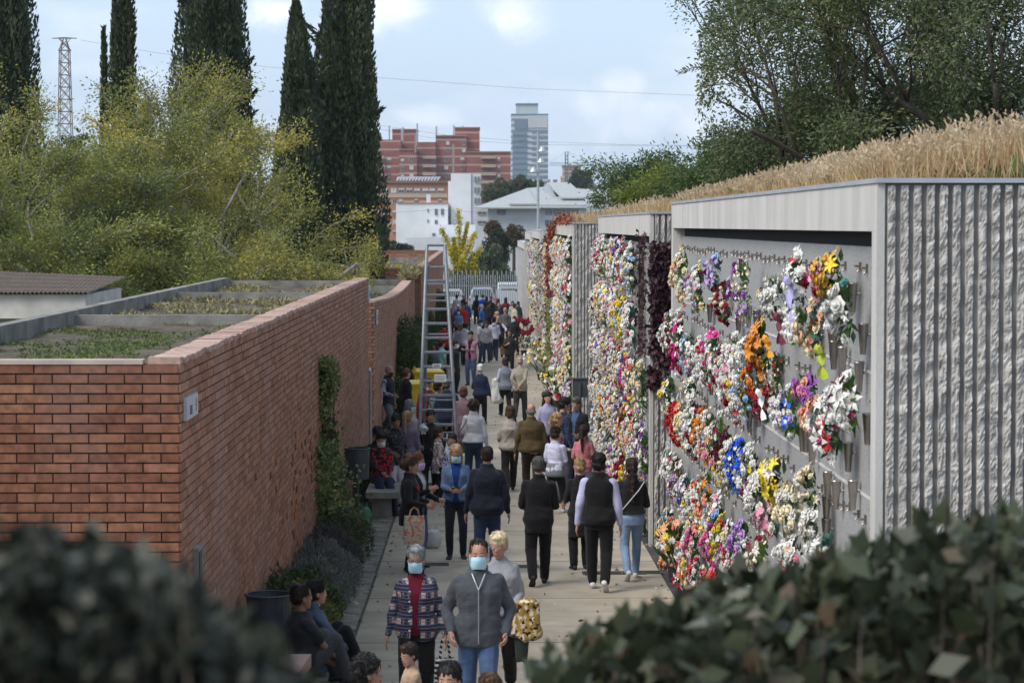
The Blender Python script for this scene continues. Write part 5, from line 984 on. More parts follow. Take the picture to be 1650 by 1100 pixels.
for i, (px_, py_, hw, hh, cols, sz, li) in enumerate(NB):
    y = yat(px_, XF); p = at(px_, py_, y); s_ = F/y; r_, c_ = kabs(K1, y, p.z)
    w = max(.17, min(.38, hw/s_*1.42)); h = hh/s_*1.2
    key = (r_, c_, cname(cols)); lab = '%s bouquet, %s row, %s niche along, nearest block' % (cname(cols), ROWN[r_], ordn(c_))
    lab = lab.replace(' and ', ' and ', 1)
    put(cols, XF+.03, y, p.z, w, h, sz, li, lab, G1, 100+i); bq_n += 1
    zb_ = p.z-h-.09; v = obj('vase', VM, K1['t'], loc=(X1+.07, y+.04, zb_)); vs_n += 1
q_ = random.Random(5)
pal = [('white','pink','cream'),('white','cream','lilac'),('white','white','red'),('white','pink','dred'),('cream','white','pink'),('white','lblue','pink'),('white','cream','yellow'),('white','pink','cream'),('white','red','pink'),('cream','yellow','white'),('white','lilac','blue'),('white','dred','white'),('white','pink','hot'),('cream','white','peach'),('white','purple','yellow'),('white','yellow','orange'),('white','white','red'),('white','lilac','purple'),('white','lblue','cream'),('yellow','white','red'),('white','cream','coral')]
# farther half of the nearest wall is packed: fill the gaps left between the placed ones
taken = [(px_, py_) for px_, py_, *_r in NB]; fill = 0
for r_ in range(5):
    for c_ in range(K1['cols']*2, 14, -1):
        if fill >= 40 or (r_ == 0): break
        y = K1['Y0']+K1['w']*(c_-.5)/2; z = K1['zr']-K1['rh']*(r_+.52)+q_.uniform(-.1,.1); s_ = F/y; px_ = 772+X1*s_; py_ = 362+(CZ-z)*s_
        if min(math.hypot((px_-a)*1.0, (py_-b_)*.6) for a, b_ in taken) < 11: continue
        if y < 24 and r_ < 4: continue
        taken.append((px_, py_)); cols = q_.choice(pal); lab = '%s bouquet, %s row, %s vase along, nearest block' % (cname(cols), ROWN[r_], ordn(c_))
        put(cols, X1+.03, y, z, .25, .34, .045, .15, lab, G1, 300+fill, nbl=60, lf=2.5); obj('vase', VM, K1['t'], loc=(X1+.07, y+.03, z-.40)); fill += 1; bq_n += 1
for (px_, py_) in ((1359,575),(1386,600),(1343,552),(1350,790),(1377,790),(1336,775),(1295,700),(1311,720),(1220,512),(1207,505)):       # bare steel vases
    y = yat(px_, X1+.07); z = at(px_, py_, y).z; obj('vase', VM, K1['t'], loc=(X1+.07, y, z-.15))
# ribbons and cellophane that stand out
def ribbon(label, px_, py_, col, L_, w=.09, cat='ribbon', tw=.6):
    y = yat(px_, XF-.12); p = at(px_, py_, y); t = thing('ribbon', label, cat, (XF-.14, y, p.z)); mb = MB(); pts = []
    for sd in (-1, 1):
        for k in range(8): f_ = k/7; pts.append([(-.03*math.sin(f_*5), sd*(.02+.10*f_)+w*.5*math.cos(f_*tw*5), -L_*f_), (.02*math.cos(f_*4), sd*(.02+.10*f_)-w*.5*math.cos(f_*tw*5)-.01, -L_*f_-.02)])
        n0 = len(mb.v); mb.add([q for pr in pts for q in pr], [(2*k, 2*k+1, 2*k+3, 2*k+2) for k in range(7)]); pts = []
    mb.build('tails', mat('ribbon_%s' % label.split()[0], col, .5, .15, 10), t); mb = MB()
    for sd in (-1, 1): mb.loft([[(-.03+.02*math.cos(a), sd*(.005+.10*k/3)+0, .05*math.sin(a)*(.2+k/3 if k < 3 else .6)+.01) for a in [2*PI*i/8 for i in range(8)]] for k in range(4)])
    mb.build('bow', mat('ribbon_%s' % label.split()[0], col, .5, .15, 10), t)
ribbon('maroon organza ribbon bow hanging under the white roses in the top row', 1262, 512, (.13,.02,.035), .22); ribbon('lilac organza ribbon strip between two white bouquets in the top row', 1278, 455, (.36,.33,.60), .40, .05)
ribbon('orange silk ribbon standing above the orange lilies in the second row', 1243, 548, (.70,.30,.02), .14, .10); ribbon('white ribbon curling beside the gypsophila in the second row', 1232, 635, (.68,.68,.66), .22, .06)
ribbon('yellow green leafy ribbon trailing below the peach roses', 1330, 565, (.35,.40,.03), .2, .10)
# second block
G2 = 'flower bouquets on the second niche block'; spec2 = {(0,8):('white','white','red'),(0,12):('white','cream','peach'),(0,4):('cream','lblue','white'),(1,6):('yellow','yellow','purple'),(1,7):('yellow','lblue','white'),(2,6):('purple','yellow','blue'),(2,5):('red','white','white'),(1,10):('white','red','pink'),(3,7):('red','white','red'),(3,6):('white','orange','yellow'),(3,3):('cream','white','peach'),(4,4):('hot','pink','white'),(4,7):('dred','red','white')}
k_ = 0
for r_ in range(5):
    for c_ in range(1, 21):
        if r_ == 0 and c_ in (1, 14, 15): continue
        y = K2['Y0']+K2['w']*(c_-.5)+q_.uniform(-.1,.1); z = K2['zr']-K2['rh']*(r_+.45)+q_.uniform(-.08,.08); cols = spec2.get((r_, c_), q_.choice(pal))
        if c_ <= 3 and r_ in (0,1): continue
        put(cols, X2+.04-q_.random()*.06, y, z, .42, .46, .050, .15, '%s bouquet, %s row, %s niche along, second block' % (cname(cols), ROWN[r_], ordn(c_)), G2, 500+k_, nbl=66, lf=3.2); k_ += 1; bq_n += 1
G3 = 'flower bouquets on the farther niche blocks'; bnames = ['third','fourth','fifth']
for bi, (K, ncol, wy) in enumerate(((K3, 12, .60), (KK[0], 6, 1.0), (KK[1], 6, 1.1))):
    for r_ in range(5):
        for c_ in range(1, ncol+1):
            if bq_n >= 298: break
            L_ = (K['Y1']-K['Y0'])/ncol; y = K['Y0']+L_*(c_-.5); z = K['zr']-K['rh']*(r_+.45)+q_.uniform(-.06,.06); cols = q_.choice(pal)
            put(cols, K['X']+.02, y, z, wy, .48, .070, .2, '%s bouquet, %s row, %s along, %s niche block' % (cname(cols), ROWN[r_], ordn(c_), bnames[bi]), G3, 700+bq_n, nbl=66, lf=3.0); bq_n += 1
# wreath and planters standing on the ground
M_pot = mat('pot_dark', (.035,.04,.045), .7, .2)
def potted(label, X, Y, h, w, cols, seed, n=50, cat='flower pot'):
    t = thing('potted_flowers', label, cat, (X, Y, gz(Y)+.01)); mb = MB(); mb.loft([[(r*math.cos(2*PI*i/14), r*math.sin(2*PI*i/14), z) for i in range(14)] for r, z in ((.10,0),(.14,.22),(.15,.22),(.13,.18))]); mb.build('pot', M_pot, t)
    q = random.Random(seed); mb = MB()
    for k in range(n): a = q.uniform(0,6.28); rr = q.random()**.5; zz = .25+h*(.3+.7*(1-rr*.6)*q.random()); blossom(mb, (w*rr*math.cos(a), w*rr*math.sin(a), zz), (math.cos(a)*.6-.3, math.sin(a)*.6-.5, .5), .06, ['daisy','lily','rose'][k % 3], k % len(cols), q)
    mb.build('blossoms', [fmat(c) for c in cols], t); m_ = 130; A_ = nr.rand(m_)*6.28; R_ = nr.rand(m_)*w*.7; P = np.stack([R_*np.cos(A_), R_*np.sin(A_), .2+h*.6*nr.rand(m_)],1); obj('foliage', leafmesh('foliage', P, np.stack([np.cos(A_)*.7, np.sin(A_)*.7, np.ones(m_)*.8],1), .28, .05, M_lf[0]), t)
potted('tall white and yellow flower spray standing on the path by the third block', 2.15, 84, 1.4, .6, ('white','yellow','cream'), 1, 70); potted('smaller white flower pot next to the tall white spray', 2.25, 74, .9, .35, ('white','yellow'), 2)
potted('small pot of red and white flowers by the far corner of the third block', 2.2, 70, .45, .3, ('red','white'), 3); potted('green plant tub with white blossom under the red heart wreath', 1.9, 103, .8, .8, ('white',), 4, 30); potted('row of red flowers in a pot at the near corner of the third block', 2.3, 67.5, .5, .25, ('red','dred','white'), 5)
potted('pink and white flower pot on the ground by the second block', 2.35, 44, .5, .25, ('white','hot','pink'), 6); potted('large spray of peach and white lilies on the ground at the nearest block', 2.70, 32.8, .75, .30, ('peach','white','yellow','coral'), 7, 60)
wr_ = thing('heart_wreath', 'red heart shaped flower wreath on the ground at the far right of the path', 'wreath', (2.1, 110, gz(110)+1.0)); mb = MB(); q = random.Random(2)
for k in range(110): a = 2*PI*k/110; xx = .055*16*math.sin(a)**3*.46; zz = .042*(13*math.cos(a)-5*math.cos(2*a)-2*math.cos(3*a)-math.cos(4*a))*.62; blossom(mb, (xx+q.gauss(0,.03), q.gauss(0,.03), zz+q.gauss(0,.03)), (0,-1,.2), .10, 'rose', 0, q)
mb.build('blossoms', [fmat('dred')], wr_); mb = MB(); mb.tube([(-.3,.3,-1.15),(0,0,.4)], .02, 5); mb.tube([(.3,.3,-1.15),(0,0,.4)], .02, 5); mb.build('stand', M_pot, wr_)
_ms = M_steel; M_steel = mat('ladder_steel', (.20,.22,.24), .5, .15, 8, metal=.4)
# ---------------------------------------------------------------- ladder, bins, benches, signs, drains
ld = thing('rolling_ladder', 'tall grey steel platform ladder with many rungs standing on the path', 'ladder'); YL0 = 44.5
def lpx(px_, py_, Y): return tuple(at(px_, py_, Y))
g_ = gz(YL0); bl = at(672, 700, YL0); br_ = at(740, 700, YL0); tl = at(688, 395, YL0+1.3); tr_ = at(717, 395, YL0+1.3); bl = (bl.x, YL0, g_+.14); br2 = (br_.x, YL0, g_+.14); tl = tuple(tl); tr2 = tuple(tr_)
for nm, a, b_ in (('stile', bl, tl), ('stile', br2, tr2)): mb = MB(); mb.tube([a, b_], .032, 8); mb.build(nm, M_steel, ld)
V_ = lambda a, b_, t_: tuple(Vector(a).lerp(Vector(b_), t_)); zf = 14
for k in range(zf+1): t_ = .02+.83*k/zf; mb = MB(); mb.tube([V_(bl, tl, t_), V_(br2, tr2, t_)], .024, 6); a = Vector(V_(bl, tl, t_)); b_ = Vector(V_(br2, tr2, t_)); mb.box(a.x, b_.x, a.y-.02, a.y+.10, a.z+.012, a.z+.028); mb.build('rung', M_steel, ld)
mb = MB(); mb.tube([tl, tr2], .026, 6); mb.build('top_rail', M_steel, ld)
rbl = (bl[0]+.05, YL0+2.9, gz(YL0+2.9)+.14); rbr = (br2[0]-.05, YL0+2.9, gz(YL0+2.9)+.14); rtl = V_(bl, tl, .86); rtr = V_(br2, tr2, .86); rtl = (rtl[0]+.03, rtl[1]+.5, rtl[2]+.25); rtr = (rtr[0]-.04, rtr[1]+.5, rtr[2]+.25)
for a, b_ in ((rbl, rtl), (rbr, rtr)): mb = MB(); mb.tube([a, b_], .026, 8); mb.build('rear_leg', M_steel, ld)
for k in range(7): t_ = .05+.94*k/6; mb = MB(); mb.tube([V_(rbl, rtl, t_), V_(rbr, rtr, t_)], .018, 6); mb.build('rear_brace', M_steel, ld)
mb = MB(); mb.tube([V_(rbl, rtl, .05), V_(bl, tl, .8)], .013, 6); mb.tube([V_(rbr, rtr, .05), V_(bl, tl, .42)], .013, 6); mb.tube([bl, rbl], .02, 6); mb.tube([br2, rbr], .02, 6); mb.tube([V_(bl,tl,.42), V_(rbl,rtl,.42)], .014, 6); mb.tube([V_(br2,tr2,.42), V_(rbr,rtr,.42)], .014, 6); mb.build('side_brace', M_steel, ld)
a = V_(bl, tl, .84); b_ = V_(br2, tr2, .84); mb = MB(); mb.box(a[0], b_[0], a[1], a[1]+.42, a[2]-.02, a[2]+.02); mb.build('platform', M_steel, ld)
for c in (bl, br2, rbl, rbr): mb = MB(); mb.tube([(c[0]-.03, c[1], c[2]-.06), (c[0]+.03, c[1], c[2]-.06)], .075, 14); mb.build('wheel', mat('rubber', (.03,.03,.03), .8, .1), ld)
M_steel = _ms
M_paper = mat('paper_notice', (.58,.58,.58), .8, .05)
for (x0, x1, y0, y1, lab) in ((700,719,603,615,'white printed notice tied to the lower rungs of the ladder'),(697,711,586,592,'smaller white notice on the rung above the larger notice')):
    Yv = YL0+.28; p0 = at(x0, y1, Yv); p1 = at(x1, y0, Yv); t = thing('paper_notice', lab, 'sign'); mb = MB(); mb.box(p0.x, p1.x, p0.y, p0.y+.008, p0.z, p1.z); mb.build('paper', M_paper, t); mb = MB()
    for k in range(4):
        zz = p1.z-(p1.z-p0.z)*(.2+.18*k); x = p0.x+.02
        while x < p1.x-.03: w = rnd.uniform(.008,.022); mb.box(x, min(x+w, p1.x-.02), p0.y-.003, p0.y-.001, zz-.008, zz); x += w+.008
    mb.build('printed_text', mat('notice_ink', (.12,.12,.13), .8, .05), t)
M_yel = mat('bin_yellow', (.62,.42,.01), .45, .12, 5, spec=.5)
def wheelie(label, px0, px1, ytop, Y, rz):
    a = at(px0, ytop, Y); b_ = at(px1, ytop, Y); g_ = gz(Y); w = (b_.x-a.x); h = a.z-g_-.0; d = w*.95; t = thing('wheelie_bin', label, 'bin', ((a.x+b_.x)/2, Y, g_+.01), rz); s_ = h/1.1
    mb = MB(); hw = w/2; mb.hexa([(-hw*.8,-d*.38,.10),(hw*.8,-d*.38,.10),(hw*.8,d*.38,.10),(-hw*.8,d*.38,.10),(-hw*.95,-d*.48,h*.88),(hw*.95,-d*.48,h*.88),(hw*.95,d*.48,h*.88),(-hw*.95,d*.48,h*.88)]); mb.build('body', M_yel, t)
    mb = MB(); mb.box(-hw*1.02, hw*1.02, -d*.53, d*.5, h*.881, h*.92); mb.build('rim', M_yel, t)
    mb = MB(); mb.loft([[(-hw, y, z0), (hw, y, z0), (hw, y, z0+.02), (hw*.8, y, z1), (-hw*.8, y, z1), (-hw, y, z0+.02)] for (y, z0, z1) in ((-d*.56, h*.921, h*.945),(-d*.3, h*.925, h*.985),(d*.3, h*.93, h*1.0),(d*.5, h*.925, h*.99))]); mb.build('lid', M_yel, t)
    mb = MB(); mb.tube([(-hw*.8, d*.62, h*.97), (hw*.8, d*.62, h*.97)], .022, 8); mb.box(-hw*.85,-hw*.7,d*.48,d*.66,h*.9,h*1.02); mb.box(hw*.7,hw*.85,d*.48,d*.66,h*.9,h*1.02); mb.build('handle', M_yel, t)
    for sd in (-1,1): mb = MB(); mb.tube([(sd*hw*.80, d*.42, .11), (sd*hw*.95, d*.42, .11)], .11, 14); mb.build('wheel', mat('rubber', (.03,.03,.03), .8, .1), t)
    mb = MB(); mb.box(-hw*.5, hw*.5, -d*.50, -d*.47, h*.50, h*.53); [mb.box(hw*q-.02, hw*q+.02, -d*.50, -d*.455, h*.2, h*.8) for q in (-.7,.7)]; mb.build('rib', M_yel, t)
wheelie('yellow wheelie bin in front, left of the ladder', 650, 694, 613, 61.5, R(12)); wheelie('yellow wheelie bin behind the other yellow bin', 664, 714, 594, 68, R(6))
M_bin = mat('bin_grey', (.055,.062,.072), .5, .2, 4, metal=.2)
def drum(label, px_, py_, Y, r, h, zb, post=True, dents=0):
    a = at(px_, py_, Y); t = thing('litter_bin', label, 'bin', (a.x, Y, gz(Y))); z1 = a.z-gz(Y); z0 = z1-h; mb = MB(); n = 24
    mb.loft([[((r*k)*math.cos(2*PI*i/n)*(1-dents*.05*math.sin(3*2*PI*i/n+z*5)), (r*k)*math.sin(2*PI*i/n), z) for i in range(n)] for (k, z) in ((.90,z0),(.92,z0+h*.3),(.96,z0+h*.7),(1,z1),(.97,z1),(.93,z0+h*.6),(.86,z0+.03))], cap=True); mb.build('drum', M_bin, t, smooth=False)
    mb = MB(); c_ = [(r*1.01*math.cos(2*PI*i/n), r*1.01*math.sin(2*PI*i/n), z1) for i in range(n+1)]; mb.tube(c_, .014, 6); mb.build('rim', M_bin, t)
    if post: mb = MB(); mb.tube([(0.02,-r-.03,0),(.02,-r-.03,z1*.82)], .028, 8); mb.box(-.02,.06,-r-.02,-r+.02,z1-.3,z1-.2); mb.build('post', M_bin, t)
    return t
drum('dark grey round litter bin on a post against the ivy wall', 575, 722, 39.5, .21, .50, 0, dents=1); drum('dark grey litter bin behind the seated pair near the brick wall', 433, 957, 24.6, .235, .48, 0, post=False)
t = thing('litter_bin', 'grey rectangular litter bin on a post at the ribbed end of the third block', 'bin'); Yb = 58; a = at(923,611,Yb); b_ = at(947,640,Yb); mb = MB(); mb.loft([[(a.x,Yb,z),(b_.x,Yb,z),(b_.x,Yb+.25,z),(a.x,Yb+.25,z)] for z in (b_.z,a.z)]); mb.build('box', M_bin, t)
mb = MB(); c = (a.x+b_.x)/2; mb.tube([(c,Yb-.02,gz(Yb)),(c,Yb-.02,a.z-.08)], .025, 8); mb.build('post', M_bin, t); mb = MB(); mb.box(a.x-.02,b_.x+.02,Yb-.02,Yb+.27,a.z,a.z+.03); mb.build('rim', M_bin, t)
def bucket(label, px_, ytop, X, Y, r, col):
    z1 = at(px_, ytop, Y).z-gz(Y); t = thing('waste_bucket', label, 'bin', (X, Y, gz(Y)+.01)); mb = MB(); n = 20; mb.loft([[(r*k*math.cos(2*PI*i/n), r*k*math.sin(2*PI*i/n), z) for i in range(n)] for (k, z) in ((.70,0),(.72,.02),(.93,z1-.06),(1.0,z1-.05),(1.02,z1),(.94,z1),(.66,.05))]); mb.build('tub', mat('bucket_grey', col, .6, .15, 5), t, smooth=False)
    mb = MB(); mb.tube([(-r*.9,-r*.2,z1-.1),(0,-r*1.0,z1-.30),(r*.9,-r*.2,z1-.1)], .007, 5); mb.build('handle', M_steel, t)
bucket('tall grey waste bucket between the first two niche blocks', 1073, 831, 2.83, 35.9, .175, (.075,.085,.10)); bucket('grey waste bucket at the far corner of the second block', 954, 655, 2.62, 54.6, .17, (.07,.085,.10))
# bench by the wall with the seated people, and the granite bench nearest the camera
bn = thing('concrete_bench', 'grey concrete bench beside the round litter bin', 'bench'); mb = MB(); Yb = 41.3; x0 = at(592,760,Yb).x; g_ = gz(Yb); mb.box(x0, x0+.55, 40.6, 43.6, g_+.37, g_+.47); mb.build('seat', M_concd, bn)
for yy in (40.8, 43.0): mb = MB(); mb.box(x0+.10, x0+.42, yy, yy+.25, g_-.02, g_+.369); mb.build('leg', M_concd, bn)
M_gran = mat('pink_granite', (.36,.21,.17), .55, .15, 60, col2=(.40,.25,.21)); gb_ = thing('granite_bench', 'pinkish granite slab bench under the seated pair at the lower left', 'bench'); a = at(497,1056,22.6); mb = MB(); mb.hexa([(a.x-.42,20.4,a.z-.12),(a.x-.10,20.4,a.z-.12),(a.x+.02,22.7,a.z-.12),(a.x-.32,22.7,a.z-.12),(a.x-.42,20.4,a.z-.0),(a.x-.10,20.4,a.z-.0),(a.x+.02,22.7,a.z-.0),(a.x-.32,22.7,a.z-.0)]); mb.build('seat', M_gran, gb_)
mb = MB(); mb.box(a.x-.28,a.x-.06,20.8,21.0,gz(21),a.z-.121); mb.box(a.x-.25,a.x-.04,22.2,22.4,gz(22),a.z-.121); mb.build('support', M_concd, gb_)
sb = thing('granite_bench', 'low stone bench at the bottom edge holding the seated front group', 'bench'); mb = MB(); a = at(590,1090,18.3); mb.box(a.x-.6, a.x+1.35, 17.6, 18.6, gz(18)+.33, gz(18)+.45); mb.build('seat', M_concd, sb); mb = MB(); mb.box(a.x-.4, a.x-.1, 17.9,18.3, gz(18)-.02, gz(18)+.329); mb.build('leg', M_concd, sb)
# green plastic bag, white carrier bag
def sack(label, px_, py_, Y, w, h, col):
    a = at(px_, py_, Y); t = thing('plastic_bag', label, 'bag', (a.x, Y, gz(Y)+.02)); mb = MB(); mb.loft([[(w*k*math.cos(b_)*(1+.15*math.sin(5*b_+z*9)), w*.6*k*math.sin(b_)*(1+.15*math.sin(4*b_+z*7)), z) for b_ in [2*PI*i/18 for i in range(18)]] for (k, z) in ((.7,0),(1,h*.2),(1.02,h*.55),(.8,h*.85),(.62,h))]); mb.build('sack', mat('plastic_%d' % int(col[1]*99), col, .35, .2, 6, .5, 14, spec=.6), t, smooth=True)
    mb = MB(); mb.tube([(-w*.5,0,h),(-w*.4,0,h+.08),(-w*.2,0,h)], .012, 5); mb.tube([(w*.5,0,h),(w*.4,0,h+.08),(w*.2,0,h)], .012, 5); mb.build('handle', mat('plastic_%d' % int(col[1]*99), col), t)
sack('green plastic bag under the round litter bin', 587, 790, 39.6, .11, .30, (.03,.16,.09)); sack('white plastic bag on the ground behind the woman in the denim jacket', 697, 815, 36.5, .12, .28, (.5,.5,.52))
# bronze edge, drains and small side plates
for (px_, py_, Y_, wd, lab) in ((990,927,32.6,.44,'rectangular cast drain grate behind the feet of the young couple'),(1042,926,32.6,.22,'short drain grate right of the light blue jeans'),(698,912,33.4,.22,'small drain grate by the paver strip behind the woman in black'),(846,916,33.3,.20,'drain grate beside the black suit man')):
    p = at(px_, py_, Y_); Y_ = F*(CZ-gz(Y_))/(py_-362); g_ = gz(Y_)+.024; X_ = (px_-772)/F*Y_; t = thing('drain_grate', lab, 'drain', (X_, Y_, g_)); mb = MB(); mb.box(-wd,wd,-.14,-.11,0,.008); mb.box(-wd,wd,.11,.14,0,.008); mb.box(-wd,-wd+.03,-.109,.109,0,.008); mb.box(wd-.03,wd,-.109,.109,0,.008); mb.build('frame', mat('cast_iron', (.05,.045,.042), .7, .2), t); mb = MB(); x = -wd+.04
    while x < wd-.04: mb.box(x, x+.012, -.108, .108, .001, .006); x += .026
    mb.build('bars', mat('cast_iron', (.05,.045,.042), .7, .2), t); mb = MB(); mb.box(-wd+.031, wd-.031, -.108, .108, -.0005, .0005); mb.build('slot_shadow', M_dark, t)
for (px_, y0, y1, X_, Y_, lab) in ((1078,712,740,X1-.02,B1Y1-.05,'small white plate on the far column edge of the nearest block'),(1041,680,700,X2-.02,B2Y0+.1,'small pale plate on the corner of the second block')):
    Yv = yat(px_, X_); z0 = at(px_, y1, Yv).z; z1 = at(px_, y0, Yv).z; t = thing('wall_sign', lab, 'sign'); mb = MB(); mb.box(X_-.03, X_+.018, Yv-.16, Yv+.16, z0, z1); mb.build('plate', M_plate, t); mb = MB(); [mb.box(X_-.033, X_-.031, Yv-.08+.05*j, Yv-.05+.05*j, z0+.06, z1-.06) for j in range(3)]; mb.build('lettering', M_ink, t)
# fallen leaves and petals
P = []; 
for k in range(950):
    y = 20+rnd.random()**1.4*70; x = rnd.choice([rnd.uniform(-1.8,-1.2), rnd.uniform(1.7,2.8), rnd.uniform(-1.4,2.5)]); P.append((x, y, gz(y)+.03))
P = np.array(P); obj('fallen_leaves', leafmesh('fallen_leaves', P, np.stack([nr.normal(0,1,len(P)), nr.normal(0,1,len(P)), nr.uniform(0,.3,len(P))],1), nr.uniform(.03,.09,len(P)), .04, leafmat('dead_leaf', [(.08,.045,.025),(.17,.10,.05),(.30,.22,.12),(.6,.58,.55)], 0)), None, 'scattered dry leaves and petals lying on the path', 'fallen leaves', kind='stuff')
# ---------------------------------------------------------------- people
TS = bpy.data.scenes.new('tmp_build'); TVL = TS.view_layers[0]
def remesh(me, vox, smooth=3):
    o = bpy.data.objects.new('tmp', me); TS.collection.objects.link(o)
    m = o.modifiers.new('r', 'REMESH'); m.mode = 'VOXEL'; m.voxel_size = vox; m.use_smooth_shade = True
    if smooth: s = o.modifiers.new('s', 'SMOOTH'); s.factor = .5; s.iterations = smooth
    TVL.update(); dg = TVL.depsgraph; out = bpy.data.meshes.new_from_object(o.evaluated_get(dg), depsgraph=dg)
    bpy.data.objects.remove(o); return out
def displ(me, fn):
    n = len(me.vertices); c = np.empty(3*n, 'f'); q = np.empty(3*n, 'f'); me.vertices.foreach_get('co', c); me.vertex_normals.foreach_get('vector', q)
    c = c.reshape(-1, 3); d = np.array([fn(*p) for p in c.tolist()], 'f'); me.vertices.foreach_set('co', (c + q.reshape(-1, 3)*d[:, None]).reshape(-1)); me.update()
def cloth(col, kind='plain', col2=None):
    key = ('cl', tuple(col), kind, col2)
    if key in MC: return MC[key]
    m, N, L, b, out = nodes('cloth_'+kind); b.inputs['Roughness'].default_value = .85; b.inputs['Specular IOR Level'].default_value = .15
    b.inputs['Sheen Weight'].default_value = .12
    tc = N.new('ShaderNodeTexCoord'); co = tc.outputs['Object']
    n = N.new('ShaderNodeTexNoise'); n.inputs['Scale'].default_value = 5; n.inputs['Detail'].default_value = 6; L.new(co, n.inputs['Vector'])
    cr = N.new('ShaderNodeValToRGB'); cr.color_ramp.elements[0].position = .3; cr.color_ramp.elements[1].position = .7
    cr.color_ramp.elements[0].color = c4(col, .78); cr.color_ramp.elements[1].color = c4(col, 1.18); L.new(n.outputs['Fac'], cr.inputs[0]); last = cr.outputs[0]
    def ramp(src, c_a, c_b, p=.5, w=.02):
        r = N.new('ShaderNodeMapRange'); r.inputs['From Min'].default_value = p-w; r.inputs['From Max'].default_value = p+w; L.new(src, r.inputs['Value'])
        mx = N.new('ShaderNodeMixRGB'); L.new(r.outputs[0], mx.inputs[0]); L.new(c_a, mx.inputs[1])
        if isinstance(c_b, tuple): mx.inputs[2].default_value = c4(c_b)
        else: L.new(c_b, mx.inputs[2])
        return mx.outputs[0]
    if kind in ('plaid', 'check', 'stripe', 'pinstripe'):
        sx = N.new('ShaderNodeSeparateXYZ'); L.new(co, sx.inputs[0])
        def wave(o_, f, ph=0):
            a = N.new('ShaderNodeMath'); a.operation = 'MULTIPLY_ADD'; a.inputs[1].default_value = f; a.inputs[2].default_value = ph; L.new(o_, a.inputs[0])
            q = N.new('ShaderNodeMath'); q.operation = 'SINE'; L.new(a.outputs[0], q.inputs[0]); return q.outputs[0]
        fx = {'plaid': 52, 'check': 105, 'stripe': 0, 'pinstripe': 0}[kind]; fz = {'plaid': 46, 'check': 105, 'stripe': 75, 'pinstripe': 130}[kind]
        wz = wave(sx.outputs['Z'], fz)
        if fx:
            ad = N.new('ShaderNodeMath'); L.new(sx.outputs['X'], ad.inputs[0]); ym = N.new('ShaderNodeMath'); ym.operation = 'MULTIPLY'; ym.inputs[1].default_value = .6; L.new(sx.outputs['Y'], ym.inputs[0]); L.new(ym.outputs[0], ad.inputs[1])
            wx = wave(ad.outputs[0], fx, 1.0)
            mid = tuple((a+c)*.33 for a, c in zip(col, col2))
            l1 = ramp(wx, last, mid, .25, .05); l2 = ramp(wx, last if kind == 'check' else ramp(wave(ad.outputs[0], fx*3), last, mid, .6, .05), col2, .3, .05)
            last = ramp(wz, l1 if kind == 'check' else last, l2, .15, .05)
            if kind == 'plaid': last = ramp(wave(sx.outputs['Z'], fz*4, .5), last, mid, .75, .1)
        else: last = ramp(wz, last, col2, .2, .05)
    elif kind in ('floral', 'pattern', 'camo', 'print'):
        v = N.new('ShaderNodeTexNoise'); v.inputs['Scale'].default_value = {'floral': 28, 'pattern': 16, 'camo': 20, 'print': 22}[kind]; v.inputs['Detail'].default_value = 3; L.new(co, v.inputs['Vector'])
        last = ramp(v.outputs['Fac'], last, col2, .54, .02)
        if kind in ('floral', 'camo'):
            v2 = N.new('ShaderNodeTexNoise'); v2.inputs['Scale'].default_value = 24; mp = N.new('ShaderNodeMapping'); mp.inputs['Location'].default_value = (3, 5, 7); L.new(co, mp.inputs[0]); L.new(mp.outputs[0], v2.inputs['Vector'])
            last = ramp(v2.outputs['Fac'], last, (.35, .05, .08) if kind == 'floral' else (.02, .015, .01), .58, .02)
    elif kind == 'denim':
        v = N.new('ShaderNodeTexNoise'); v.inputs['Scale'].default_value = 2.2; v.inputs['Detail'].default_value = 3; L.new(co, v.inputs['Vector'])
        last = ramp(v.outputs['Fac'], last, tuple(min(1, c*1.7+.01) for c in col), .62, .16)
    L.new(last, b.inputs['Base Color'])
    # folds: stretched noise, plus weave
    mp = N.new('ShaderNodeMapping'); mp.inputs['Scale'].default_value = (1, 1, 2.6) if kind != 'quilt' else (.2, .2, 1); L.new(co, mp.inputs[0])
    n3 = N.new('ShaderNodeTexNoise'); n3.inputs['Scale'].default_value = 9; n3.inputs['Detail'].default_value = 3; n3.inputs['Distortion'].default_value = 1.2; L.new(mp.outputs[0], n3.inputs['Vector'])
    bp = N.new('ShaderNodeBump'); bp.inputs['Strength'].default_value = .4; bp.inputs['Distance'].default_value = .02; L.new(n3.outputs['Fac'], bp.inputs['Height']); hN = bp.outputs[0]
    if kind == 'quilt':
        w = N.new('ShaderNodeTexWave'); w.bands_direction = 'Z'; w.inputs['Scale'].default_value = 7; L.new(co, w.inputs['Vector'])
        b2 = N.new('ShaderNodeBump'); b2.inputs['Strength'].default_value = .9; b2.inputs['Distance'].default_value = .03; L.new(w.outputs['Fac'], b2.inputs['Height']); L.new(hN, b2.inputs['Normal']); hN = b2.outputs[0]
    n4 = N.new('ShaderNodeTexNoise'); n4.inputs['Scale'].default_value = 160; L.new(co, n4.inputs['Vector'])
    b3 = N.new('ShaderNodeBump'); b3.inputs['Strength'].default_value = .12; b3.inputs['Distance'].default_value = .01; L.new(n4.outputs['Fac'], b3.inputs['Height']); L.new(hN, b3.inputs['Normal']); L.new(b3.outputs[0], b.inputs['Normal'])
    MC[key] = m; return m
def skinm(c):
    m = mat('skin_%d' % int(c[0]*100), c, .55, .12, 14, .1, 60, spec=.35)
    bs = m.node_tree.nodes['Principled BSDF']; bs.inputs['Subsurface Weight'].default_value = .08; bs.inputs['Subsurface Radius'].default_value = (.02,.008,.004); return m
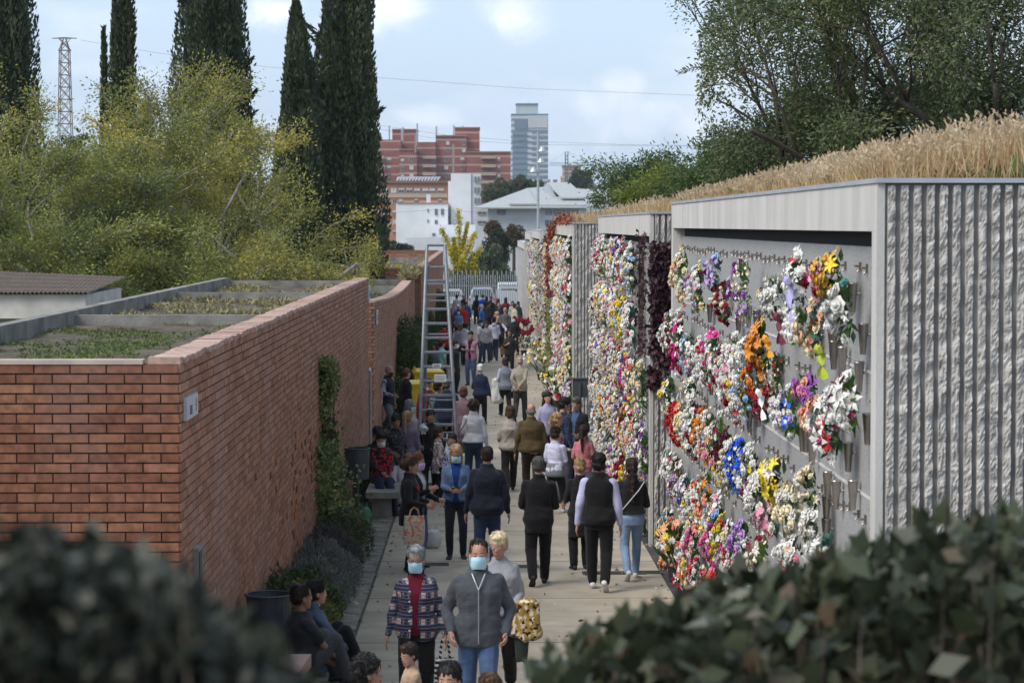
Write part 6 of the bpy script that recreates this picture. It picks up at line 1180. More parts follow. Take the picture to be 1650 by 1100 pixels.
SKIN = (.40,.225,.16); SKD = (.27,.145,.095); SKR = (.43,.23,.17)
def hairm(c): return mat('hair_%d_%d' % (int(c[0]*1000), int(c[2]*1000)), c, .6, .45, 26, .5, 55, stretch=(1,1,.18), spec=.3)
BLK=(.010,.009,.009); DBR=(.028,.016,.011); BRN=(.075,.038,.02); RED=(.11,.035,.022); BLD=(.36,.24,.12); LBD=(.60,.50,.33); GRY=(.26,.26,.26); WHT=(.62,.61,.58); DGR=(.09,.085,.08)
M_eye = mat('eye_white', (.55,.53,.5), .25, .05); M_pup = mat('eye_dark', (.02,.012,.01), .2, .1); M_lip = mat('lip', (.30,.10,.085), .5, .1)
POSE = {   # wrist positions in torso space for the person's right (+x) hand: x, y forward, z up
 'down': (.265,.03,.83), 'fwd': (.25,.22,.90), 'back': (.25,-.20,.90), 'pocket': (.23,.12,.93), 'phone': (.08,.32,1.10), 'cross': (-.12,.21,1.17),
 'behind': (.02,-.20,.96), 'chest': (.06,.26,1.22), 'hip': (.27,.03,1.0), 'bend': (.20,.27,1.05), 'lap': (.10,.30,.98), 'face': (.08,.26,1.46), 'out': (.36,.34,1.12), 'carry': (.12,.26,1.04), 'knee': (.13,.42,.96)}
def person(px, ytop, h, deg, label, skin=SKIN, hair=('short', DBR), top=((.1,.1,.1),'plain'), bot=((.02,.02,.03),'plain'), rh='down', lh='down', legs='stand', fat=1.0,
           hem=.80, sleeve=1.0, mask=None, shirt=None, head=(0,0), lean=0, Y=None, seat=None, shoes=(.015,.015,.017), group=None, vox=None, extra=None, skirt=None, hood=False, loose=0.0, sleevecol=None, child=False, legcut=1.0, glasses=None, fem=False, cuff=None):
    s = h/1.75 if seat is None else (1.7/1.75 if not child else .5)
    if Y is None: Y = ydist(ytop, h)
    w = at(px, ytop, Y); zg = gz(Y)+.02
    X = w.x
    if seat is not None: s = seat[0]; 
    root = thing('person', label, 'child' if child else 'person', (X, Y, zg), R(deg), group)
    root.scale = (s, s, s)
    zpel = .92 if legs != 'walk' else .905
    if seat is not None: zpel = (w.z - zg)/s - (1.75-.92)*math.cos(R(lean)) + .0
    near = Y < 30; mid = Y < 48
    vx = vox or (.011 if near else .014 if mid else .022 if Y < 80 else .03)
    Ml = Matrix.Rotation(-R(lean), 3, 'X')
    def T(p): return Vector((0, 0, zpel)) + Ml @ (Vector(p) - Vector((0, 0, .92)))
    sw = .175*(1.0 if not fem else .90)*(.96+.04*fat)
    sh = {1: T((sw*.97, -.008, 1.385)), -1: T((-sw*.97, -.008, 1.385))}
    wr = {}; el = {}
    for sd, nm in ((1, rh), (-1, lh)):
        t = nm if isinstance(nm, tuple) else POSE[nm]; tx = t[0] + (.03*(fat-1)*6 if nm in ('down','fwd','back','pocket') else 0)
        tgt = T((sd*tx, t[1], t[2])); S = sh[sd]; d = tgt-S; a, b_ = .29, .265; Ld = min(d.length, a+b_-.004); d = d.normalized(); wr[sd] = S + d*Ld
        ca = (a*a+Ld*Ld-b_*b_)/(2*a*Ld); ca = max(-1, min(1, ca)); pole = Ml @ Vector((sd*(.25 if nm == 'bend' else .7), -1.0, -.35)); 
        if nm == 'face': pole = Ml @ Vector((sd*.7, .1, -1))
        pole = (pole - d*pole.dot(d)).normalized(); el[sd] = S + d*(a*ca) + pole*(a*math.sqrt(max(0, 1-ca*ca)))
    # legs
    hp = {sd: Vector((sd*.09, 0, zpel)) for sd in (1,-1)}
    if legs == 'walk': ft = {1: (Vector((.085,.20,.085)), 8), -1: (Vector((-.085,-.26,.15)), -38)}
    elif legs == 'walk2': ft = {-1: (Vector((-.085,.20,.085)), 8), 1: (Vector((.085,-.26,.15)), -38)}
    elif legs == 'sit': ft = {1: (Vector((.12,.46,.085)), 0), -1: (Vector((-.12,.44,.085)), 0)}
    elif legs == 'wide': ft = {1: (Vector((.15,.03,.085)), 0), -1: (Vector((-.15,-.03,.085)), 0)}
    else: ft = {1: (Vector((.10,.03,.085)), 0), -1: (Vector((-.105,-.03,.085)), 0)}
    kn = {}
    for sd in (1,-1):
        A_ = hp[sd]; d = ft[sd][0]-A_; a, b_ = .425, .42; Ld = min(d.length, a+b_-.004); dn = d.normalized(); ft[sd] = (A_+dn*Ld, ft[sd][1])
        ca = max(-1, min(1, (a*a+Ld*Ld-b_*b_)/(2*a*Ld))); pole = Vector((sd*.12, 1, .0 if legs != 'sit' else .6)); pole = (pole-dn*pole.dot(dn)).normalized(); kn[sd] = A_+dn*(a*ca)+pole*(a*math.sqrt(max(0,1-ca*ca)))
    # head frame
    nk = T((0, .0, 1.49)); Mh = Matrix.Rotation(R(head[0]), 3, 'Z') @ Matrix.Rotation(R(head[1]), 3, 'X'); hs = 1.07 if not child else 1.2 if h > .9 else 1.3
    Hc = nk + Vector((0, .014, .026)) - (Vector((0,0,.0)))
    def H(p): return Hc + Mh @ (Vector(p)*hs)
    def ring(c, rx, ry, n=16, M=None, z=None):
        out = []
        for i in range(n):
            a = 2*PI*i/n; ca_, sa_ = math.cos(a), math.sin(a); p = Vector((rx*math.copysign(abs(ca_)**.85, ca_), ry*math.copysign(abs(sa_)**.9, sa_), 0)); out.append(c + (M @ p if M else p))
        return out
    TP = [(.80,.145,.10,-.01),(.92,.172,.118,-.012),(1.02,.158,.108,0),(1.10,.146,.102,.005),(1.20,.156,.112,.006),(1.30,.172,.118,.004),(1.37,.172,.102,-.004),(1.41,.148,.085,-.01),(1.445,.100,.070,-.010),(1.475,.066,.060,-.006),(1.50,.056,.056,-.004)]
    if fem: TP = [(z, a*(1.06 if z < 1 else .93), b__*(1.05 if 1.2 <= z <= 1.32 else 1), c) for z, a, b__, c in TP]
    def torso(mb, infl, z0=None, z1=2, flare=0, fatk=1.0):
        rings = []; zs = [t for t in TP if (z0 is None or t[0] >= z0-1e-6) and t[0] <= z1]
        if z0 is not None and (not zs or zs[0][0] > z0+.01):
            t = [q for q in TP if q[0] <= z0]; t = t[-1] if t else TP[0]; zs = [(z0,)+t[1:]] + zs
        for (z, a, b__, c) in zs:
            f_ = 1+(fat-1)*(1.0 if .85 < z < 1.35 else .45); g = flare*max(0, (1.15-z))
            rings.append(ring(T((0, c + (fat-1)*.05*(1 if 1.0<z<1.3 else 0), z)), a*f_+infl+g, b__*(f_*1.0+(fat-1)*.5)+infl+g, M=Ml))
        mb.loft(rings)
    # ---- body: one continuous skin surface (remeshed), fingers and eyes joined into the same mesh
    mb = MB(); torso(mb, 0); ar = .043*(.9 if fem else 1)
    mb.caps(T((0,-.01,1.43)), .056, H((0,-.005,.06)), .052)
    for sd in (1,-1):
        mb.caps(sh[sd], ar*1.15, el[sd], ar*.85); mb.caps(el[sd], ar*.88, wr[sd], .027)
        fd = (wr[sd]-el[sd]).normalized(); 
        inn = (Vector((-sd, 0, 0)) - fd*fd.dot(Vector((-sd,0,0))));  inn = inn.normalized() if inn.length > .2 else Vector((0,0,-1)); wid = fd.cross(inn).normalized()
        pc = wr[sd]+fd*.055; Mp = Matrix((wid, fd, inn)).transposed(); mb.ell(pc, .041, .052, .019, 10, 7, M=Mp)
        mb.caps(hp[sd]+Vector((0,0,-.02)), .088*(.9+.1*fat), kn[sd], .055); mb.caps(kn[sd], .056, ft[sd][0], .036)
    hd = [(0.0,.024,.022,.060),(.012,.038,.045,.042),(.035,.052,.066,.022),(.065,.062,.082,.010),(.10,.068,.090,.004),(.13,.0715,.094,.0),(.16,.073,.096,-.004),(.185,.068,.090,-.006),(.208,.055,.074,-.008),(.224,.034,.048,-.010),(.231,.012,.02,-.010)]
    def hring(z, a, b__, y, k=0): return [H((a*math.cos(2*PI*i/14)+k*math.cos(2*PI*i/14), y+(b__+k)*math.sin(2*PI*i/14), z)) for i in range(14)]
    mb.loft([hring(*q) for q in hd])
    mb.loft([[H((x_, y_, z_)) for (x_, y_, z_) in q] for q in ([(-.007,.088,.122),(.007,.088,.122),(0,.080,.118)], [(-.010,.084,.10),(.010,.084,.10),(0,.108,.098)], [(-.016,.082,.078),(.016,.082,.078),(0,.116,.080)], [(-.010,.078,.070),(.010,.078,.070),(0,.09,.069)])])
    mb.ell(H((0,.078,.048)), .024, .016, .011, 8, 5); mb.ell(H((0,.072,.02)), .02, .018, .016, 8, 5)           # lips, chin
    mb.ell(H((0,.082,.128)), .05, .014, .008, 8, 5)                                                             # brow
    for sd in (1,-1): mb.ell(H((sd*.074,-.008,.095)), .010, .019, .030, 8, 6, M=Mh)
    sk = skinm(skin); vb = vx*.72 if near else vx*.85
    me = remesh(mb.mesh('body', sk), vb, 1)
    # join eyes, lips and fingers
    ex = MB()
    for sd in (1,-1):
        if (deg % 360 > 60 and deg % 360 < 300) or near:
            ex.ell(H((sd*.030,.0865,.112)), .0125, .008, .007, 8, 5, 1); ex.ell(H((sd*.030,.0925,.112)), .006, .004, .006, 6, 5, 2)
            ex.add([H((sd*.014,.099,.127)), H((sd*.046,.088,.131)), H((sd*.046,.089,.136)), H((sd*.014,.100,.133))], [(0,1,2,3)], 4)
        fd = (wr[sd]-el[sd]).normalized(); inn = (Vector((-sd,0,0)) - fd*fd.dot(Vector((-sd,0,0)))); inn = inn.normalized() if inn.length > .2 else Vector((0,0,-1)); wid = fd.cross(inn).normalized()
        k0 = wr[sd]+fd*.088; curl = .35 if (rh if sd > 0 else lh) in ('down','fwd','back') else .8
        if (rh if sd > 0 else lh) == 'face': curl = .1
        for q in range(4):
            b0 = k0 + wid*(-.027+.018*q); L_ = (.034,.040,.037,.029)[q]; d1 = (fd+inn*curl*.6).normalized(); d2 = (fd+inn*curl*1.7).normalized()
            p1_ = b0+d1*L_; p2_ = p1_+d2*L_*.85; ex.tube([b0-d1*.015, b0, p1_, p2_, p2_+d2*.004], [.0085,.0088,.0080,.0066,.003], 6)
        th = wid*(1 if (wid.y > 0) else -1) if abs(wid.y) > .3 else wid
        b0 = wr[sd]+fd*.028+th*.026; d1 = (fd*.75+th*.6+inn*.3).normalized(); p1_ = b0+d1*.036; p2_ = p1_+(fd*.9+inn*.4).normalized()*.03; ex.tube([b0-d1*.015, b0, p1_, p2_], [.011,.011,.0092,.006], 6)
    ex.tube([H((-.022,.0885,.047)), H((-.008,.095,.050)), H((.008,.095,.050)), H((.022,.0885,.047))], [.003,.0055,.0055,.003], 6, 3)
    ex.tube([H((-.018,.087,.042)), H((0,.0945,.040)), H((.018,.087,.042))], [.003,.006,.003], 6, 3)
    nv, nf = len(me.vertices), len(me.polygons)
    V = [tuple(v.co) for v in me.vertices]; Fc = [tuple(p.vertices) for p in me.polygons]
    b2 = MB(); b2.v = V; b2.f = Fc; b2.m = [0]*nf; b2.add(ex.v, ex.f); b2.m[nf:] = ex.m
    hm = hairm(hair[1]); body = b2.build('body', [sk, M_eye, M_pup, M_lip, hm], root, smooth=True); bpy.data.meshes.remove(me)
    # ---- clothes
    def wrinkle(me_, amp):
        if Y > 60: return
        displ(me_, lambda x, y, z: amp*(noise.noise((x*5+z*3, y*5, z*9-x*3)) + .5*noise.noise((x*13+5, y*13, z*17+x*6))))
    tm = cloth(*top)
    wind = .016 + loose
    if shirt:
        mb = MB(); torso(mb, .008, .84); me = remesh(mb.mesh('shirt', cloth(*shirt)), vx*1.1, 2); obj('shirt', me, root)
    mb = MB(); torso(mb, wind, hem, 1.475, flare=.05+loose*1.5)
    zc = [(1.44,.086,.074),(1.475,.074,.068),(1.505 if not (shirt or loose > .005) else 1.535,.068,.066)]
    mb.loft([ring(T((0,-.008,z)), a+wind*.6, b__+wind*.6, M=Ml) for z, a, b__ in zc])
    def arms(mb, only=False):
        for sd in (1,-1):
            mb.caps(sh[sd], ar*1.2+.013+loose*.8, el[sd], ar*.95+.013+loose*.6)
            if sleeve > .55: e = el[sd]+(wr[sd]-el[sd])*min(1, (sleeve-.5)*2)*.93; mb.caps(el[sd], ar*.95+.013+loose*.6, e, .036+loose*.3)
    if sleeve and not sleevecol:
        if sleeve > .5: arms(mb)
        else:
            for sd in (1,-1): mb.caps(sh[sd], ar*1.2+.015, sh[sd]+(el[sd]-sh[sd])*(sleeve*1.7), ar*1.0+.02)
    me = remesh(mb.mesh('jacket' if shirt else 'top', tm), vx, 3)
    if shirt:
        V = [v.co.copy() for v in me.vertices]; keep = []
        Mi = Ml.inverted()
        for p in me.polygons:
            c = p.center; t_ = Mi @ (Vector(c) - Vector((0,0,zpel))); zz = t_.z+.92
            wopen = .030 + .05*max(0, (zz-1.15))/.3 + (.02 if zz < .95 else 0)
            if not (t_.y > .02 and abs(t_.x) < wopen and zz < 1.56): keep.append(tuple(p.vertices))
        m2 = bpy.data.meshes.new('jacket'); m2.from_pydata(V, [], keep); m2.materials.append(tm); m2.polygons.foreach_set('use_smooth', [True]*len(keep)); m2.update(); bpy.data.meshes.remove(me); me = m2
    wrinkle(me, .015 if near else .013 if mid else .007); obj('jacket' if shirt or loose > .005 else 'top', me, root)
    if sleevecol:
        mb = MB(); arms(mb); me = remesh(mb.mesh('sleeves', cloth(*sleevecol)), vx, 3); wrinkle(me, .006); obj('sleeves', me, root)
    bm_ = cloth(*bot)
    if skirt:
        mb = MB(); torso(mb, .014, .80, 1.05); mb.loft([ring(Vector((0, (kn[1].y+kn[-1].y)*.3*(1-i/5), zpel-.02-(zpel-skirt)*i/5 if False else (zpel-.0)+(skirt-zpel)*i/5)), .19+.03*i/5, .14+.06*i/5) for i in range(6)])
        me = remesh(mb.mesh('skirt', bm_), vx*1.2, 3); wrinkle(me, .008); obj('skirt', me, root)
    else:
        mb = MB(); lw = .012+(.012 if bot[1] != 'tight' else 0)
        for (z, a, b__, c) in (): pass
        rings = []
        for (z, a, b__, c) in [t for t in TP if t[0] <= 1.03]: rings.append(ring(T((0,c,z)) if seat is not None or lean else Vector((0,c,z+zpel-.92)), a*(1+(fat-1)*.8)+.008, b__*(1+(fat-1)*.8)+.008, M=Ml if lean else None))
        mb.loft(rings)
        for sd in (1,-1):
            mb.caps(hp[sd]+Vector((0,0,-.02)), .095*(.9+.1*fat)+lw*.5, kn[sd], .058+lw); 
            if legcut > .5: e = kn[sd]+(ft[sd][0]-kn[sd])*(legcut-.5)*2*.98; mb.caps(kn[sd], .058+lw, e, .043+lw)
        me = remesh(mb.mesh('trousers', bm_), vx, 2); wrinkle(me, .006); obj('trousers', me, root)
    for sd in (1,-1):
        A_, pit = ft[sd]; Mf = Matrix.Rotation(-sd*R(8), 3, 'Z') @ Matrix.Rotation(R(pit), 3, 'X'); mb = MB()
        prof = [(-.075,.026,.045),(-.06,.036,.075),(-.02,.038,.085),(.03,.038,.07),(.09,.046,.048),(.14,.044,.038),(.175,.026,.024)]
        mb.loft([[A_ + Mf @ Vector((a_*wd, yy, -.08 + (hh if b_2 else 0) - 0)) for (a_, b_2) in ((-1,0),(1,0),(1,.5),(.6,1),(-.6,1),(-1,.5))] if False else
                 [A_ + Mf @ Vector((wd*math.cos(t_), yy, -.083 + hh*max(0, .5+.5*math.sin(t_))*(1.0) )) for t_ in [2*PI*q/10 for q in range(10)]] for (yy, wd, hh) in prof])
        mb.build('shoe', mat('shoe_%d' % int(shoes[0]*100), shoes, .6, .15, 12), root, smooth=True)
    if shoes[0] > .3: pass
    # ---- hair
    st = hair[0]
    if st != 'bald':
        mb = MB(); hv = vx*.8
        def hell(c, a, b__, c_): mb.ell(H(c), a*hs, b__*hs, c_*hs, 14, 9, M=Mh)
        if st == 'buzz': hell((0,-.014,.156), .0785,.099,.088); hell((0,-.03,.11), .077,.078,.06)
        elif st == 'fringe_bald': hell((0,-.030,.105), .078,.080,.045)
        elif st == 'cap': hell((0,-.006,.160), .084,.102,.084); mb.ell(H((0,.105,.155)), .065*hs,.06*hs,.010*hs,12,6,M=Mh)
        else: hell((0,-.012,.165), .085,.106,.090); hell((0,-.035,.10), .082,.082,.065)
        if st == 'short': hell((0,.045,.208), .060,.052,.038)
        if st in ('curly','afro'): 
            for q in range(26 if st == 'curly' else 44):
                a = rnd.uniform(PI*.95, PI*2.05) if rnd.random() < .8 else rnd.uniform(0, PI); el_ = rnd.uniform(-.5 if st == 'afro' else -.15, 1.4); rr = .085 if st == 'curly' else .112
                if math.sin(a) > .2 and el_ < .75: el_ = 1.0
                q3 = .032 if st == 'curly' else .046; hell((rr*math.cos(a)*math.cos(el_), -.02+rr*1.05*math.sin(a)*math.cos(el_), .135+(rr+.01)*math.sin(el_)*1.0), q3,q3,q3)
        if st in ('bob','long','volume'): 
            zb_ = {'bob': -.03, 'long': -.20, 'volume': .07}[st]; 
            for sd in (1,-1): mb.caps(H((sd*.066,-.01,.15)), .030*hs, H((sd*.074,.005 if st=='long' else -.005,zb_)), .026*hs)
            mb.caps(H((0,-.045,.15)), .064*hs, H((0,-.062,zb_-.0)), .056*hs); mb.caps(H((.03,-.055,.1)), .045*hs, H((.045,-.06,zb_-.02)), .035*hs); mb.caps(H((-.03,-.055,.1)), .045*hs, H((-.045,-.06,zb_-.02)), .035*hs)
        if st == 'bun': hell((0,-.075,.225), .042,.042,.040)
        if st == 'lowbun': hell((0,-.115,.10), .035,.034,.035)
        if st == 'topknot': hell((0,-.07,.235), .045,.042,.034); hell((.02,-.10,.245), .03,.03,.02)
        if st in ('pony','longpony','braid'):
            hell((0,-.105,.175), .024,.03,.026); e_ = {'pony': -.10, 'longpony': -.22, 'braid': -.36}[st]; r_ = .030 if st != 'braid' else .022
            mb.caps(H((0,-.11,.17)), r_*.8*hs, H((0,-.135,.04)), r_*1.15*hs); mb.caps(H((0,-.135,.04)), r_*1.15*hs, H((.005,-.125,e_)), r_*.55*hs)
            if st == 'braid':
                for q in range(7): hell((.006*(-1)**q, -.135, .10-.06*q), .028,.024,.026)
        if st in ('wavy',):
            for q in range(40):
                a = rnd.uniform(PI*.9, PI*2.1); zz_ = rnd.uniform(-.13,.2); rr = .085+.012*rnd.random(); hell((rr*math.cos(a), -.02+rr*math.sin(a)*1.05, zz_), .03,.03,.045)
        me = remesh(mb.mesh('hair', hm), max(.009 if near else .012, hv), 1)
        am = {'curly': .016, 'afro': .02, 'wavy': .016}.get(st, .0075); fq = 30 if st in ('curly','afro','wavy') else 45
        if Y < 75:
            displ(me, lambda x, y, z: am*noise.noise((x*fq, y*fq, z*fq*(.35 if am < .01 else 1))))
        ho = obj('cap' if st == 'cap' else 'hair', me, root)
        if mid and st != 'cap':                      # loose strands over the hair volume
            me.calc_loop_triangles(); nvv = len(me.vertices); cc = np.empty(nvv*3, 'f'); nn_ = np.empty(nvv*3, 'f'); me.vertices.foreach_get('co', cc); me.vertex_normals.foreach_get('vector', nn_); cc = cc.reshape(-1,3); nn_ = nn_.reshape(-1,3)
            ii = nr.randint(0, nvv, 2600 if near else 1300); fw_ = np.array(Mh @ Vector((0,1,0))); ii = ii[((cc[ii]-np.array(H((0,0,.1))))*fw_).sum(1) < .055*hs]; hc = np.array(H((0,-.02,.2))); crl = st in ('curly','afro','wavy'); fl_ = cc[ii]-hc; fl_[:,2] -= .10; dd = fl_ - nn_[ii]*(fl_*nn_[ii]).sum(1)[:,None]; dd /= np.maximum(1e-4, np.linalg.norm(dd,axis=1))[:,None]
            dd = dd + nn_[ii]*(.18 if not crl else .5) + nr.normal(0, .16 if not crl else .7, dd.shape); obj('strands', leafmesh('strands', cc[ii]-nn_[ii]*.002, dd, nr.uniform(.6,1.3,len(ii))*(.035 if not crl else .028), .0045 if near else .007, hm, fold=.3), ho)
    if hood: 
        mb = MB(); mb.ell(T((0,-.10,1.46)), .10,.055,.075, 12, 7, M=Ml); me = remesh(mb.mesh('hood', tm), vx, 2); obj('hood', me, root)
    if mask:
        mb = MB(); rows_ = []
        for k in range(7):
            zz = -.012+.018*k; row_ = []
            for i in range(9):
                a = R(-72+18*i); bul = .017*math.exp(-((zz-.07)/.035)**2)*math.cos(a)**3; fy = (.088 if zz > .02 else .079+(zz)*.4) ; wz = .070-(.010 if k in (0,6) else 0); row_.append(H((wz*math.sin(a), .012+(fy-.004+bul)*math.cos(a)**.8+.006, zz + (.004*math.cos(2*a) if k in (0,6) else 0))))
            rows_.append(row_)
        mb.add([p for r_ in rows_ for p in r_], [(k*9+i, k*9+i+1, (k+1)*9+i+1, (k+1)*9+i) for k in range(6) for i in range(8)])
        for sd in (0, 8):
            sx_ = -1 if sd == 0 else 1
            for kk, zz in ((5,.105),(1,.075)): mb.tube([rows_[kk][sd], H((sx_*.079, -.005, zz))], .0022, 4)
        mb.build('face_mask', mat('mask_%d%d' % (int(mask[0]*99), int(mask[2]*99)), mask, .7, .06, 40), root, smooth=True)
    if glasses:
        mb = MB()
        for sd in (1,-1):
            if glasses == 'sun': mb.ell(H((sd*.032,.098,.112)), .026,.006,.018, 12, 6, M=Mh)
            else:
                c_ = [H((sd*.031+.021*math.cos(2*PI*q/12), .104, .110+.016*math.sin(2*PI*q/12))) for q in range(13)]; mb.tube(c_, .0022, 4)
            mb.tube([H((sd*.052,.098,.114)), H((sd*.078,-.005,.108))], .0022, 4)
        mb.tube([H((-.01,.104,.114)), H((.01,.104,.114))], .002, 4); mb.build('glasses', mat('glasses_dark', (.02,.015,.015), .2, .1, spec=.7), root)
    info = dict(root=root, s=s, wr=wr, sh=sh, el=el, H=H, T=T, X=X, Y=Y, zg=zg, deg=deg, kn=kn, ft=ft, zpel=zpel)
    return info
def W_(P, p):                                        # person-local point -> world
    return Matrix.Translation((P['X'], P['Y'], P['zg'])) @ Matrix.Rotation(R(P['deg']), 4, 'Z') @ (Vector(p)*P['s'])
# ---------------------------------------------------------------- things people carry, built at the hands
def bag(P, hand, label, col, kind='tote', w=.30, h=.36, d=.08, drop=.16, cat='bag', pat=None, shoulder=None, rot=None, off=(0,0,0)):
    p = W_(P, P['wr'][hand]) if not shoulder else W_(P, P['T']((hand*.24, .02, 1.0)))
    p = p+Vector(off); t = thing('bag', label, cat, p, (R(P['deg'])+(.3 if kind == 'tote' else 0)) if rot is None else rot)
    m = cloth(col, *(pat or ('plain',))); mb = MB(); z1 = -drop; z0 = z1-h
    rings = []
    for k in range(6):
        f_ = k/5; ww = w*(.46+.05*math.sin(PI*f_)); dd = d*(.5 if k < 5 else .25)
        rings.append([(ww*math.copysign(abs(math.cos(a))**.5, math.cos(a)), dd*math.copysign(abs(math.sin(a))**.7, math.sin(a)), z0+h*f_+.01*math.sin(5*a)*(f_ > .9)) for a in [2*PI*q/16 for q in range(16)]])
    mb.loft(rings); mb.build('bag_body', m, t, smooth=False)
    for sd in ((1,-1) if not shoulder else (1,)):
        mb = MB()
        if shoulder: 
            top = W_(P, P['T']((hand*.10 if shoulder == 1 else -hand*.12, -.02, 1.485))) - p; top = Matrix.Rotation(-(R(P['deg'])+(.3 if kind == 'tote' else 0)), 3, 'Z') @ top
            for q in (-1, 1): mb.tube([(q*w*.35, 0, z1), (top.x*.7+q*.05, top.y+q*.12, top.z*.6), tuple(top)], .011, 5)
        else: mb.tube([(-w*.25, sd*d*.3, z1-.02), (-w*.16, sd*.02, z1*.3), (0, sd*.012, .005), (w*.16, sd*.02, z1*.3), (w*.25, sd*d*.3, z1-.02)], .008, 6)
        mb.build('strap', m, t)
    return t
def drape(P, hand, label, mlist, cat='coat', L_=.5, w=.17, name='folded_coat', off=(0,0,0)):
    p = W_(P, (P['wr'][hand]+P['el'][hand])*.5) + Vector(off); t = thing(name, label, cat, p, R(P['deg'])); mb = MB(); rings = []
    for k in range(12):
        f_ = k/11; z = .06-L_*f_; ring = []
        for i in range(18):
            a = 2*PI*i/18; r = 1+.22*noise.noise(Vector((math.cos(a)*1.7, math.sin(a)*1.7, f_*2.5+p.x))); e = .35 if k in (0, 11) else 1
            ring.append((w*r*e*math.cos(a)*(.85+.3*f_), .085*r*e*math.sin(a)*(1+.3*f_), z+.02*math.sin(3*a)*f_))
        rings.append(ring)
    mb.loft(rings); me = remesh(mb.mesh('cloth', mlist[0]), .014, 2); displ(me, lambda x, y, z: .02*noise.noise((x*14, y*14, z*6))); obj('cloth', me, t)
    if len(mlist) > 1:
        mb = MB(); rings = []
        for k in range(8):
            f_ = k/7; rings.append([(w*.7*math.cos(a)*(.9-.3*f_)+.05, .06*math.sin(a)-.03, -.25-L_*.75*f_+.03*math.sin(2*a)) for a in [2*PI*q/12 for q in range(12)]])
        mb.loft(rings); obj('lining', remesh(mb.mesh('lining', mlist[1]), .014, 2), t)
    return t
def phone(P, label):
    p = W_(P, (P['wr'][1]+P['wr'][-1])*.5 + Vector((0,.06,.03))); t = thing('mobile_phone', label, 'phone', p, R(P['deg'])); mb = MB(); mb.box(-.075,.075,-.035,.035,0,.009); mb.build('case', mat('phone_black', (.012,.012,.014), .3, .1), t)
    mb = MB(); mb.box(-.068,.068,-.031,.031,.0095,.011); mb.build('screen', mat('phone_glass', (.02,.025,.035), .08, .1, spec=.8), t)
K_ = (.011,.011,.012); NV = (.018,.024,.05)
DEN = (.06,.10,.19); DEND = (.025,.04,.085); WH = (.55,.54,.55); LIL = (.42,.42,.62); MSK = (.42,.66,.78)
# front row, walking towards the camera
P1 = person(671, 885, 1.60, 176, 'older woman with short grey hair, plaid jacket over a maroon top and blue face mask', skin=SKIN, hair=('short', GRY), top=((.02,.028,.075),'plaid',(.50,.38,.35)), shirt=((.13,.008,.022),'plain'), bot=(K_,'plain'), mask=MSK, fem=True, fat=1.20, hem=.80, head=(-4,-4), legs='walk', rh='down', lh='down', glasses='reading')
P2 = person(771, 877, 1.74, 180, 'man with short brown hair, zipped grey fleece, jeans and blue face mask', hair=('buzz', DBR), top=((.068,.072,.085),'plain'), bot=(DEN,'denim'), mask=MSK, fat=1.12, rh='pocket', lh='pocket', loose=.012, hem=.80, legs='walk2', skin=SKR, Y=None)
P3 = person(805, 877, 1.63, 172, 'older woman with short blond hair in a pale grey sweater, carrying a gold coat', hair=('short', LBD), top=((.27,.27,.29),'plain'), bot=(K_,'plain'), fem=True, fat=1.28, rh='down', lh='bend', skin=SKR, head=(-8,-14), hem=.78, legs='walk', Y=23.6)
def at_chest(P, name, label_m, mk):
    mb = MB(); mk(mb, P); return mb.build(name, label_m, P['root'])
def zip_(mb, P):
    mb.tube([P['T']((0, .172+.02*math.sin((z-.85)*5), z)) for z in (.84,.95,1.05,1.15,1.25,1.33)], .0055, 5)
    mb.tube([P['T'](q) for q in ((0,.172,1.33),(.03,.145,1.40),(.06,.105,1.47))], .006, 5); mb.tube([P['T'](q) for q in ((0,.172,1.33),(-.03,.145,1.40),(-.06,.105,1.47))], .006, 5)
at_chest(P2, 'zip', M_steel, zip_)
mb = MB()
for i in range(5): mb.ell(P1['T']((.055, .175+.02*math.sin(i), .92+.1*i)), .012, .006, .012, 8, 5)
mb.build('buttons', mat('button_pearl', (.6,.58,.55), .3, .1), P1['root'])
mb = MB()                                            # fingerprint-like printed oval on the sweater
for k in range(6): mb.tube([P3['T']((.10+.013*(k+1)*math.cos(a), .185-.02*abs(.1)-.006*k*0, 1.20+.019*(k+1)*math.sin(a))) for a in [R(200+q*20) for q in range(16)]], .0042, 4)
mb.build('printed_motif', mat('print_black', (.02,.02,.02), .8, .1), P3['root'])
drape(P3, -1, 'gold patterned coat with black lining folded over the arm of the blond woman', [cloth((.33,.20,.045),'camo',(.62,.55,.42)), cloth((.03,.045,.04),'plain')], L_=.42, w=.135, off=(.08,-.12,-.02))
bag(P1, -1, 'black and white striped shopping bag between the plaid jacket woman and the fleece man', (.015,.015,.017), w=.20, h=.30, drop=.22, pat=('pinstripe', (.6,.6,.6)))
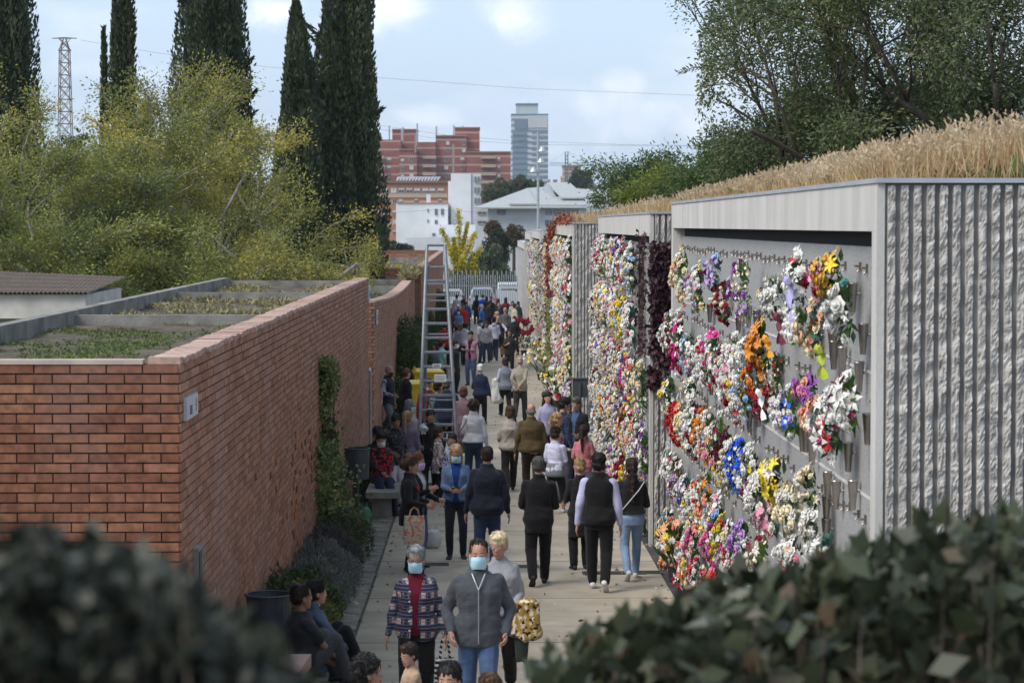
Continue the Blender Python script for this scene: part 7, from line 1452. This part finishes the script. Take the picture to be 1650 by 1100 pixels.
# seated at the very front
P4 = person(590, 1060, 1.2, -75, 'seated man with thick black hair and short beard in profile at the bottom edge', hair=('curly', BLK), top=((.08,.08,.085),'plain'), bot=((.05,.05,.06),'plain'), legs='sit', rh=(.02,.44,1.40), lh='lap', Y=18.6, seat=(1.0,), skin=SKIN)
P5 = person(663, 1044, .9, 110, 'baby with brown hair in a beige jacket with a hand held before its face', hair=('short', DBR), top=((.38,.26,.17),'plain'), bot=((.3,.25,.2),'plain'), legs='sit', rh='lap', lh='lap', Y=18.9, seat=(.55,), child=True, skin=SKR, head=(20,-10))
P6 = person(724, 1070, 1.15, 165, 'seated woman with black centre parted hair, only her forehead and eyes in frame', hair=('lowbun', BLK), top=((.05,.05,.05),'plain'), bot=(K_,'plain'), legs='sit', rh='lap', lh='lap', Y=17.9, seat=(.97,), fem=True, skin=SKR)
P7 = person(790, 1090, 1.05, 20, 'brown haired person seated low at the bottom edge beside the black haired woman', hair=('short', BRN), top=((.1,.1,.1),'plain'), bot=(K_,'plain'), legs='sit', rh='lap', lh='lap', Y=18.2, seat=(.95,))
# seated pair at the lower left
P8 = person(484, 944, 1.3, -62, 'seated man with shaved sides and a black topknot in a black t-shirt by the wall', hair=('buzz', DBR), top=((.022,.022,.024),'plain'), bot=((.06,.06,.065),'plain'), legs='sit', rh='knee', lh='lap', sleeve=.4, Y=24.2, seat=(1.0,), skin=SKD, fat=1.15)
mb = MB(); mb.ell(P8['H']((0,-.085,.235)), .052,.045,.036, 12, 8); mb.ell(P8['H']((.02,-.12,.23)), .03,.03,.024, 8, 6); me = remesh(mb.mesh('topknot', hairm(BLK)), .009, 1); obj('topknot', me, P8['root'])
P9 = person(508, 938, 1.3, -70, 'seated woman with black hair tied back and a sleeveless denim jacket, beside the topknot man', hair=('lowbun', BLK), top=((.07,.10,.15),'denim'), shirt=(K_,'plain'), bot=(K_,'plain'), legs='sit', rh='knee', lh='lap', Y=25.0, seat=(.97,), skin=SKR, fem=True)
# standing and walking group in the middle
P10 = person(660, 741, 1.60, -95, 'woman with bushy brown curls in black with a red flower, holding a tote bag', hair=('afro', BRN), top=(K_,'plain'), bot=(K_,'plain'), rh='bend', lh='bend', fem=True, loose=.012, hem=.72, skin=SKIN, head=(-10,-8))
bag(P10, 1, 'cream tote bag with orange and red circle print held by the curly haired woman', (.50,.42,.34), w=.30, h=.40, drop=.12, pat=('print', (.50,.18,.10)), rot=.15, off=(-.16,-.05,-.02))
mb = MB(); mb.ell(P10['T']((.10,.135,1.30)), .03,.012,.03, 8, 5); [mb.ell(P10['T']((.10+.025*math.cos(a),.15,1.30+.025*math.sin(a))), .014,.01,.014, 6, 4) for a in [PI/3*q for q in range(6)]]; mb.build('red_flower', mat('badge_red', (.5,.02,.04), .6, .2), P10['root'])
P11 = person(672, 723, 1.62, -120, 'woman with red brown waves, lilac face mask, grey scarf and black jacket', hair=('volume', RED), top=(K_,'plain'), shirt=((.42,.40,.42),'plain'), bot=(DEN,'denim'), mask=(.45,.33,.55), rh='chest', lh='bend', fem=True, skin=SKIN, Y=34.2)
P12 = person(735, 720, 1.66, 180, 'blond woman in a denim jacket over a blue top, looking down at a phone', hair=('long', (.33,.22,.13)), top=((.085,.14,.24),'denim'), shirt=((.008,.035,.16),'plain'), bot=((.012,.014,.022),'tight'), rh='phone', lh='phone', mask=MSK, fem=True, fat=1.12, glasses='reading', head=(0,-16), hem=.90, skin=SKIN)
phone(P12, 'dark mobile phone in the hands of the woman in the denim jacket')
P13 = person(785, 724, 1.76, 0, 'man in a navy windbreaker and jeans with his back turned, cropped dark hair', hair=('buzz', DBR), top=((.010,.013,.022),'plain'), bot=(DEND,'denim'), fat=1.18, loose=.015, hem=.82, skin=SKR)
P14 = person(868, 739, 1.73, 0, 'grey haired man in a black suit walking away with his hands in front', hair=('buzz', DGR), top=((.007,.007,.008),'plain'), bot=((.008,.008,.009),'plain'), rh='bend', lh='bend', legs='walk', hem=.74, loose=.006, fat=1.05, skin=SKR)
P15 = person(935, 741, 1.56, 8, 'girl with a blond bun and black coat, half hidden behind the young man', hair=('bun', BLD), top=((.010,.010,.012),'plain'), bot=(K_,'plain'), hem=.52, fem=True, rh='down', lh='bend', Y=34.0, skin=SKR)
P16 = person(965, 736, 1.80, -4, 'young man in a black vest over lilac sleeves, walking away in white trainers', hair=('short', BLK), top=((.008,.008,.009),'plain'), sleevecol=(LIL,'plain'), bot=((.008,.008,.009),'plain'), legs='walk2', rh='down', lh='down', loose=.014, hem=.86, fat=1.08, shoes=(.6,.6,.62), skin=SKR)
P17 = person(1018, 742, 1.66, 4, 'young woman with a long dark braid, black sweater and tight light blue jeans', hair=('braid', DBR), top=(K_,'plain'), bot=((.19,.28,.42),'tight'), legs='walk', rh='bend', lh='down', fem=True, hem=.98, loose=.006, shoes=(.55,.52,.55), skin=SKR)
mb = MB(); mb.tube([P17['T'](q) for q in ((.17,-.09,1.44),(.08,-.145,1.32),(-.05,-.155,1.17),(-.16,-.11,1.03))], .009, 4); mb.build('bag_strap', mat('strap_white', (.6,.6,.6), .7, .1), P17['root'])
P18 = person(895, 692, 1.47, -30, 'child with hair in a bun and lilac shirt, grey top tied round the waist', hair=('bun', DBR), top=((.50,.50,.66),'plain'), bot=(K_,'plain'), legs='walk', rh='chest', lh='bend', legcut=.75, shoes=(.6,.6,.6), child=True, skin=SKR)
mb = MB(); mb.loft([[P18['T'](((.185+.01*k)*math.cos(2*PI*i/14), (.135+.01*k)*math.sin(2*PI*i/14), 1.06-.07*k)) for i in range(14)] for k in range(5)]); mb.build('tied_sweater', cloth((.16,.17,.19),'plain'), P18['root'], smooth=True)
P19 = person(940, 691, 1.43, -15, 'girl with a dark ponytail and pink sweater', hair=('longpony', DBR), top=((.42,.15,.17),'plain'), bot=((.25,.3,.4),'denim'), fem=True, rh='bend', lh='bend', child=True, skin=SKR)
P20 = person(822, 656, 1.60, 8, 'woman with short brown hair, beige jacket and dark trousers, arm bent', hair=('volume', BRN), top=((.36,.32,.27),'plain'), bot=((.022,.017,.017),'plain'), legs='walk', lh='bend', rh='bend', fem=True, fat=1.2, hem=.86, skin=SKR)
mb = MB(); mb.tube([P20['T'](q) for q in ((.14,-.09,1.43),(.02,-.165,1.26),(-.14,-.13,1.05))], .008, 4); mb.build('bag_strap', mat('strap_brown', (.10,.05,.03), .7, .1), P20['root'])
P21 = person(856, 654, 1.71, 0, 'old man with thin white hair and an olive brown jacket, walking away', hair=('fringe_bald', GRY), top=((.075,.052,.022),'plain'), bot=((.03,.02,.014),'plain'), legs='walk2', fat=1.2, hem=.86, loose=.008, skin=SKR)
P22 = person(906, 644, 1.76, -60, 'man in a navy checked shirt with black hair, looking down', hair=('short', BLK), top=((.014,.022,.055),'check',(.03,.045,.09)), bot=((.05,.055,.07),'plain'), lh='bend', rh='down', fat=1.2, head=(-10,-16), skin=SKIN)
P23 = person(930, 643, 1.70, 150, 'old man in a dark jacket over a blue shirt, head bowed', hair=('short', DGR), top=((.014,.014,.018),'plain'), shirt=((.05,.09,.18),'plain'), bot=(K_,'plain'), rh='bend', lh='bend', fat=1.15, head=(0,-14), skin=SKR)
P24 = person(882, 634, 1.62, -160, 'woman with long curly black hair and a lilac top, facing the camera', hair=('wavy', BLK), top=((.33,.33,.5),'plain'), bot=(K_,'plain'), fem=True, skin=SKR)
P25 = person(897, 643, 1.60, -90, 'woman with blond hair tied back and a pale floral blouse', hair=('pony', BLD), top=((.48,.38,.42),'floral',(.10,.06,.09)), bot=((.1,.1,.12),'plain'), fem=True, rh='bend', skin=SKR, Y=43.2)
P26 = person(763, 647, 1.66, -10, 'woman with dark brown curls, white blouse, jeans and a taupe shoulder bag', hair=('curly', (.05,.03,.02)), top=((.55,.54,.58),'plain'), bot=(DEND,'denim'), fem=True, hem=.90, loose=.012, rh='down', lh='bend', fat=1.05, skin=SKD)
bag(P26, -1, 'taupe shoulder bag hanging beside the woman in the white blouse', (.13,.10,.085), w=.32, h=.30, d=.12, drop=.0, shoulder=1)
P27 = person(774, 588, 1.60, -10, 'white haired woman in a navy jacket with red collar, walking away', hair=('short', WHT), top=((.016,.024,.055),'plain'), bot=(K_,'plain'), legs='walk', fem=True, fat=1.15, hem=.86, rh='down', lh='bend', skin=SKR)
P28 = person(814, 578, 1.60, 12, 'woman with dark brown bob and grey waistcoat carrying a white coat', hair=('volume', (.035,.018,.013)), top=((.19,.20,.24),'plain'), sleevecol=((.45,.47,.6),'plain'), bot=(K_,'plain'), legs='walk2', fem=True, fat=1.12, lh='bend', skin=SKR)
drape(P28, -1, 'white coat draped over the arm of the woman in the grey waistcoat', [cloth((.62,.61,.58),'plain')], L_=.72, w=.16, off=(0,0,.02))
P29 = person(838, 576, 1.72, -14, 'old man with balding grey hair and beige cardigan, hands clasped behind his back', hair=('fringe_bald', GRY), top=((.30,.26,.20),'plain'), bot=((.035,.033,.032),'plain'), legs='walk', rh='behind', lh='behind', fat=1.12, hem=.84, skin=SKR)
bag(P28, 1, 'black handbag between the grey waistcoat woman and the man in the beige cardigan', K_, w=.22, h=.18, d=.10, drop=.10)
P30 = person(821, 532, 1.66, 172, 'woman in black with long black hair and sunglasses, tan bag on her shoulder', hair=('long', BLK), top=((.022,.023,.027),'plain'), bot=(K_,'plain'), fem=True, glasses='sun', rh='chest', lh='down', skin=SKR, sleeve=.75)
bag(P30, 1, 'tan leather shoulder bag of the woman with sunglasses', (.17,.09,.04), w=.22, h=.28, drop=-.1, shoulder=1)
P31 = person(759, 535, 1.80, 160, 'bearded man in a pink overshirt and jeans with folded arms', hair=('short', BLK), top=((.36,.17,.24),'plain'), shirt=(K_,'plain'), bot=(DEN,'denim'), rh='cross', lh='cross', hem=.78, fat=1.05, skin=SKIN, head=(20,-8))
far = dict(vox=.028)
G = 'people crowding at the far end of the path'
P32 = person(796, 512, 1.76, -5, 'man in a white hoodie and dark jeans seen from behind', hair=('short', BLK), top=((.52,.52,.62),'plain'), bot=(DEND,'denim'), hood=True, rh='bend', lh='bend', hem=.86, **far)
C = [
 (773,516,1.72,-100,'young man in a white t-shirt with a pale mask, side on',('short',BLK),((.55,.55,.6),'plain'),DEND,dict(mask=MSK,sleeve=.4)),
 (784,519,1.62,170,'girl in a grey striped top between the white t-shirt and the white hoodie',('pony',DBR),((.3,.3,.33),'plain'),DEND,dict(fem=True)),
 (803,510,1.72,170,'man in a navy and red jacket hugging the man in the white hoodie',('buzz',GRY),((.03,.03,.06),'plain'),K_,dict(sleevecol=((.5,.5,.62),'plain'),rh='chest',lh='out')),
 (829,510,1.66,160,'woman in black with long black hair and a blue mask, further back',('long',BLK),((.015,.015,.017),'plain'),K_,dict(fem=True,mask=MSK)),
 (776,491,1.74,-110,'man with cropped grey hair and a bright blue t-shirt',('buzz',GRY),((.02,.12,.42),'plain'),K_,dict(sleeve=.4)),
 (787,486,1.76,-60,'tall man in a black sweater behind the blue t-shirt',('short',BLK),((.012,.013,.015),'plain'),K_,{}),
 (768,476,1.70,10,'woman in a long black coat with black hair, back turned',('bob',BLK),((.01,.01,.011),'plain'),K_,dict(fem=True,hem=.45)),
 (778,475,1.74,20,'man in a vivid blue polo shirt near the fence',('buzz',DBR),((.01,.06,.45),'plain'),DEND,dict(sleeve=.4)),
 (784,478,1.66,0,'dark haired woman in black beside the vivid blue polo shirt',('long',BLK),(K_,'plain'),K_,dict(fem=True)),
 (791,479,1.76,160,'man in black with a dark mask facing the camera near the fence',('short',BLK),(K_,'plain'),K_,dict(mask=(.02,.02,.02))),
 (804,489,1.72,-70,'bald man in a dark navy jumper',('fringe_bald',GRY),((.015,.02,.045),'plain'),K_,{}),
 (801,503,1.64,-40,'woman with long wavy blond hair',('wavy',BLD),((.35,.3,.25),'plain'),DEND,dict(fem=True)),
 (814,497,1.70,0,'older man with silver hair and a grey shirt, back turned',('short',GRY),((.10,.10,.115),'plain'),K_,{}),
 (829,490,1.74,-60,'man with brown hair in a beige sweatshirt by the flower wall',('short',DBR),((.42,.37,.30),'plain'),K_,{}),
 (803,482,1.66,0,'woman with dark red hair near the fence',('bob',(.05,.012,.015)),((.02,.02,.03),'plain'),K_,dict(fem=True)),
 (815,480,1.68,10,'woman with long dark hair in a red checked shirt near the fence',('long',BLK),((.20,.02,.03),'check',(.02,.02,.03)),K_,dict(fem=True)),
 (826,486,1.62,170,'woman in a black and white striped top near the fence',('long',DBR),((.5,.5,.5),'stripe',(.03,.03,.03)),K_,dict(fem=True)),
 (835,486,1.66,30,'woman with a black ponytail, farthest right of the far crowd',('pony',BLK),((.02,.05,.04),'plain'),K_,dict(fem=True)),
 (736,475,1.74,-20,'man in a white shirt at the left end of the far crowd',('short',DBR),((.5,.47,.55),'plain'),DEND,{}),
 (747,475,1.72,-40,'grey haired man in a black jacket at the left of the far crowd',('short',GRY),((.015,.015,.02),'plain'),K_,{}),
 (752,484,1.78,-30,'bald bearded man in a blue shirt',('fringe_bald',DBR),((.025,.07,.19),'plain'),DEND,{}),
 (746,490,1.76,190,'bearded man with a navy cap and a red sweater',('cap',NV),((.42,.015,.03),'plain'),K_,{}),
 (738,491,1.70,180,'man with a white cap and blue shirt',('cap',WHT),((.05,.12,.3),'plain'),K_,{}),
 (739,499,1.62,175,'woman in a denim jacket with a mask and a black coat over her arm',('long',BLK),((.12,.2,.34),'denim'),K_,dict(fem=True,mask=MSK,rh='bend',lh='bend')),
 (751,521,1.66,-40,'person with dark hair and mask in a white hooded top with maroon sleeve',('short',BLK),((.5,.5,.58),'plain'),K_,dict(mask=MSK,hood=True)),
 (741,522,1.62,0,'woman with long light brown hair beside the white hooded top',('long',(.14,.08,.045)),((.28,.25,.33),'plain'),DEND,dict(fem=True)),
 (716,521,1.70,-20,'man in a bright red jacket behind the ladder',('short',BLK),((.42,.012,.02),'plain'),K_,{}),
 (724,497,1.68,0,'person in black and red behind the upper rungs of the ladder',('short',BLK),((.05,.02,.03),'check',(.3,.02,.03)),K_,{}),
 (712,549,1.68,-60,'person in a turquoise t-shirt behind the ladder',('short',DBR),((.18,.47,.48),'plain'),DEND,dict(sleeve=.4)),
 (702,553,1.64,120,'dark haired person in grey behind the ladder, left of the turquoise shirt',('long',BLK),((.14,.14,.16),'plain'),K_,dict(fem=True)),
 (734,550,1.66,-110,'woman with a blue mask and black dress right behind the ladder',('bun',BLK),((.02,.02,.022),'plain'),K_,dict(fem=True,mask=MSK)),
]
for (px_, yt_, h_, dg_, lb_, hr_, tp_, bt_, kw_) in C:
    kk = dict(far); kk.update(kw_); person(px_, yt_, h_, dg_, lb_, hair=hr_, top=tp_, bot=(bt_,'denim' if bt_ in (DEN, DEND) else 'plain'), group=G, skin=rnd.choice([SKIN,SKR,SKD]), legs=rnd.choice(['stand','walk','wide']), **kk)
# group round the yellow bins and the ladder
P40 = person(690, 611, 1.74, -20, 'man in a black cap and burgundy sweater behind the ladder', hair=('cap', BLK), top=((.10,.012,.02),'plain'), bot=(K_,'plain'), skin=SKIN)
P41 = person(705, 617, 1.68, -50, 'person in a grey green quilted jacket behind the ladder', hair=('short', BLK), top=((.13,.19,.19),'quilt'), bot=(K_,'plain'), skin=SKIN)
P42 = person(720, 613, 1.74, -10, 'man in a navy quilted jacket behind the lower rungs of the ladder', hair=('short', DGR), top=((.018,.032,.065),'quilt'), bot=(K_,'plain'), fat=1.2, loose=.01, skin=SKIN)
P43 = person(747, 626, 1.60, -10, 'woman with short auburn hair and a dusty pink coat beside the ladder', hair=('volume', RED), top=((.27,.17,.19),'plain'), bot=(K_,'plain'), hem=.6, fem=True, skin=SKIN)
P44 = person(655, 596, 1.62, -60, 'woman with red curly hair and a black t-shirt behind the yellow bin', hair=('curly', RED), top=((.014,.014,.016),'plain'), bot=(DEN,'denim'), fem=True, skin=SKR)
P45 = person(625, 590, 1.74, -120, 'man with a black mask and quilted vest over a checked shirt', hair=('buzz', GRY), top=((.020,.022,.028),'quilt'), sleevecol=((.30,.32,.38),'check',(.02,.03,.06)), bot=((.10,.115,.13),'denim'), mask=(.02,.02,.025), legs='walk', rh='bend', lh='down', loose=.012, skin=SKIN, head=(0,-12))
P46 = person(603, 596, 1.66, 140, 'woman with brown hair and a pink jacket coming round the brick corner', hair=('bob', (.25,.14,.08)), top=((.42,.22,.28),'plain'), bot=(K_,'plain'), fem=True, skin=SKR)
P47 = person(596, 593, 1.70, 170, 'white haired person in dark clothes half hidden by the brick corner', hair=('short', WHT), top=((.02,.022,.028),'plain'), bot=(DEN,'denim'), legs='walk', skin=SKR)
P48 = person(660, 647, 1.60, -110, 'grey haired woman with glasses and blue mask in a pale jacket', hair=('volume', GRY), top=((.36,.34,.35),'plain'), bot=(K_,'plain'), mask=MSK, fem=True, rh='bend', lh='out', glasses='reading', skin=SKIN, fat=1.1)
P49 = person(656, 666, 1.64, -20, 'woman with a long blond ponytail and a mauve sweater over a white shirt', hair=('longpony', (.32,.20,.11)), top=((.13,.10,.15),'plain'), bot=((.04,.03,.05),'plain'), fem=True, rh='bend', lh='down', loose=.012, hem=.88, skin=SKR)
mb = MB(); mb.loft([[P49['T'](((.19+.008*k)*math.cos(2*PI*i/14), (.13+.008*k)*math.sin(2*PI*i/14)-.01, .93-.06*k)) for i in range(14)] for k in range(3)]); mb.build('shirt_hem', cloth((.55,.53,.6),'plain'), P49['root'], smooth=True)
P50 = person(637, 656, 1.62, -150, 'woman with hair in a high bun and glossy black patterned jacket, mask under her chin', hair=('bun', BLK), top=((.012,.012,.015),'pattern',(.06,.06,.075)), bot=((.45,.43,.5),'plain'), fem=True, rh='bend', lh='down', skin=SKD, head=(-10,-14), Y=42.5)
P51 = person(608, 688, 1.28, 200, 'seated dark haired woman in black on the bench, head lowered', hair=('lowbun', BLK), top=((.012,.012,.014),'plain'), bot=(K_,'plain'), legs='sit', rh='lap', lh='lap', Y=42.4, seat=(.96,), skin=SKD, head=(-20,-20), fem=True)
P52 = person(614, 697, 1.2, 205, 'seated boy in a black and red hoodie with a white mask, looking down', hair=('short', BLK), top=((.014,.014,.018),'pattern',(.40,.01,.02)), bot=(NV,'plain'), legs='sit', rh='lap', lh='lap', Y=41.4, seat=(.86,), mask=(.6,.62,.65), skin=SKIN, head=(-25,-24), child=True)
P53 = person(694, 664, 1.60, 160, 'young woman with long black hair and a black coat with white fluffy trim', hair=('longpony', BLK), top=((.012,.012,.014),'plain'), bot=(K_,'plain'), fem=True, rh='bend', lh='bend', head=(35,0), hem=.7, skin=SKD)
mb = MB()
for k in range(60): a = rnd.uniform(-.6,1.9); mb.ell(P53['T']((.10*math.cos(a)+.06+rnd.gauss(0,.02), .02+.12*math.sin(a)+rnd.gauss(0,.02), 1.40+rnd.gauss(0,.03))), .03,.03,.03, 6, 5)
mb2 = remesh(mb.mesh('fluffy_trim', mat('fluffy_white', (.62,.62,.64), .95, .12, 30, .8, 60)), .014, 0); displ(mb2, lambda x, y, z: .02*noise.noise((x*60, y*60, z*60))); obj('fluffy_trim', mb2, P53['root'])
P54 = person(706, 693, 1.32, -80, 'girl with a long ponytail and a black, white and red patterned jacket', hair=('longpony', DBR), top=((.55,.53,.50),'floral',(.02,.02,.02)), bot=(K_,'plain'), child=True, hem=.7, skin=SKR, rh='bend', fem=True)
P55 = person(729, 704, 1.26, 150, 'small girl with dark hair in a white and blue top facing the camera', hair=('pony', DBR), top=((.55,.55,.62),'print',(.08,.08,.4)), bot=(K_,'plain'), child=True, skin=SKR, fem=True, Y=None)
bpy.data.scenes.remove(TS)
# ---------------------------------------------------------------- light haze over the distance
def haze():
    m = bpy.data.materials.new('haze_air'); m.use_nodes = True; nt = m.node_tree; nt.nodes.clear(); out = nt.nodes.new('ShaderNodeOutputMaterial'); v = nt.nodes.new('ShaderNodeVolumePrincipled'); v.inputs['Density'].default_value = .00010; v.inputs['Color'].default_value = (.80,.88,1,1); nt.links.new(v.outputs[0], out.inputs['Volume'])
    mb = MB(); mb.box(-6500, 6500, -250, 9500, -60, 420); mb.build('haze', m, kind='stuff')
haze()
